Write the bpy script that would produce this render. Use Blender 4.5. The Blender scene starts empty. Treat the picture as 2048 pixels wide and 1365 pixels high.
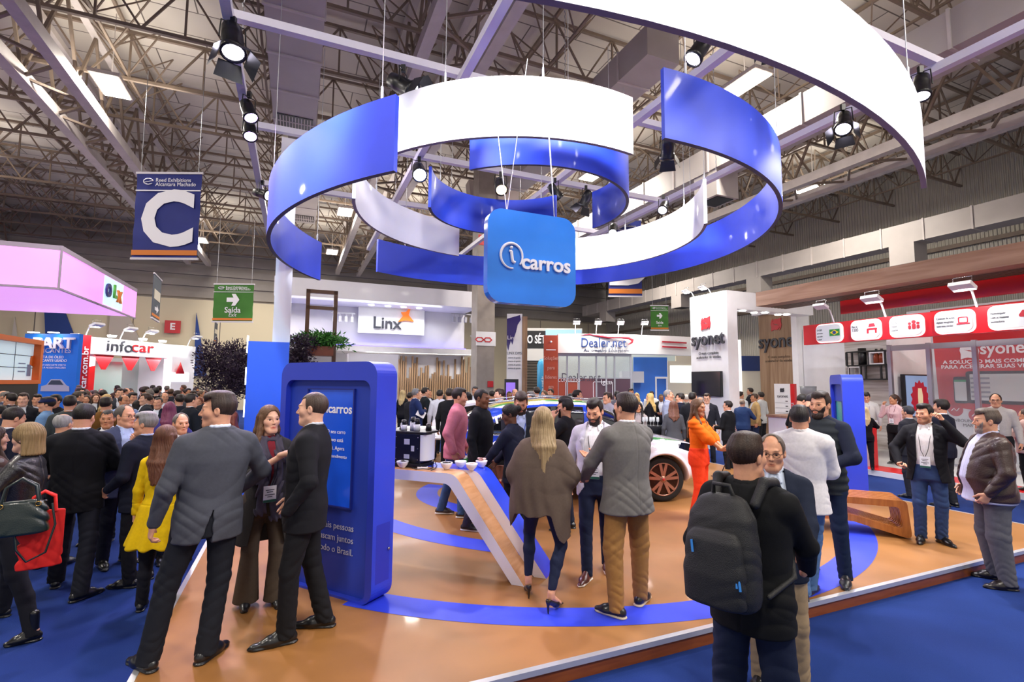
import bpy, math, random
import numpy as np
from mathutils import Vector, Matrix
from concurrent.futures import ThreadPoolExecutor
random.seed(7)
SC = bpy.context.scene
COL = SC.collection
pi = math.pi
rad = math.radians
# ---------------------------------------------------------------- camera
FPX, TILT, ROLL, HC = 1000.0, rad(4.75), rad(0.4), 2.05
PF = 0.13                      # height of the stand's floor
AZ = rad(23.3)                 # heading of the hall's aisles
cT, sT, cR, sR = math.cos(TILT), math.sin(TILT), math.cos(ROLL), math.sin(ROLL)
CAM = np.array([0, 0, HC])
AV = np.array([-math.sin(AZ), math.cos(AZ), 0.0])
BV = np.array([math.cos(AZ), math.sin(AZ), 0.0])
def ray(px, py):
    x = (px-1024)/FPX; y = (682.5-py)/FPX
    X = cR*x-sR*y; Y = sR*x+cR*y
    return np.array([X, cT-sT*Y, sT+cT*Y])
def onz(px, py, z=PF):
    d = ray(px, py); return CAM+d*((z-HC)/d[2])
def ony(px, py, y):
    d = ray(px, py); return CAM+d*(y/d[1])
def onv(px, py, v):
    d = ray(px, py); return CAM+d*(v/(d@AV))
def onu(px, py, u):
    d = ray(px, py); return CAM+d*(u/(d@BV))
def H(u, v, z=0.0): return u*BV+v*AV+np.array([0, 0, z])
def uv(p): return float(p@BV), float(p@AV)
def azv(deg):
    a = rad(deg); return np.array([math.sin(a), math.cos(a), 0.0])
cam_d = bpy.data.cameras.new('camera'); cam = bpy.data.objects.new('camera', cam_d); COL.objects.link(cam)
cam_d.sensor_width = 36.0; cam_d.lens = 36.0*FPX/2048; cam_d.clip_end = 300; cam_d.clip_start = 0.05
fw = Vector((0, cT, sT)); up0 = Vector((0, -sT, cT)); rt0 = Vector((1, 0, 0))
rt = cR*rt0+sR*up0; up = -sR*rt0+cR*up0
mw = Matrix((rt, up, -fw)).transposed().to_4x4(); mw.translation = Vector(CAM)
cam.matrix_world = mw
SC.camera = cam
# ---------------------------------------------------------------- materials
def lin(c):
    if isinstance(c, str):
        c = c.lstrip('#'); c = [int(c[i:i+2], 16)/255 for i in (0, 2, 4)]
    return tuple(((x/12.92) if x <= .04045 else ((x+.055)/1.055)**2.4) for x in c)+(1.0,)
_mats = {}
def mat(name, col='#808080', rough=.55, metal=0.0, spec=.5, coat=0.0, noise=None, bump=None, emit=None, es=1.0, attr=None, alpha=1.0, trans=0.0, sheen=0.0, wood=None):
    if name in _mats: return _mats[name]
    m = bpy.data.materials.new(name); m.use_nodes = True
    nt = m.node_tree; N = nt.nodes; L = nt.links
    b = N['Principled BSDF']
    c = lin(col)
    b.inputs['Base Color'].default_value = c
    b.inputs['Roughness'].default_value = rough
    b.inputs['Metallic'].default_value = metal
    b.inputs['Specular IOR Level'].default_value = spec
    b.inputs['Coat Weight'].default_value = coat
    b.inputs['Coat Roughness'].default_value = .06
    b.inputs['Sheen Weight'].default_value = sheen
    b.inputs['Alpha'].default_value = alpha
    b.inputs['Transmission Weight'].default_value = trans
    if emit:
        b.inputs['Emission Color'].default_value = lin(emit); b.inputs['Emission Strength'].default_value = es
    src = None
    tc = None
    def coord():
        nonlocal tc
        if tc is None: tc = N.new('ShaderNodeTexCoord')
        return tc.outputs['Object']
    if attr:
        a = N.new('ShaderNodeAttribute'); a.attribute_name = attr
        mx = N.new('ShaderNodeMix'); mx.data_type = 'RGBA'; mx.blend_type = 'MULTIPLY'; mx.inputs[0].default_value = 1
        mx.inputs[6].default_value = c; L.new(a.outputs['Color'], mx.inputs[7]); src = mx.outputs[2]
    if wood:                                   # (colour 2, scale, axis stretch)
        mp = N.new('ShaderNodeMapping'); mp.inputs['Scale'].default_value = wood[2]; L.new(coord(), mp.inputs['Vector'])
        nz = N.new('ShaderNodeTexNoise'); nz.inputs['Scale'].default_value = wood[1]; nz.inputs['Detail'].default_value = 6; nz.inputs['Distortion'].default_value = .6
        L.new(mp.outputs[0], nz.inputs['Vector'])
        cr = N.new('ShaderNodeValToRGB'); cr.color_ramp.elements[0].color = c; cr.color_ramp.elements[1].color = lin(wood[0])
        cr.color_ramp.elements[0].position = .35; cr.color_ramp.elements[1].position = .65
        L.new(nz.outputs['Fac'], cr.inputs[0]); src = cr.outputs[0]
    if noise:                                  # (scale, amount)
        nz = N.new('ShaderNodeTexNoise'); nz.inputs['Scale'].default_value = noise[0]; nz.inputs['Detail'].default_value = 5
        L.new(coord(), nz.inputs['Vector'])
        mr = N.new('ShaderNodeMapRange'); mr.inputs[1].default_value = .3; mr.inputs[2].default_value = .7
        mr.inputs[3].default_value = 1-noise[1]; mr.inputs[4].default_value = 1+noise[1]
        L.new(nz.outputs['Fac'], mr.inputs[0])
        mx = N.new('ShaderNodeMix'); mx.data_type = 'RGBA'; mx.blend_type = 'MULTIPLY'; mx.inputs[0].default_value = 1
        if src is None: mx.inputs[6].default_value = c
        else: L.new(src, mx.inputs[6])
        L.new(mr.outputs[0], mx.inputs[7]); src = mx.outputs[2]
    if src is not None: L.new(src, b.inputs['Base Color'])
    if bump:                                   # (scale, strength)
        nz = N.new('ShaderNodeTexNoise'); nz.inputs['Scale'].default_value = bump[0]; nz.inputs['Detail'].default_value = 4
        L.new(coord(), nz.inputs['Vector'])
        bp = N.new('ShaderNodeBump'); bp.inputs['Strength'].default_value = bump[1]; bp.inputs['Distance'].default_value = .01
        L.new(nz.outputs['Fac'], bp.inputs['Height']); L.new(bp.outputs[0], b.inputs['Normal'])
    _mats[name] = m
    return m
def cloth(col, rough=.85, n=.06, b=(380, .14), sheen=.0):
    return mat('cloth_'+col.lstrip('#')+('%.2f' % rough), col, rough, noise=(48, n), bump=b, spec=.2, sheen=sheen)
def glow(name, col='#FFFFFF', s=1): return mat(name, col, .6, emit=col, es=s)
# ---------------------------------------------------------------- objects
def tag(o, label=None, cat=None, group=None, kind=None):
    if label: o['label'] = label
    if cat: o['category'] = cat
    if group: o['group'] = group
    if kind: o['kind'] = kind
    return o
def thing(name, label, cat, loc=(0, 0, 0), rz=0.0, group=None):
    o = bpy.data.objects.new(name, None); COL.objects.link(o)
    o.empty_display_size = .1
    o.location = tuple(float(x) for x in loc); o.rotation_euler = (0, 0, rz)
    return tag(o, label, cat, group)
def arrmesh(name, V, F, mats, midx=None, smooth=True, col=None):
    """mesh from numpy vertices (n,3) and quads (m,4)"""
    me = bpy.data.meshes.new(name)
    V = np.ascontiguousarray(V, np.float32); F = np.ascontiguousarray(F, np.int32)
    me.vertices.add(len(V)); me.vertices.foreach_set('co', V.ravel())
    me.loops.add(F.size); me.loops.foreach_set('vertex_index', F.ravel())
    me.polygons.add(len(F)); me.polygons.foreach_set('loop_start', np.arange(0, F.size, F.shape[1], dtype=np.int32))
    if midx is not None: me.polygons.foreach_set('material_index', np.ascontiguousarray(midx, np.int32))
    me.polygons.foreach_set('use_smooth', np.full(len(F), smooth))
    for m in mats: me.materials.append(m)
    if col is not None:
        a = me.attributes.new('Col', 'FLOAT_COLOR', 'POINT'); a.data.foreach_set('color', np.ascontiguousarray(col, np.float32).ravel())
    me.update(calc_edges=True); me.validate()
    return me
def link(name, me, parent=None, loc=None, rz=None):
    o = bpy.data.objects.new(name, me); COL.objects.link(o)
    if parent is not None: o.parent = parent
    if loc is not None: o.location = tuple(float(x) for x in loc)
    if rz is not None: o.rotation_euler = (0, 0, rz)
    return o
def rotz(a):
    c, s = math.cos(a), math.sin(a); return np.array([[c, -s, 0], [s, c, 0], [0, 0, 1.0]])
def rotx(a):
    c, s = math.cos(a), math.sin(a); return np.array([[1.0, 0, 0], [0, c, -s], [0, s, c]])
def roty(a):
    c, s = math.cos(a), math.sin(a); return np.array([[c, 0, s], [0, 1.0, 0], [-s, 0, c]])
class MB:
    """collects shapes into ONE mesh"""
    def __init__(s): s.v = []; s.f = []; s.mi = []; s.sm = []; s.m = 0
    def add(s, v, f, smooth=False):
        o = len(s.v); s.v += [tuple(float(c) for c in p) for p in v]
        s.f += [tuple(i+o for i in q) for q in f]; s.mi += [s.m]*len(f); s.sm += [smooth]*len(f); return s
    def box(s, c, size, R=None):
        x, y, z = [k/2 for k in size]
        P = np.array([(-x, -y, -z), (x, -y, -z), (x, y, -z), (-x, y, -z), (-x, -y, z), (x, -y, z), (x, y, z), (-x, y, z)])
        if R is not None: P = P@np.asarray(R).T
        return s.add(P+np.array(c), [(3, 2, 1, 0), (4, 5, 6, 7), (0, 1, 5, 4), (1, 2, 6, 5), (2, 3, 7, 6), (3, 0, 4, 7)])
    def b2(s, lo, hi):
        lo = np.array(lo, float); hi = np.array(hi, float); return s.box((lo+hi)/2, hi-lo)
    def bar(s, a, b, w, h=None, upv=(0, 0, 1)):
        a = np.array(a, float); b = np.array(b, float); d = b-a; L = np.linalg.norm(d); d /= L
        u = np.array(upv, float)
        if abs(d@u) > .98: u = np.array([0, 1.0, 0])
        x = np.cross(d, u); x /= np.linalg.norm(x); z = np.cross(x, d)
        return s.box((a+b)/2, (w, L, h or w), np.stack([x, d, z], 1))
    def tube(s, pts, r, n=8, caps=True):
        pts = [np.array(p, float) for p in pts]; k = len(pts)
        rs = r if hasattr(r, '__len__') else [r]*k
        V = []; prev = None
        for i, p in enumerate(pts):
            d = pts[min(i+1, k-1)]-pts[max(i-1, 0)]; d = d/(np.linalg.norm(d)+1e-9)
            if prev is None:
                u = np.array([0, 0, 1.0]) if abs(d[2]) < .9 else np.array([1.0, 0, 0])
                x = np.cross(d, u)
            else: x = prev-d*(prev@d)
            x /= np.linalg.norm(x); prev = x; y = np.cross(d, x)
            for j in range(n):
                a = 2*pi*j/n; V.append(p+rs[i]*(math.cos(a)*x+math.sin(a)*y))
        F = [(i*n+j, i*n+(j+1) % n, (i+1)*n+(j+1) % n, (i+1)*n+j) for i in range(k-1) for j in range(n)]
        s.add(V, F, True)
        if caps: s.add(V[:n], [tuple(range(n))[::-1]]); s.add(V[-n:], [tuple(range(n))])
        return s
    def lathe(s, prof, c=(0, 0, 0), n=20, R=None):
        V = []; k = len(prof)
        for r, z in prof:
            for j in range(n):
                a = 2*pi*j/n; V.append((r*math.cos(a), r*math.sin(a), z))
        V = np.array(V)
        if R is not None: V = V@np.asarray(R).T
        F = [(i*n+j, i*n+(j+1) % n, (i+1)*n+(j+1) % n, (i+1)*n+j) for i in range(k-1) for j in range(n)]
        s.add(V+np.array(c), F, True)
        for idx, rev in ((0, True), (k-1, False)):
            if prof[idx][0] > 1e-4:
                q = list(range(n)); s.add(V[idx*n:idx*n+n]+np.array(c), [tuple(q[::-1] if rev else q)])
        return s
    def prism(s, poly, d0, d1, fr=None, smooth=False):
        """polygon in (x,z) of a frame, extruded along y from d0 to d1; fr = (origin, X, Y, Z)"""
        o, X, Y, Z = fr if fr else (np.zeros(3), np.array([1.0, 0, 0]), np.array([0, 1.0, 0]), np.array([0, 0, 1.0]))
        n = len(poly)
        a = [o+p[0]*X+d0*Y+p[1]*Z for p in poly]; b = [o+p[0]*X+d1*Y+p[1]*Z for p in poly]
        s.add(a, [tuple(range(n))]); s.add(b, [tuple(range(n))[::-1]])
        s.add(a+b, [(i, n+i, n+(i+1) % n, (i+1) % n) for i in range(n)], smooth)
        return s
    def ring(s, outer, inner, d0, d1):
        """frame between two same-length polygons in (x,z), extruded along y"""
        n = len(outer)
        V = [(p[0], d0, p[1]) for p in outer]+[(p[0], d0, p[1]) for p in inner]+[(p[0], d1, p[1]) for p in outer]+[(p[0], d1, p[1]) for p in inner]
        F = []
        for i in range(n):
            j = (i+1) % n
            F += [(i, j, n+j, n+i), (2*n+j, 2*n+i, 3*n+i, 3*n+j), (j, i, 2*n+i, 2*n+j), (n+i, n+j, 3*n+j, 3*n+i)]
        return s.add(V, F)
    def build(s, name, mats, parent=None, loc=None, rz=None, bevel=0):
        if not isinstance(mats, (list, tuple)): mats = [mats]
        me = bpy.data.meshes.new(name); me.from_pydata(s.v, [], s.f)
        for m in mats: me.materials.append(m)
        me.polygons.foreach_set('material_index', s.mi); me.polygons.foreach_set('use_smooth', s.sm); me.update()
        o = link(name, me, parent, loc, rz)
        if bevel:
            b = o.modifiers.new('b', 'BEVEL'); b.width = bevel; b.segments = 2; b.limit_method = 'ANGLE'
        return o
def rrect(w, h, r, n=6, x0=0, z0=0):
    """rounded rectangle polygon centred on x0, from z0 to z0+h"""
    P = []
    for cx, cz, a0 in ((w/2-r, h-r, 0), (-w/2+r, h-r, 90), (-w/2+r, r, 180), (w/2-r, r, 270)):
        for i in range(n+1):
            a = rad(a0+90*i/n); P.append((x0+cx+r*math.cos(a), z0+cz+r*math.sin(a)))
    return P
def text(body, size, m, parent=None, loc=(0, 0, 0), rot=(pi/2, 0, 0), ext=.002, bold=0.0, sx=1.0, align='CENTER', shear=0.0, name='lettering', space=1.0):
    """raised lettering; default faces -Y of its parent"""
    c = bpy.data.curves.new(name, 'FONT'); c.body = body; c.size = size; c.extrude = ext; c.offset = bold*size
    c.align_x = align; c.align_y = 'CENTER'; c.shear = shear; c.resolution_u = 3; c.space_character = space
    c.materials.append(m)
    o = bpy.data.objects.new(name, c); COL.objects.link(o)
    me = bpy.data.meshes.new_from_object(o); bpy.data.objects.remove(o); bpy.data.curves.remove(c)
    o = bpy.data.objects.new(name, me); COL.objects.link(o); o.parent = parent
    o.location = tuple(float(x) for x in loc); o.rotation_euler = rot; o.scale = (sx, 1, 1)
    return o
def copy_tree(o, parent=None):
    c = o.copy(); COL.objects.link(c)
    if parent is not None: c.parent = parent
    for ch in o.children: copy_tree(ch, c)
    return c
# ---------------------------------------------------------------- implicit surfaces
f32 = np.float32
def _n(v): v = np.asarray(v, float); return v/(np.linalg.norm(v)+1e-12)
class Sdf:
    def __init__(s): s.ops = []; s.lo = np.full(3, 1e9); s.hi = np.full(3, -1e9)
    def _bb(s, *pts, r=0.0):
        for p in pts:
            s.lo = np.minimum(s.lo, np.asarray(p, float)-r); s.hi = np.maximum(s.hi, np.asarray(p, float)+r)
    def _op(s, fn, k, mode): s.ops.append((fn, k, mode)); return s
    def cap(s, a, b, ra, rb=None, k=.02, n=None, sc=1.0, mode='u'):
        rb = ra if rb is None else rb
        a = np.asarray(a, f32); b = np.asarray(b, f32); d = b-a; dd = float(d@d)+1e-12
        if mode == 'u': s._bb(a, b, r=max(ra, rb))
        nv = None if n is None else _n(n).astype(f32)
        def fn(P):
            q = P-a
            t = np.clip(q@d/dd, 0, 1)
            e = q-t[:, None]*d
            if nv is not None: e = e+(e@nv)[:, None]*((sc-1)*nv)
            return (np.sqrt((e*e).sum(1))-(ra+(rb-ra)*t))/max(sc, 1)
        return s._op(fn, k, mode)
    def chain(s, pts, rs, k=.02, n=None, sc=1.0):
        for i in range(len(pts)-1): s.cap(pts[i], pts[i+1], rs[i], rs[i+1], k, n, sc)
        return s
    def ell(s, c, r, R=None, k=.02, mode='u'):
        c = np.asarray(c, f32); r = np.asarray(r, f32); m = float(r.min())
        if mode == 'u': s._bb(c, r=float(r.max()))
        Rm = None if R is None else np.asarray(R, f32)
        def fn(P):
            q = P-c
            if Rm is not None: q = q@Rm
            a = np.sqrt(((q/r)**2).sum(1)); b = np.sqrt(((q/(r*r))**2).sum(1))+1e-9
            return a*(a-1)/b
        return s._op(fn, k, mode)
    def box(s, c, half, rd=.01, R=None, k=.02, mode='u'):
        c = np.asarray(c, f32); hf = np.asarray(half, f32)-rd
        if mode == 'u': s._bb(c, r=float(np.linalg.norm(half)))
        Rm = None if R is None else np.asarray(R, f32)
        def fn(P):
            q = P-c
            if Rm is not None: q = q@Rm
            q = np.abs(q)-hf
            return np.sqrt((np.maximum(q, 0)**2).sum(1))+np.minimum(q.max(1), 0)-rd
        return s._op(fn, k, mode)
    def loft(s, st, k=.03, p=2.0, off=0.0, rnd=.015, mode='u'):
        """stations (z, half width, half depth, cx, cy, yaw); z rising"""
        A = np.asarray(st, float); z = A[:, 0]
        W = A[:, 1]+off; D = A[:, 2]+off; CX, CY, YW = A[:, 3], A[:, 4], A[:, 5]
        zz = np.linspace(z[0], z[-1], 80)
        def sm(y):                              # smooth through the stations
            v = np.interp(zz, z, y); ker = np.array([1, 2, 3, 2, 1.])/9
            return np.convolve(np.pad(v, 2, mode='edge'), ker, 'valid')
        W, D, CX, CY, YW = map(sm, (W, D, CX, CY, YW))
        m = max(W.max(), D.max())
        for i in (0, -1, 40): s._bb((CX[i], CY[i], zz[i]), r=0)
        s._bb((CX.min()-m, CY.min()-m, z[0]), (CX.max()+m, CY.max()+m, z[-1]))
        def fn(P):
            pz = P[:, 2]
            w = np.interp(pz, zz, W); d = np.interp(pz, zz, D); a = np.interp(pz, zz, YW)
            x = P[:, 0]-np.interp(pz, zz, CX); y = P[:, 1]-np.interp(pz, zz, CY)
            c, sn = np.cos(a), np.sin(a)
            x, y = c*x+sn*y, -sn*x+c*y
            rr = ((np.abs(x)/w)**p+(np.abs(y)/d)**p)**(1/p)
            dd = (rr-1)*np.minimum(w, d)
            e = np.maximum(z[0]-pz, pz-z[-1])
            q0 = np.maximum(dd+rnd, 0); q1 = np.maximum(e+rnd, 0)
            return (np.sqrt(q0*q0+q1*q1)+np.minimum(np.maximum(dd, e)+rnd, 0)-rnd).astype(f32)
        return s._op(fn, k, mode)
    def cut(s, fn): return s._op(fn, 0, 'cut')
    def disp(s, fn): return s._op(fn, 0, 'add')
    def clip(s, lo=None, hi=None):
        if lo is not None: s.lo = np.maximum(s.lo, lo)
        if hi is not None: s.hi = np.minimum(s.hi, hi)
        return s
    def ev(s, P):
        P = P.astype(f32); d = np.full(len(P), 9.0, f32)
        for fn, k, mode in s.ops:
            e = fn(P)
            if mode == 'add': d = d+e
            elif mode == 'cut': d = np.maximum(d, e)
            elif mode == 'u':
                if k > 0:
                    h = np.maximum(k-np.abs(d-e), 0)/k; d = np.minimum(d, e)-h*h*k*.25
                else: d = np.minimum(d, e)
            else:
                e = -e
                if k > 0:
                    h = np.maximum(k-np.abs(d-e), 0)/k; d = np.maximum(d, e)+h*h*k*.25
                else: d = np.maximum(d, e)
        return d.astype(f32)
    def mesh(s, h, slack=.04, proj=1):
        lo = s.lo-2.5*h; hi = s.hi+2.5*h; c = 6
        nb = np.ceil((hi-lo)/(h*c)).astype(int); n = nb*c
        g = [lo[i]+(np.arange(nb[i])*c+c/2-.5)*h for i in range(3)]
        G = np.stack(np.meshgrid(*g, indexing='ij'), -1).reshape(-1, 3)
        dc = s.ev(G)
        act = np.abs(dc) < h*c*.9+slack
        D = np.repeat(np.repeat(np.repeat(dc.reshape(nb), c, 0), c, 1), c, 2)
        ids = np.stack(np.nonzero(act.reshape(nb)), 1)
        o = np.stack(np.meshgrid(*[np.arange(c)]*3, indexing='ij'), -1).reshape(-1, 3)
        for i in range(0, len(ids), 1200):
            I = (ids[i:i+1200, None, :]*c+o[None]).reshape(-1, 3)
            D[I[:, 0], I[:, 1], I[:, 2]] = s.ev(lo+I*h)
        S = D < 0
        T = S.astype(np.int8)
        q = T[:-1]+T[1:]; q = q[:, :-1]+q[:, 1:]; q = q[:, :, :-1]+q[:, :, 1:]
        ci = np.stack(np.nonzero((q > 0) & (q < 8)), 1)
        idx = np.full(q.shape, -1, np.int32); idx[ci[:, 0], ci[:, 1], ci[:, 2]] = np.arange(len(ci))
        offs = np.array([(x, y, z) for x in (0, 1) for y in (0, 1) for z in (0, 1)])
        cv = np.stack([D[ci[:, 0]+a, ci[:, 1]+b, ci[:, 2]+e] for a, b, e in offs], 1)
        acc = np.zeros((len(ci), 3)); cnt = np.zeros(len(ci))
        for a in range(8):
            for b in range(a+1, 8):
                if np.abs(offs[a]-offs[b]).sum() != 1: continue
                da, db = cv[:, a], cv[:, b]; m = (da < 0) != (db < 0)
                t = np.where(m, da/np.where(m, da-db, 1), 0)
                acc += m[:, None]*(offs[a]+t[:, None]*(offs[b]-offs[a])); cnt += m
        V = lo+(ci+acc/np.maximum(cnt, 1)[:, None])*h
        Fs = []
        for ax in range(3):
            A = [slice(None)]*3; Bq = [slice(None)]*3
            A[ax] = slice(0, -1); Bq[ax] = slice(1, None)
            E = S[tuple(A)] != S[tuple(Bq)]
            e = np.stack(np.nonzero(E), 1)
            u, w = [(1, 2), (2, 0), (0, 1)][ax]
            e = e[(e[:, u] > 0) & (e[:, w] > 0) & (e[:, u] < n[u]-1) & (e[:, w] < n[w]-1)]
            du = np.eye(3, dtype=int)[u]; dw = np.eye(3, dtype=int)[w]
            qd = np.stack([idx[tuple((e-a).T)] for a in (du+dw, dw, 0*du, du)], 1)
            fl = S[e[:, 0], e[:, 1], e[:, 2]]
            qd = np.where(fl[:, None], qd, qd[:, ::-1])
            Fs.append(qd)
        F = np.concatenate(Fs)
        F = F[(F >= 0).all(1)]
        for _ in range(proj):
            ep = h*.35
            d0 = s.ev(V)
            gr = np.stack([(s.ev(V+np.eye(3)[i]*ep)-d0)/ep for i in range(3)], 1)
            g2 = (gr*gr).sum(1)+1e-3
            st = (d0/g2)[:, None]*gr
            ln = np.linalg.norm(st, axis=1, keepdims=True)
            V = V-st*np.minimum(1, .6*h/(ln+1e-9))*.8
        return V, F
def wrinkle(amp, f=1.0, ph=0.0, zr=None):
    def ridge(t): return 1-np.abs(np.sin(t))*2
    def fn(P):
        x, y, z = P[:, 0]*f, P[:, 1]*f, P[:, 2]*f
        m = np.clip(1.5*np.sin(7*x-6*y+4*z+ph)*np.sin(5*z+4*y+ph*2)+.05, 0, 1)
        m2 = np.clip(1.5*np.sin(8*x+5*y-5*z+ph+2)*np.sin(6*z-5*x+ph)+.05, 0, 1)
        w = ridge(30*z+19*x+6*y+2.2*np.sin(11*x+7*z+ph)+ph)*m+ridge(26*z-21*x+8*y+2.1*np.sin(9*y+8*z+ph)+ph*3)*m2
        return (w*amp*.8).astype(f32)
    return fn
# ---------------------------------------------------------------- the hall
white = mat('white_paint', '#F2F1F4', .45, noise=(3, .03))
offwhite = mat('warm_white_panel', '#E6E2DC', .6, noise=(2, .04))
steel = mat('beige_steel', '#857465', .6, noise=(4, .12))
steel2 = mat('pale_steel', '#C9C0BC', .55, noise=(3, .08))
duct_m = mat('painted_duct', '#B9B1AC', .5, noise=(1.2, .07))
black = mat('black_plastic', '#141416', .35)
dark = mat('dark_grey_metal', '#2A2B2E', .45, metal=.3)
chrome = mat('brushed_metal', '#C8C9CC', .25, metal=1.0)
blue_p = mat('blue_panel', '#2A4BE0', .5, coat=.06, noise=(2.2, .06))
white_p = mat('white_panel', '#F4F2FA', .5, coat=.04, noise=(2.2, .02))
red_p = mat('red_panel', '#D0141C', .35, coat=.2)
RZ = AZ
def struct(o): o['kind'] = 'structure'; return o
def carpet_mat():
    m = bpy.data.materials.new('blue_carpet'); m.use_nodes = True; nt = m.node_tree; N = nt.nodes; L = nt.links; b = N['Principled BSDF']
    tc = N.new('ShaderNodeTexCoord')
    n1 = N.new('ShaderNodeTexNoise'); n1.inputs['Scale'].default_value = .9; n1.inputs['Detail'].default_value = 6
    n2 = N.new('ShaderNodeTexNoise'); n2.inputs['Scale'].default_value = 260; n2.inputs['Detail'].default_value = 2
    for n in (n1, n2): L.new(tc.outputs['Object'], n.inputs['Vector'])
    cr = N.new('ShaderNodeValToRGB'); cr.color_ramp.elements[0].color = lin('#16285C'); cr.color_ramp.elements[1].color = lin('#203A7C')
    cr.color_ramp.elements[0].position = .3; cr.color_ramp.elements[1].position = .75
    mx = N.new('ShaderNodeMath'); mx.operation = 'MULTIPLY_ADD'; mx.inputs[1].default_value = .55; L.new(n2.outputs['Fac'], mx.inputs[0])
    ml = N.new('ShaderNodeMath'); ml.operation = 'MULTIPLY'; ml.inputs[1].default_value = .5; L.new(n1.outputs['Fac'], ml.inputs[0]); L.new(ml.outputs[0], mx.inputs[2])
    L.new(mx.outputs[0], cr.inputs[0]); L.new(cr.outputs[0], b.inputs['Base Color']); b.inputs['Roughness'].default_value = .95
    b.inputs['Specular IOR Level'].default_value = .15
    bp = N.new('ShaderNodeBump'); bp.inputs['Strength'].default_value = .5; bp.inputs['Distance'].default_value = .004
    L.new(n2.outputs['Fac'], bp.inputs['Height']); L.new(bp.outputs[0], b.inputs['Normal'])
    return m
m = MB(); m.b2((-40, -14, -.1), (34, 48, 0))
struct(m.build('floor', carpet_mat(), loc=(0, 0, 0), rz=RZ))
def panel_mat(name, c1, c2, sx, sy, line=.015, rough=.6):
    m = bpy.data.materials.new(name); m.use_nodes = True; nt = m.node_tree; N = nt.nodes; L = nt.links; b = N['Principled BSDF']
    tc = N.new('ShaderNodeTexCoord'); br = N.new('ShaderNodeTexBrick'); br.offset = .5
    L.new(tc.outputs['Object'], br.inputs['Vector']); br.inputs['Scale'].default_value = 1
    br.inputs['Brick Width'].default_value = sx; br.inputs['Row Height'].default_value = sy; br.inputs['Mortar Size'].default_value = line
    br.inputs['Color1'].default_value = lin(c1); br.inputs['Color2'].default_value = lin(c2); br.inputs['Mortar'].default_value = lin('#6E655E')
    L.new(br.outputs['Color'], b.inputs['Base Color']); b.inputs['Roughness'].default_value = rough
    return m
ZR = 12.6
m = MB(); m.b2((-40, -14, ZR), (30, 46, ZR+.2))
struct(m.build('ceiling', panel_mat('roof_panels', '#E2DACE', '#D2CABF', 3.0, 1.15, .02), rz=RZ))
def wavewall(name, c, sc):
    m = bpy.data.materials.new(name); m.use_nodes = True; nt = m.node_tree; N = nt.nodes; L = nt.links; b = N['Principled BSDF']
    tc = N.new('ShaderNodeTexCoord'); w = N.new('ShaderNodeTexWave'); w.inputs['Scale'].default_value = sc; w.bands_direction = 'Y'
    L.new(tc.outputs['Object'], w.inputs['Vector']); bp = N.new('ShaderNodeBump'); bp.inputs['Strength'].default_value = 1; bp.inputs['Distance'].default_value = .08
    L.new(w.outputs['Fac'], bp.inputs['Height']); L.new(bp.outputs[0], b.inputs['Normal'])
    b.inputs['Base Color'].default_value = lin(c); b.inputs['Roughness'].default_value = .5
    return m
m = MB(); m.b2((-40, 40, 0), (30, 40.3, 7.6))
struct(m.build('wall_back', panel_mat('cream_wall', '#E5D9BC', '#DCCFB0', 5, 3.4, .03), rz=RZ))
m = MB(); m.b2((-40, 40.5, 7.6), (30, 40.8, ZR))
for k in range(6): m.b2((-40, 40.3, 7.8+k*.8), (30, 40.5, 8.25+k*.8))
struct(m.build('wall_back_upper', mat('grey_louvre', '#A39C95', .6, noise=(.8, .08)), rz=RZ))
m = MB(); m.b2((27, -14, 0), (27.3, 40, ZR))
struct(m.build('wall_right', wavewall('corrugated_sheet', '#D6D0C2', 2.2), rz=RZ))
for k, z in enumerate((6.6, 8.2, 9.6)):
    m = MB(); m.b2((26.85, -14, z), (26.99, 40, z+.18)); struct(m.build('trim_%d' % (k+1), steel, rz=RZ))
# roof trusses: each lattice girder is a thing
GT = 'beige lattice trusses under the roof'
def lattice(L, z0, z1, seg, w=.09, dw=.05, rods=True):
    m = MB(); n = int(round(L/seg))
    m.b2((0, -w/2, z0), (L, w/2, z0+w)); m.b2((0, -w/2, z1-w), (L, w/2, z1))
    for i in range(n):
        x0, x1 = i*seg, (i+1)*seg; xm = (x0+x1)/2
        m.bar((x0, 0, z1-w/2), (xm, 0, z0+w/2), dw); m.bar((xm, 0, z0+w/2), (x1, 0, z1-w/2), dw)
        m.bar((x0, 0, z0), (x0, 0, z1), dw)
    return m
proto = None
LB = 'beige steel lattice truss spanning crosswise under the white roof panels'
for iv in range(15):
    for iu in range(-5, 4):
        u0, v0 = iu*7.6-3.0, 1.0+iv*2.75
        if v0 > 39.5: continue
        p = H(u0, v0)
        if proto is None:
            proto = lattice(7.6, 10.9, 12.45, 1.9).build('roof_truss', steel); o = proto
        else: o = proto.copy(); COL.objects.link(o)
        o.location = tuple(p); o.rotation_euler = (0, 0, RZ); tag(o, LB, 'roof truss', GT)
proto = None
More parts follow.
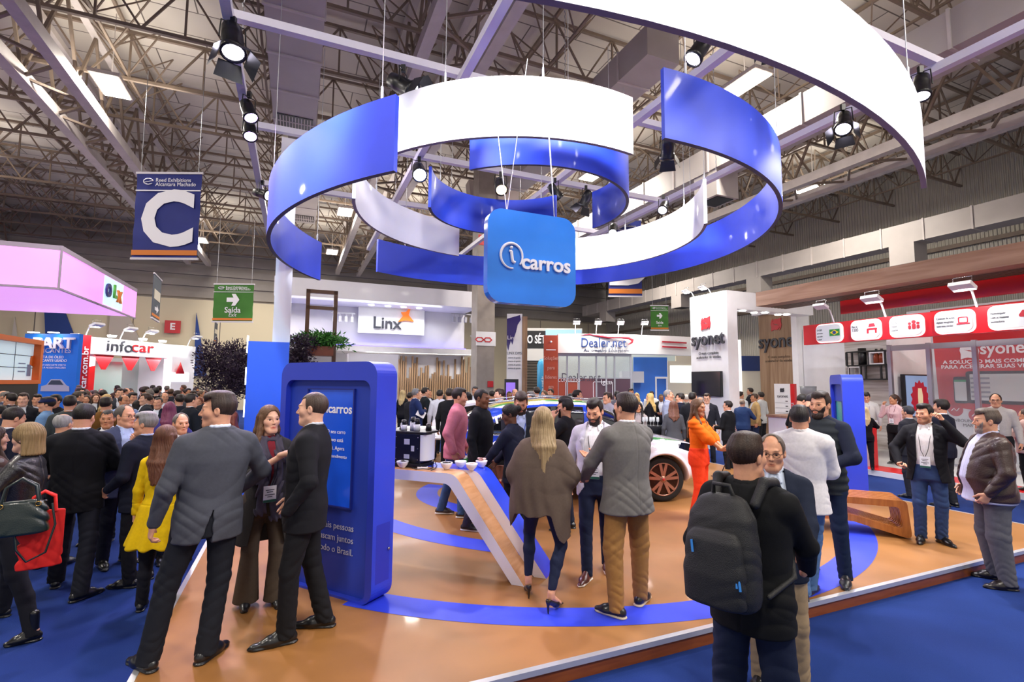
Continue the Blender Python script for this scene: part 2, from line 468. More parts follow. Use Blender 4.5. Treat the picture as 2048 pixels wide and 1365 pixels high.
for iu in range(-7, 8):                         # lighter rods running along the hall, on two levels
    for k in range(4):
        p = H(iu*3.8-1.2, 1+k*9.8)
        if proto is None:
            m = MB(); m.b2((-.03, 0, 11.2), (.03, 9.8, 11.26)); m.b2((-.04, 0, 12.4), (.04, 9.8, 12.5))
            for j in range(7):
                y = j*1.4; m.bar((0, y, 11.23), (.95, y+.7, 12.4), .035); m.bar((.95, y+.7, 12.4), (0, y+1.4, 11.23), .035)
                m.bar((0, y, 11.23), (-.95, y+.7, 12.4), .035); m.bar((-.95, y+.7, 12.4), (0, y+1.4, 11.23), .035)
            proto = m.build('roof_purlin', steel); o = proto
        else: o = proto.copy(); COL.objects.link(o)
        o.location = tuple(p); o.rotation_euler = (0, 0, RZ)
        tag(o, 'thin beige purlin with zigzag braces running lengthwise under the roof', 'purlin', 'lengthwise roof purlins')
def girder(u, z, w, label, light=False):        # wide box girder along the hall
    t = thing('box_girder', label, 'girder', H(u, 0), RZ)
    m = MB()
    m.b2((-w/2-.14, -6, z), (-w/2+.14, 39, z+.32)); m.b2((w/2-.14, -6, z), (w/2+.14, 39, z+.32))
    m.build('bottom_chord', steel2, t)
    m = MB(); m.b2((-w/2-.1, -6, z+2.2), (-w/2+.1, 39, z+2.4)); m.b2((w/2-.1, -6, z+2.2), (w/2+.1, 39, z+2.4)); m.build('top_chord', steel2, t)
    m = MB()
    for i in range(22):
        y = -6+i*2.05
        m.bar((-w/2, y, z+.16), (w/2, y+1.02, z+.16), .07); m.bar((w/2, y+1.02, z+.16), (-w/2, y+2.05, z+.16), .07)
        for s in (-1, 1):
            m.bar((s*w/2, y, z+.3), (s*w/2, y+1.02, z+2.2), .07); m.bar((s*w/2, y+1.02, z+2.2), (s*w/2, y+2.05, z+.3), .07)
    m.build('web', steel, t)
ug = [uv(onz(*p, 9.8))[0] for p in ((150, 275), (137, 175))]
girder(sum(ug)/2, 9.8, abs(ug[1]-ug[0])+.2, 'wide lattice girder over the pink light box aisle')
girder(3.3, 10.0, 1.5, 'wide lattice girder above the white arc of the ring sculpture')
girder(17.5, 9.3, 1.5, 'wide lattice girder over the red booth, lit by a tube of light')
girder(-17, 9.9, 1.5, 'wide lattice girder nearest the far side wall')
def duct(u, z, w, h, v0, v1, label, outlets=(), ends=()):
    t = thing('air_duct', label, 'air duct', H(u, 0), RZ)
    m = MB(); m.b2((-w/2, v0, z), (w/2, v1, z+h)); m.m = 1; v = v0+1.2
    while v < v1:
        m.b2((-w/2-.03, v, z-.03), (w/2+.03, v+.06, z+h+.03)); v += 1.6
    m.build('duct_body', [duct_m, steel2], t)
    for v in outlets:
        m = MB(); m.b2((-.45, v, z-.85), (.45, v+.95, z)); o = m.build('outlet', duct_m, t)
        m = MB(); m.b2((-.34, v+.1, z-.87), (.34, v+.85, z-.84)); m.build('grille', dark, o)
    for v in ends:
        m = MB(); m.b2((-w*.42, v, z-.02), (w*.42, v+.9, z-.005)); o = m.build('grille', dark, t)
        m = MB()
        for i in range(12): m.b2((-w*.42+i*w*.07, v+.04, z-.035), (-w*.42+i*w*.07+w*.025, v+.86, z-.02))
        m.build('louvre', steel2, o)
zq = onz(590, 242, 9.6); uq, vq = uv(zq)
duct(uq, 9.6, 1.15, .7, 3.0, vq+.75, 'wide pale duct with a grille at its end, above the lighting frame', ends=(vq-.3,))
zq = onz(606, 436, 9.6); u2, v2 = uv(zq)
duct(u2, 9.6, 1.1, .7, vq+1.8, v2+.8, 'farther pale duct with a small grille, behind the blue ring', ends=(v2-.4,))
pa = onu(2048, 400, 23.6); 
duct(23.6, onu(1700, 500, 23.6)[2]-.4, .9, .85, -4, 38, 'pale square duct along the corrugated wall with box outlets', outlets=[uv(onu(x, 480, 23.6))[1] for x in (1840, 1530, 1370, 1220)])
duct(12.2, onu(1600, 240, 12.2)[2]-.4, .95, .8, -4, 36, 'pale square duct lit yellow by the ceiling lamps, above the wooden beam', outlets=[uv(onu(1455, 370, 12.2))[1]])
duct(8.2, 10.2, 1.0, .8, 9.5, 19, 'pale duct running beside the lattice girder above the inner blue ring', outlets=())
duct(-21, 9.4, 1.2, .9, -4, 36, 'pale duct high behind the pink light box')
# hall lamps
lamp_m = glow('hall_lamp_glow', '#FFF3DC', 16)
def area(name, parent, loc, rot, size, e, col=(1, 1, 1), sy=None, spread=None):
    l = bpy.data.lights.new(name, 'AREA'); l.energy = e; l.color = col; l.size = size
    if sy: l.shape = 'RECTANGLE'; l.size_y = sy
    if spread: l.spread = spread
    o = bpy.data.objects.new(name, l); COL.objects.link(o); o.parent = parent; o.location = tuple(loc); o.rotation_euler = rot
    return o
seen = [((222, 173), 'biggest lit ceiling panel, beside the girder above the letter C banner'), ((401, 481), 'lit ceiling panel just past the letter C banner'), ((690, 425), 'lit ceiling panel behind the blue arc, the nearer of two there'), ((437, 541), 'small lit ceiling panel above the green exit banner'), ((664, 505), 'lit ceiling panel behind the blue arc, the farther of two there'), ((1490, 168), 'lit ceiling panel shining just over the top of the blue arc'), ((1187, 350), 'lit ceiling panel seen through the inner blue ring'), ((413, 545), 'faint lit ceiling strip along the girder'), ((1030, 640), 'lit ceiling panel above the black and white booth sign')]
def ceil_lamp(p, label, e, grp=None, rest=False):
    t = thing('ceiling_lamp', label, 'ceiling lamp', p, RZ, grp)
    m = MB(); m.box((0, 0, .06), (.72, 1.3, .1)); m.build('housing', steel2, t)
    m = MB(); m.box((0, 0, 0), (.62, 1.2, .02)); m.build('diffuser', lamp_m, t)
    m = MB(); m.b2((-.01, -.01, .1), (.01, .01, ZR-p[2])); m.build('hanger', steel2, t)
    if e:
        area('lamp_light', t, (0, 0, -.03), (0, 0, 0), .62, e, (1, .93, .84), 1.2)
        area('added_roof_fill', t, (0, 0, .14), (pi, 0, 0), 3.4, UP, (1, .92, .80), 3.4)  # added fill, wider than the lamp itself, to brighten the roof
LE = 520; UP = 105
for (px, py), lb in seen: ceil_lamp(onz(px, py, 10.4), lb, LE)
for u, v in ((-9, 3), (-2.5, -3), (5.6, -3), (9.2, -3), (14.8, -1), (-9, 10), (20, 14), (10.3, 22), (-13, 17), (-13, 26), (20, 26), (6, 27)):
    ceil_lamp(H(u, v, 10.4), 'plain rectangular hall lamp away from the ring sculpture and the banners', LE, 'hall lamps')
# ---------------------------------------------------------------- the stand
orange_fl = mat('orange_vinyl', '#8E5F2C', .46, noise=(1.6, .09), coat=.06, wood=('#A06F40', .9, (1, 1, 1)))
fl_blue = mat('blue_floor_vinyl', '#2B3FD0', .5, noise=(2, .05))
riser_m = mat('brown_riser', '#8A4A22', .35, wood=('#7A3E1C', 4, (1, 1, 9)))
trim_m = mat('aluminium_edge', '#D9DADF', .3, metal=.6)
U0, U1, V0, V1 = -.9, 9.4, 3.17, 13.6
pl = thing('stand_platform', 'low orange-floored exhibition platform with brown riser and metal edge', 'platform', (0, 0, 0), RZ)
pl['kind'] = 'structure'
m = MB(); m.b2((U0, V0, .0), (U1, V1, PF-.012)); m.build('riser', riser_m, pl)
m = MB(); m.b2((U0+.03, V0+.035, PF-.012), (U1-.03, V1-.03, PF)); m.build('deck', orange_fl, pl)
m = MB(); m.b2((U0-.012, V0-.012, PF-.035), (U1+.012, V0+.035, PF+.003)); m.b2((U0-.012, V0, PF-.035), (U0+.03, V1, PF+.003)); m.b2((U1-.03, V0, PF-.035), (U1+.012, V1, PF+.003)); m.build('edge_trim', trim_m, pl)
C0 = np.array([.4, 9.05, 0]); Rm = rotz(-AZ)
def arc_strip(c, R, w, a0, a1, z=PF+.002, n=64):
    V = []; F = []
    for i in range(n+1):
        a = rad(a0+(a1-a0)*i/n); tw = w if np.isscalar(w) else w[0]+(w[1]-w[0])*i/n
        d = np.array([math.cos(a), math.sin(a), 0])
        V += [np.array(c)+d*(R-tw)+np.array([0, 0, z]), np.array(c)+d*R+np.array([0, 0, z])]
    for i in range(n): F.append((2*i, 2*i+1, 2*i+3, 2*i+2))
    return V, F
m = MB()
for c, R, w, a0, a1 in ((C0, 4.93, .33, -112, 8), ((1.24, 9.95, 0), 4.35, .36, 213, 257), ((.0, 9.05, 0), 1.65, .36, 160, 262), ((.4, 9.05, 0), 4.9, .33, 170, 212)):
    V, F = arc_strip(c, R, w, a0, a1); V = [Rm@p for p in V]; m.add(V, F)
m.build('blue_arc', fl_blue, pl)
# hanging ring sculpture
RG = 'curved bands of the hanging ring sculpture'
wire = mat('steel_wire', '#B9BAC0', .4, metal=.7)
def band(label, c, R, zb, a0, a1, m_, h=.78, th=.055, wires=(.06, .5, .94)):
    n = max(12, int(abs(a1-a0)/2.2)); t = thing('hanging_band', label, 'hanging band', (c[0], c[1], zb), 0, RG)
    V = []; 
    for i in range(n+1):
        a = rad(a0+(a1-a0)*i/n); d = np.array([math.cos(a), math.sin(a), 0])
        for r, z in ((R-th, 0), (R, 0), (R, h), (R-th, h)): V.append(d*r+np.array([0, 0, z]))
    F = []
    for i in range(n):
        for j in range(4): F.append((4*i+j, 4*i+4+j, 4*i+4+(j+1) % 4, 4*i+(j+1) % 4))
    mb = MB(); k = 4*n
    for j in range(4):
        # separate strips so that shading stays crisp on the edges
        Vs = []; Fs = []
        for i in range(n+1): Vs += [V[4*i+j], V[4*i+(j+1) % 4]]
        for i in range(n): Fs.append((2*i, 2*i+2, 2*i+3, 2*i+1))
        mb.m = 1 if j == 0 else 0
        mb.add(Vs, Fs, True)
    mb.m = 0
    mb.add(V[:4], [(0, 1, 2, 3)]); mb.add(V[k:k+4], [(3, 2, 1, 0)])
    edge = mat('band_edge', '#4A4A60', .6)
    mb.build('curved_panel', [m_, edge if m_ is blue_p else mat('band_edge_white', '#8A8294', .6)], t)
    for f in wires:
        mb = MB()
        a = rad(a0+(a1-a0)*f); d = np.array([math.cos(a), math.sin(a), 0])*(R-th/2)
        mb.tube([d+np.array([0, 0, h-.02]), d+np.array([0, 0, min(6.55-zb+2.5, 9.0-zb)])], .006, 5)
        mb.tube([d+np.array([0, 0, h-.03]), d+np.array([0, 0, h+.14])], .016, 6)
        mb.build('suspension_wire', wire, t)
band('large blue arc of the sculpture on the side of the letter C banner', (.9, 9.2), 4.94, HC+2.05, 170, 245.3, blue_p, wires=(.02, .4, .97))
band('long blue outer arc of the sculpture, passing behind the logo sign', (.17, 9.03), 4.23, HC+2.57, -70.4, 143, blue_p, wires=(.02, .22, .45, .75, .95))
band('bright white arc at the top of the sculpture, between the two blue ends', (.02, 8.78), 2.87, HC+3.02, -125.4, -57, white_p, wires=(.25, .62))
band('white arc of the sculpture seen inside the blue ring, on the banner side', (.37, 9.0), 3.18, HC+2.99, 121.7, 199, white_p, wires=(.05, .6))
band('white arc of the sculpture curving out from behind the logo sign', (.55, 9.2), 2.9, HC+2.72, -18.3, 72, white_p, wires=(.02, .3, .7))
band('smallest blue arc of the sculpture, below the bright white arc', (.2, 9.06), 1.91, HC+3.22, -117, 38, blue_p, wires=(.3, .9))
band('inner dark blue arc of the sculpture, above the logo sign', (-.02, 9.19), 1.56, HC+3.22, 52, 187, blue_p, wires=(.1, .8))
band('very large white arc sweeping across the top corner of the sculpture', (-1.72, 11.5), 8.77, HC+2.4, -97, -39.6, white_p, h=.82, wires=(.62, .86))
# lighting frame of white bars
ZG = 6.6
rig_m = mat('white_bar', '#E6E2F0', .4, noise=(2, .03))
RL = 'white bars of the lighting frame above the stand'
us = (-.95, 2.12, 5.25, 8.3); vs = (6.97, 9.95, 12.9)
names_u = ['white frame bar over the platform edge by the letter C banner', 'white frame bar crossing above the bright white arc', 'white frame bar reaching over the blue arc towards the lit ceiling panel', 'white frame bar under the very large white arc']
names_v = ['white frame bar running across, the one nearest the camera', 'white frame bar running across behind the bright spotlight', 'white frame bar running across, the farthest one']
for u, lb in zip(us, names_u):
    m = MB(); m.b2((-.06, -9.5, -.06), (.06, 7.5, .06)); o = m.build('rig_bar', rig_m, loc=H(u, 9.95, ZG), rz=RZ); tag(o, lb, 'frame bar', RL)
for v, lb in zip(vs, names_v):
    m = MB(); m.b2((-4.6, -.055, -.055), (4.9, .055, .055))
    m.b2((-4.6, -.02, .055), (4.9, .0, .075)); o = m.build('rig_bar', rig_m, loc=H(3.65, v, ZG+.115), rz=RZ); tag(o, lb, 'frame bar', RL)
m = MB()
# chains and cables of the frame
for i, (u, v) in enumerate(((-.95, 8.2), (5.25, 9.3), (2.12, 12.4), (8.3, 8))):
    mb = MB(); n = 60
    for k in range(n): mb.tube([(0, 0, .06+k*.07), (.012*(-1)**k, .012*(k % 3-1), .06+k*.07+.06)], .009, 5, False)
    tag(mb.build('hoist_chain', wire, loc=H(u, v, ZG)), ['steel hoist chain at the frame corner by the twin violet spotlights', 'steel hoist chain beside the white arc behind the blue arc', 'steel hoist chain at the far middle bar', 'steel hoist chain at the bar under the very large white arc'][i], 'chain', 'hoist chains')
spot_glow = glow('spot_lens_glow', '#EDE6FF', 26)
warm_glow = glow('warm_lens_glow', '#FFC890', 10)
def spotlight(p, target, label, e, col=(1, 1, 1), scale=1.0, barn=True, lens=spot_glow, cone=70, hang=.22, size=.12):
    p = np.array(p, float); d = _n(np.array(target, float)-p)
    t = thing('stage_spotlight', label, 'spotlight', p, 0, 'spotlights on the frame')
    z = -d; x = np.cross([0, 0, 1.0], z); x = x/(np.linalg.norm(x)+1e-6); y = np.cross(z, x); R = np.stack([x, y, z], 1)
    s = scale
    m = MB(); m.lathe([(.02, .17), (.075, .15), (.085, .05), (.085, -.09), (.1, -.1), (.1, -.14), (.082, -.14), (.08, -.06), (.0, -.05)], n=18)
    m.v = [tuple(R@(np.array(q)*s)) for q in m.v]; hs = m.build('housing', black, t)
    m = MB(); m.lathe([(.0, -.128), (.04, -.132), (.08, -.125)], n=18); m.v = [tuple(R@(np.array(q)*s)) for q in m.v]; m.build('lens', lens, t)
    m = MB(); pts = [R@(np.array(q)*s) for q in ((-.1, 0, 0), (-.12, .05, .03))]
    top = np.array([0, 0, hang])
    m.tube([R@np.array((-.1*s, 0, 0)), top+R@np.array((-.09*s, 0, 0)), top, top+R@np.array((.09*s, 0, 0)), R@np.array((.1*s, 0, 0))], .009, 6)
    m.box(top+np.array([0, 0, .04]), (.06, .05, .1)); m.build('yoke', black, t)
    if barn:
        m = MB()
        for k in range(4):
            a = k*pi/2; q = rotz(a)
            P = np.array([(-.085, .1, -.14), (.085, .1, -.14), (.11, .17, -.26), (-.11, .17, -.26)])@q.T
            P2 = P+np.array([0, 0, .004]); P = P@R.T*s; P2 = P2@R.T*s
            m.add(list(P)+list(P2), [(0, 1, 2, 3), (7, 6, 5, 4), (0, 4, 5, 1), (1, 5, 6, 2), (2, 6, 7, 3), (3, 7, 4, 0)])
        m.build('barn_door', black, t)
    if e:
        l = bpy.data.lights.new('spot_light', 'SPOT'); l.energy = e; l.color = col; l.spot_size = rad(cone); l.spot_blend = .6; l.shadow_soft_size = size
        o = bpy.data.objects.new('spot_light', l); COL.objects.link(o); o.parent = t; o.location = tuple(d*.17*s)
        o.rotation_euler = Vector(d).to_track_quat('-Z', 'Y').to_euler()
FC = np.array([.4, 8.0, 0])
def rigp(px, py, z): return onz(px, py, z)

vio = (.86, .8, 1.0)
spotlight(rigp(465, 82, 6.24), (-2.2, 4.5, 1.2), 'black spotlight hung from the frame corner, seen from behind', 500, vio, 1.5)
spotlight(rigp(497, 222, 6.24), (-1.2, 6.0, .2), 'upper of the twin violet spotlights on the frame bar', 650, (1, .62, .95), 1.15, False, glow('violet_lens', '#D2A8FF', 30))
spotlight(rigp(500, 262, 6.24), (-2.6, 5.6, 1.0), 'lower of the twin violet spotlights on the frame bar', 420, (.8, .7, 1), 1.15, False, glow('violet_lens'))
spotlight(rigp(524, 388, 6.24), (-2.6, 10.4, 5.2), 'violet spotlight at the end of the bar beside the blue arc', 600, (.85, .75, 1), 1.2, False)
spotlight(rigp(806, 172, 6.24), (.4, 6.4, 5.0), 'black spotlight with white barn doors above the bright white arc', 700, (1, .97, 1), 1.4)
spotlight(rigp(838, 343, 6.24), (-.3, 4.6, 1.3), 'dazzling white spotlight beside the inner blue arc', 800, (1, .96, 1), 1.5, False, glow('dazzle', '#F2F6FF', 130))
spotlight(rigp(1001, 372, 6.24), (.3, 7.5, 3.0), 'spotlight with a warm amber bulb inside the ring sculpture', 60, (1, .75, .45), 1.4, False, warm_glow)
spotlight(rigp(1110, 384, 6.24), (2.2, 11.6, 4.9), 'violet-white spotlight near the crossing of the frame bars', 420, (.9, .82, 1), 1.2, False)
spotlight(rigp(1172, 398, 6.24), (1.0, 12.0, 4.9), 'white spotlight with barn doors beside the smallest blue arc', 420, (1, .95, .95), 1.25)
spotlight(rigp(1335, 296, 6.24), (3.2, 10.4, 4.8), 'black spotlight with open barn doors below the blue arc end', 500, (1, .97, 1), 1.3)
spotlight(rigp(1327, 415, 6.24), (.4, 6.2, .2), 'bright violet spotlight above the white arc', 650, (1, .66, .9), 1.2, False)
spotlight(rigp(1226, 459, 6.24), (1.4, 9.0, .8), 'far spotlight peeking over the white arc', 300, vio, 1.2, False)
spotlight(rigp(1687, 246, 6.24), (3.0, 5.0, .8), 'bright round spotlight with barn doors under the very large white arc', 800, (.95, .93, 1), 1.3)
spotlight(rigp(1843, 175, 6.24), (4.4, 5.6, .8), 'blue-white spotlight behind the end of the very large white arc', 500, (.9, .93, 1), 1.2, False)
spotlight(rigp(1398, 100, 6.24), (.2, 5.6, 3.0), 'black spotlight hanging from a cable above the frame bar', 350, vio, 1.2, False)
m = MB(); m.b2((-4.6, -.055, -.055), (4.9, .055, .055)); tag(m.build('rig_bar', rig_m, loc=H(3.65, 3.9, ZG+.115), rz=RZ), 'white frame bar running across above the camera', 'frame bar', RL)
for u, tg, e, c in ((-.6, (-2.6, 6.6, 4.6), 900, (.75, .85, 1)), (1.2, (-.3, 5.9, 5.4), 1100, (1, .97, 1)), (2.8, (1.2, 6.2, 5.4), 1100, (1, .97, 1)), (5.0, (4.0, 7.6, 4.9), 1000, (.85, .86, 1)), (6.6, (4.6, 6.6, 4.9), 1200, (.96, .94, 1))):
    spotlight(H(u, 3.9, 6.24), tg, 'added stage spotlight, unseen on the frame bar above the camera', e, c, 1.2, True, cone=62)  # extra spots out of view, added to brighten the ring bands
for u, v, tg, e in ((4.9, .6, (2.2, 3.6, 4.7), 520), (7.6, 1.6, (4.2, 5.0, 4.6), 330), (2.6, -.9, (.6, 3.0, 4.7), 480)):
    spotlight(H(u, v, 6.24), tg, 'added unseen spotlight lighting the very large white arc from above the aisle', e, (.97, .95, 1), 1.2, True, cone=52)  # unseen spots put in only to whiten the large arc
for v, tg, e, c, lb in ((2.7, (-2.4, 5.6, 4.6), 420, (.45, .9, 1), 'added unseen cyan spotlight on the bar over the platform edge'), (1.7, (-1.25, 4.7, 4.6), 330, (1, .5, .9), 'added unseen pink spotlight on the bar over the platform edge')):
    spotlight(H(-.95, v, 6.24), tg, lb, e, c, 1.2, True, cone=40)  # added out of view to tint the blue arc cyan and pink
# logo sign cube
a = rad(8.0)
zc = ony(1062, 520, 5.55); sg = thing('logo_sign', 'bright blue rounded hanging sign with a white circled i and lettering', 'sign', zc, AZ)
Wd, Hd = 1.09, 1.04
blue_s = mat('sign_blue', '#1E86F2', .25, coat=.5, noise=(1.3, .1))
m = MB(); m.prism(rrect(Wd, Hd, .17, 8, z0=-Hd/2), -.06, .06, smooth=False); m.build('sign_board', blue_s, sg)
wl = mat('white_letters', '#F6F4FA', .4)
t0 = text('carros', .235, wl, sg, (.155, -.075, -.055), ext=.012, bold=.022, sx=1.02)
m = MB(); V = []
pts = []
for i in range(25):
    aa = rad(-40+i*(318/24)); pts.append((-.27+.13*math.cos(aa), -.075, .0+.14*math.sin(aa)))
m.tube(pts, [.010+.006*math.sin(pi*i/24) for i in range(25)], 8); 
m.tube([(-.275, -.078, .05), (-.265, -.078, -.03), (-.258, -.078, -.06), (-.23, -.078, -.074)], .017, 8); m.tube([(-.30, -.078, .05), (-.27, -.078, .052)], .013, 8)
m.lathe([(0, -.018), (.014, -.012), (.02, 0), (.014, .012), (0, .018)], (-.275, -.078, .092), 12)
m.build('circle_mark', wl, sg)
for s in (-1, 1):
    m = MB(); m.tube([(s*.3, 0, .5), (s*.36, .3, 2.05)], .006, 5); m.build('suspension_wire', wire, sg)
    m = MB(); m.tube([(s*.3, 0, .5), (s*.1, -.1, 2.3)], .005, 5); m.build('suspension_wire', wire, sg)
# kiosks
kb = mat('kiosk_blue', '#2B41C8', .42, coat=.15, noise=(2, .04)); kb2 = mat('kiosk_blue_face', '#2340B4', .5, noise=(2, .04))
def kiosk(P0, az1, W, Hh, D, label, scr, big):
    e1 = azv(az1); o = P0+e1*W/2; az2 = az1+90
    t = thing('info_kiosk', label, 'kiosk', (o[0], o[1], PF), -rad(az2))
    out = rrect(W, Hh, .13, 8); inn = rrect(W-.15, Hh-.19, .09, 8, z0=.02)
    m = MB(); m.ring(out, inn, 0, D); 
    m.build('shell', kb, t)
    m = MB(); m.prism(inn, .055, D-.01); m.build('front_panel', kb2, t)
    x0, z0, w, h = scr
    m = MB(); fo = [(x0-w/2-.012, z0-.012), (x0+w/2+.012, z0-.012), (x0+w/2+.012, z0+h+.012), (x0-w/2-.012, z0+h+.012)]; fi = [(x0-w/2, z0), (x0+w/2, z0), (x0+w/2, z0+h), (x0-w/2, z0+h)]
    m.ring(fo, fi, .03, .06); m.build('screen_frame', mat('kiosk_navy', '#1A2A86', .5), t)
    m = MB(); m.prism(fi, .05, .054); m.build('screen', big, t)
    return t
scrm = mat('kiosk_screen', '#1C4FC8', .15, emit='#1544B8', es=.35, noise=(1.2, .25))
k1 = kiosk(onz(741, 1217), -61.7, 1.27, 2.1, .26, 'tall blue touch-screen kiosk behind the man in the black suit', (.02, .78, .60, 1.06), scrm)
text('icarros', .12, wl, k1, (.13, .046, 1.66), ext=.001, bold=.02)
for i, s in enumerate(('O seu carro', 'novo está', 'aqui. Agora', 'com atendimento')): text(s, .05 if i < 3 else .042, wl, k1, (.1, .046, 1.45-i*.075), ext=.001)
for i, s in enumerate(('Mais pessoas', 'buscam juntos', 'em todo o Brasil.')): text(s, .082, mat('grey_print', '#C9CCE0', .6), k1, (.36, .05, .60-i*.105), ext=.001, align='RIGHT')
m = MB(); m.box((.634, .13, .42), (.003, .17, .5)); dr = m.build('hatch', mat('kiosk_seam', '#2A36B0', .4), k1)
m = MB(); m.lathe([(0, 0), (.012, 0), (.012, .012), (0, .014)], (.636, .2, .44), 10, roty(pi/2)); m.build('lock', chrome, dr)
scr2 = mat('kiosk_screen_green', '#2E7E78', .2, emit='#2A7A74', es=.5, noise=(3, .3))
k2 = kiosk(onz(1695, 998), 22, 1.0, 2.1, .31, 'blue touch-screen kiosk standing behind the slatted bench', (-.02, 1.2, .52, .42), scr2)
for i, s in enumerate(('Descubra aqui', 'o seu valor para')): text(s, .09, wl, k2, (0, .05, 1.0-i*.13), ext=.001)
m = MB(); m.box((0, .05, 1.1), (.3, .02, .025)); m.build('card_slot', dark, k2)
# serving counter: two folded bands
cw = mat('counter_white', '#EDE9F4', .35, coat=.2); cwood = mat('counter_wood', '#C89468', .4, coat=.2, wood=('#B8824F', 2.6, (9, 1, 9))); cblue = mat('counter_blue', '#2746DC', .3, coat=.3)
PE = np.array([.01, 4.94, 0]); pe_az = 111.7; ex = azv(pe_az); ey = azv(pe_az-90)
ct = thing('serving_counter', 'white, wood and blue folded serving counter with slanted legs', 'counter', (PE[0], PE[1], PF), -rad(pe_az-90))
def counter_poly(off, zt, th):
    """profile in (x,z), x along the counter"""
    out = []; inn = []
    xl = -2.55; ZT = zt-PF
    def rc(p0, p1, p2, r, n=8):
        a = _n(np.array(p0)-p1); b = _n(np.array(p2)-p1); c = a@b; half = math.acos(np.clip(c, -1, 1))/2
        q0 = np.array(p1)+a*r/math.tan(half); q1 = np.array(p1)+b*r/math.tan(half)
        return [tuple((1-t)**2*q0+2*t*(1-t)*np.array(p1)+t*t*q1) for t in np.linspace(0, 1, n)]
    o = [(off+.13, 0), (off-.63, ZT), (off+xl, ZT), (off+xl-.45, 0)]
    i = [(off+xl-.33, 0), (off+xl+.06, ZT-th), (off-.70, ZT-th), (off, 0)]
    return [o[0]]+rc(o[0], o[1], o[2], .17)+rc(o[1], o[2], o[3], .2)+[o[3]]+[i[0]]+rc(i[0], i[1], i[2], .12)+rc(i[1], i[2], i[3], .12)+[i[3]]
def counter_band(nm, off, y0, y1, mside, mtop, zt, th):
    P = counter_poly(off, zt, th); n = len(P)
    m = MB(); m.m = 0
    # front and back skins as strips between outer and inner outlines
    k = n//2; outl = P[:k]; innl = P[k:][::-1]
    for y, fl in ((y0, False), (y1, True)):
        V = [(p[0], y, p[1]) for p in outl]+[(p[0], y, p[1]) for p in innl]
        F = [(i, i+1, k+i+1, k+i) for i in range(k-1)]
        m.add(V, F if fl else [f[::-1] for f in F])
    m.m = 1
    for L_, fl in ((outl, True), (innl, False)):
        V = [(p[0], y0, p[1]) for p in L_]+[(p[0], y1, p[1]) for p in L_]
        F = [(i, i+1, k+i+1, k+i) for i in range(k-1)]
        m.add(V, [f[::-1] for f in F] if fl else F, True)
    m.build(nm, [mside, mtop], ct)
counter_band('wooden_band', 0, 0, .255, cw, cwood, 1.12, .105)
counter_band('blue_band', .135, .26, .56, cw, cblue, 1.12, .105)
def onc(s, d, z=1.12):                          # point on the counter top: s along from the leg, d back
    p = PE+ex*s+ey*d; return np.array([p[0], p[1], z])
def csd(px, py, z=1.12):
    p = onz(px, py, z)-PE; return float(p@ex), float(p@ey)
CT = 1.1215
# coffee machine
s0, d0 = csd(845, 928)
pm = onc(s0-.05, .3, CT); cm = thing('coffee_machine', 'black pod coffee machine with white rounded ends seen from behind', 'coffee machine', pm, ct.rotation_euler[2])
m = MB(); m.box((0, 0, .195), (.34, .26, .33)); m.box((0, -.02, .02), (.40, .30, .04)); m.build('body', black, cm, bevel=.008)
for s, lb in ((-1, 0), (1, 0)):
    m = MB(); P = [(s*.17+s*.075*math.sin(a)*1.0, .13*math.cos(a)) for a in np.linspace(0.0, pi, 12)]
    V = [(p[0], -p[1], .07) for p in P]+[(p[0], -p[1], .35) for p in P]; n = 12
    m.add(V, [(i, i+1, n+i+1, n+i) for i in range(n-1)], True); m.add(V[n:], [tuple(range(n))]); m.add(V[:n], [tuple(range(n))[::-1]])
    m.build('water_tank', mat('tank_white', '#DCDDE6', .25), cm)
m = MB(); m.box((0, 0, .372), (.5, .27, .025)); m.build('top_tray', black, cm, bevel=.01)
m = MB()
for x, z, w, h in ((.0, .27, .07, .06), (.075, .2, .04, .06), (.0, .11, .07, .045)): m.box((x, -.131, z), (w, .002, h))
m.build('sticker', mat('sticker_white', '#D8D8E0', .5), cm)
m = MB()
for x in (-.14, .14):
    for z in (.08, .2, .32): m.lathe([(0, 0), (.006, 0), (.005, .003), (0, .003)], (x, -.13, z), 8, rotx(pi/2))
m.build('screw', chrome, cm)
lab = ['black-lidded paper cup stack nearest the coffee machine edge', 'second black and white cup stack on the coffee machine', 'tallest cup stack in the middle of the coffee machine', 'cup stack right beside the tallest one on the coffee machine', 'short black cup stack at the end of the coffee machine']
for i, (x, y, hw, hb) in enumerate(((-.17, .03, .0, .07), (-.11, -.03, .06, .055), (-.02, .02, .085, .06), (.06, -.03, .07, .065), (.17, .04, .0, .075))):
    p = pm+rotz(ct.rotation_euler[2])@np.array([x, y, .385]); t = thing('cup_stack', lab[i], 'cup stack', p, 0, 'cup stacks on the coffee machine')
    if hw: m = MB(); m.lathe([(0, 0), (.036, 0), (.038, hw), (0, hw)], n=16); m.build('white_cups', mat('paper_white', '#EFEDF2', .6), t)
    m = MB(); m.lathe([(0, hw), (.036, hw), (.026, hw+hb), (0, hw+hb)], n=16); m.build('black_cups', black, t)
    if i in (1, 2, 3): m = MB(); m.box((-.02, -.036, hw*.5+hb*.7), (.012, .004, .03)); m.build('handle', mat('paper_white'), t)
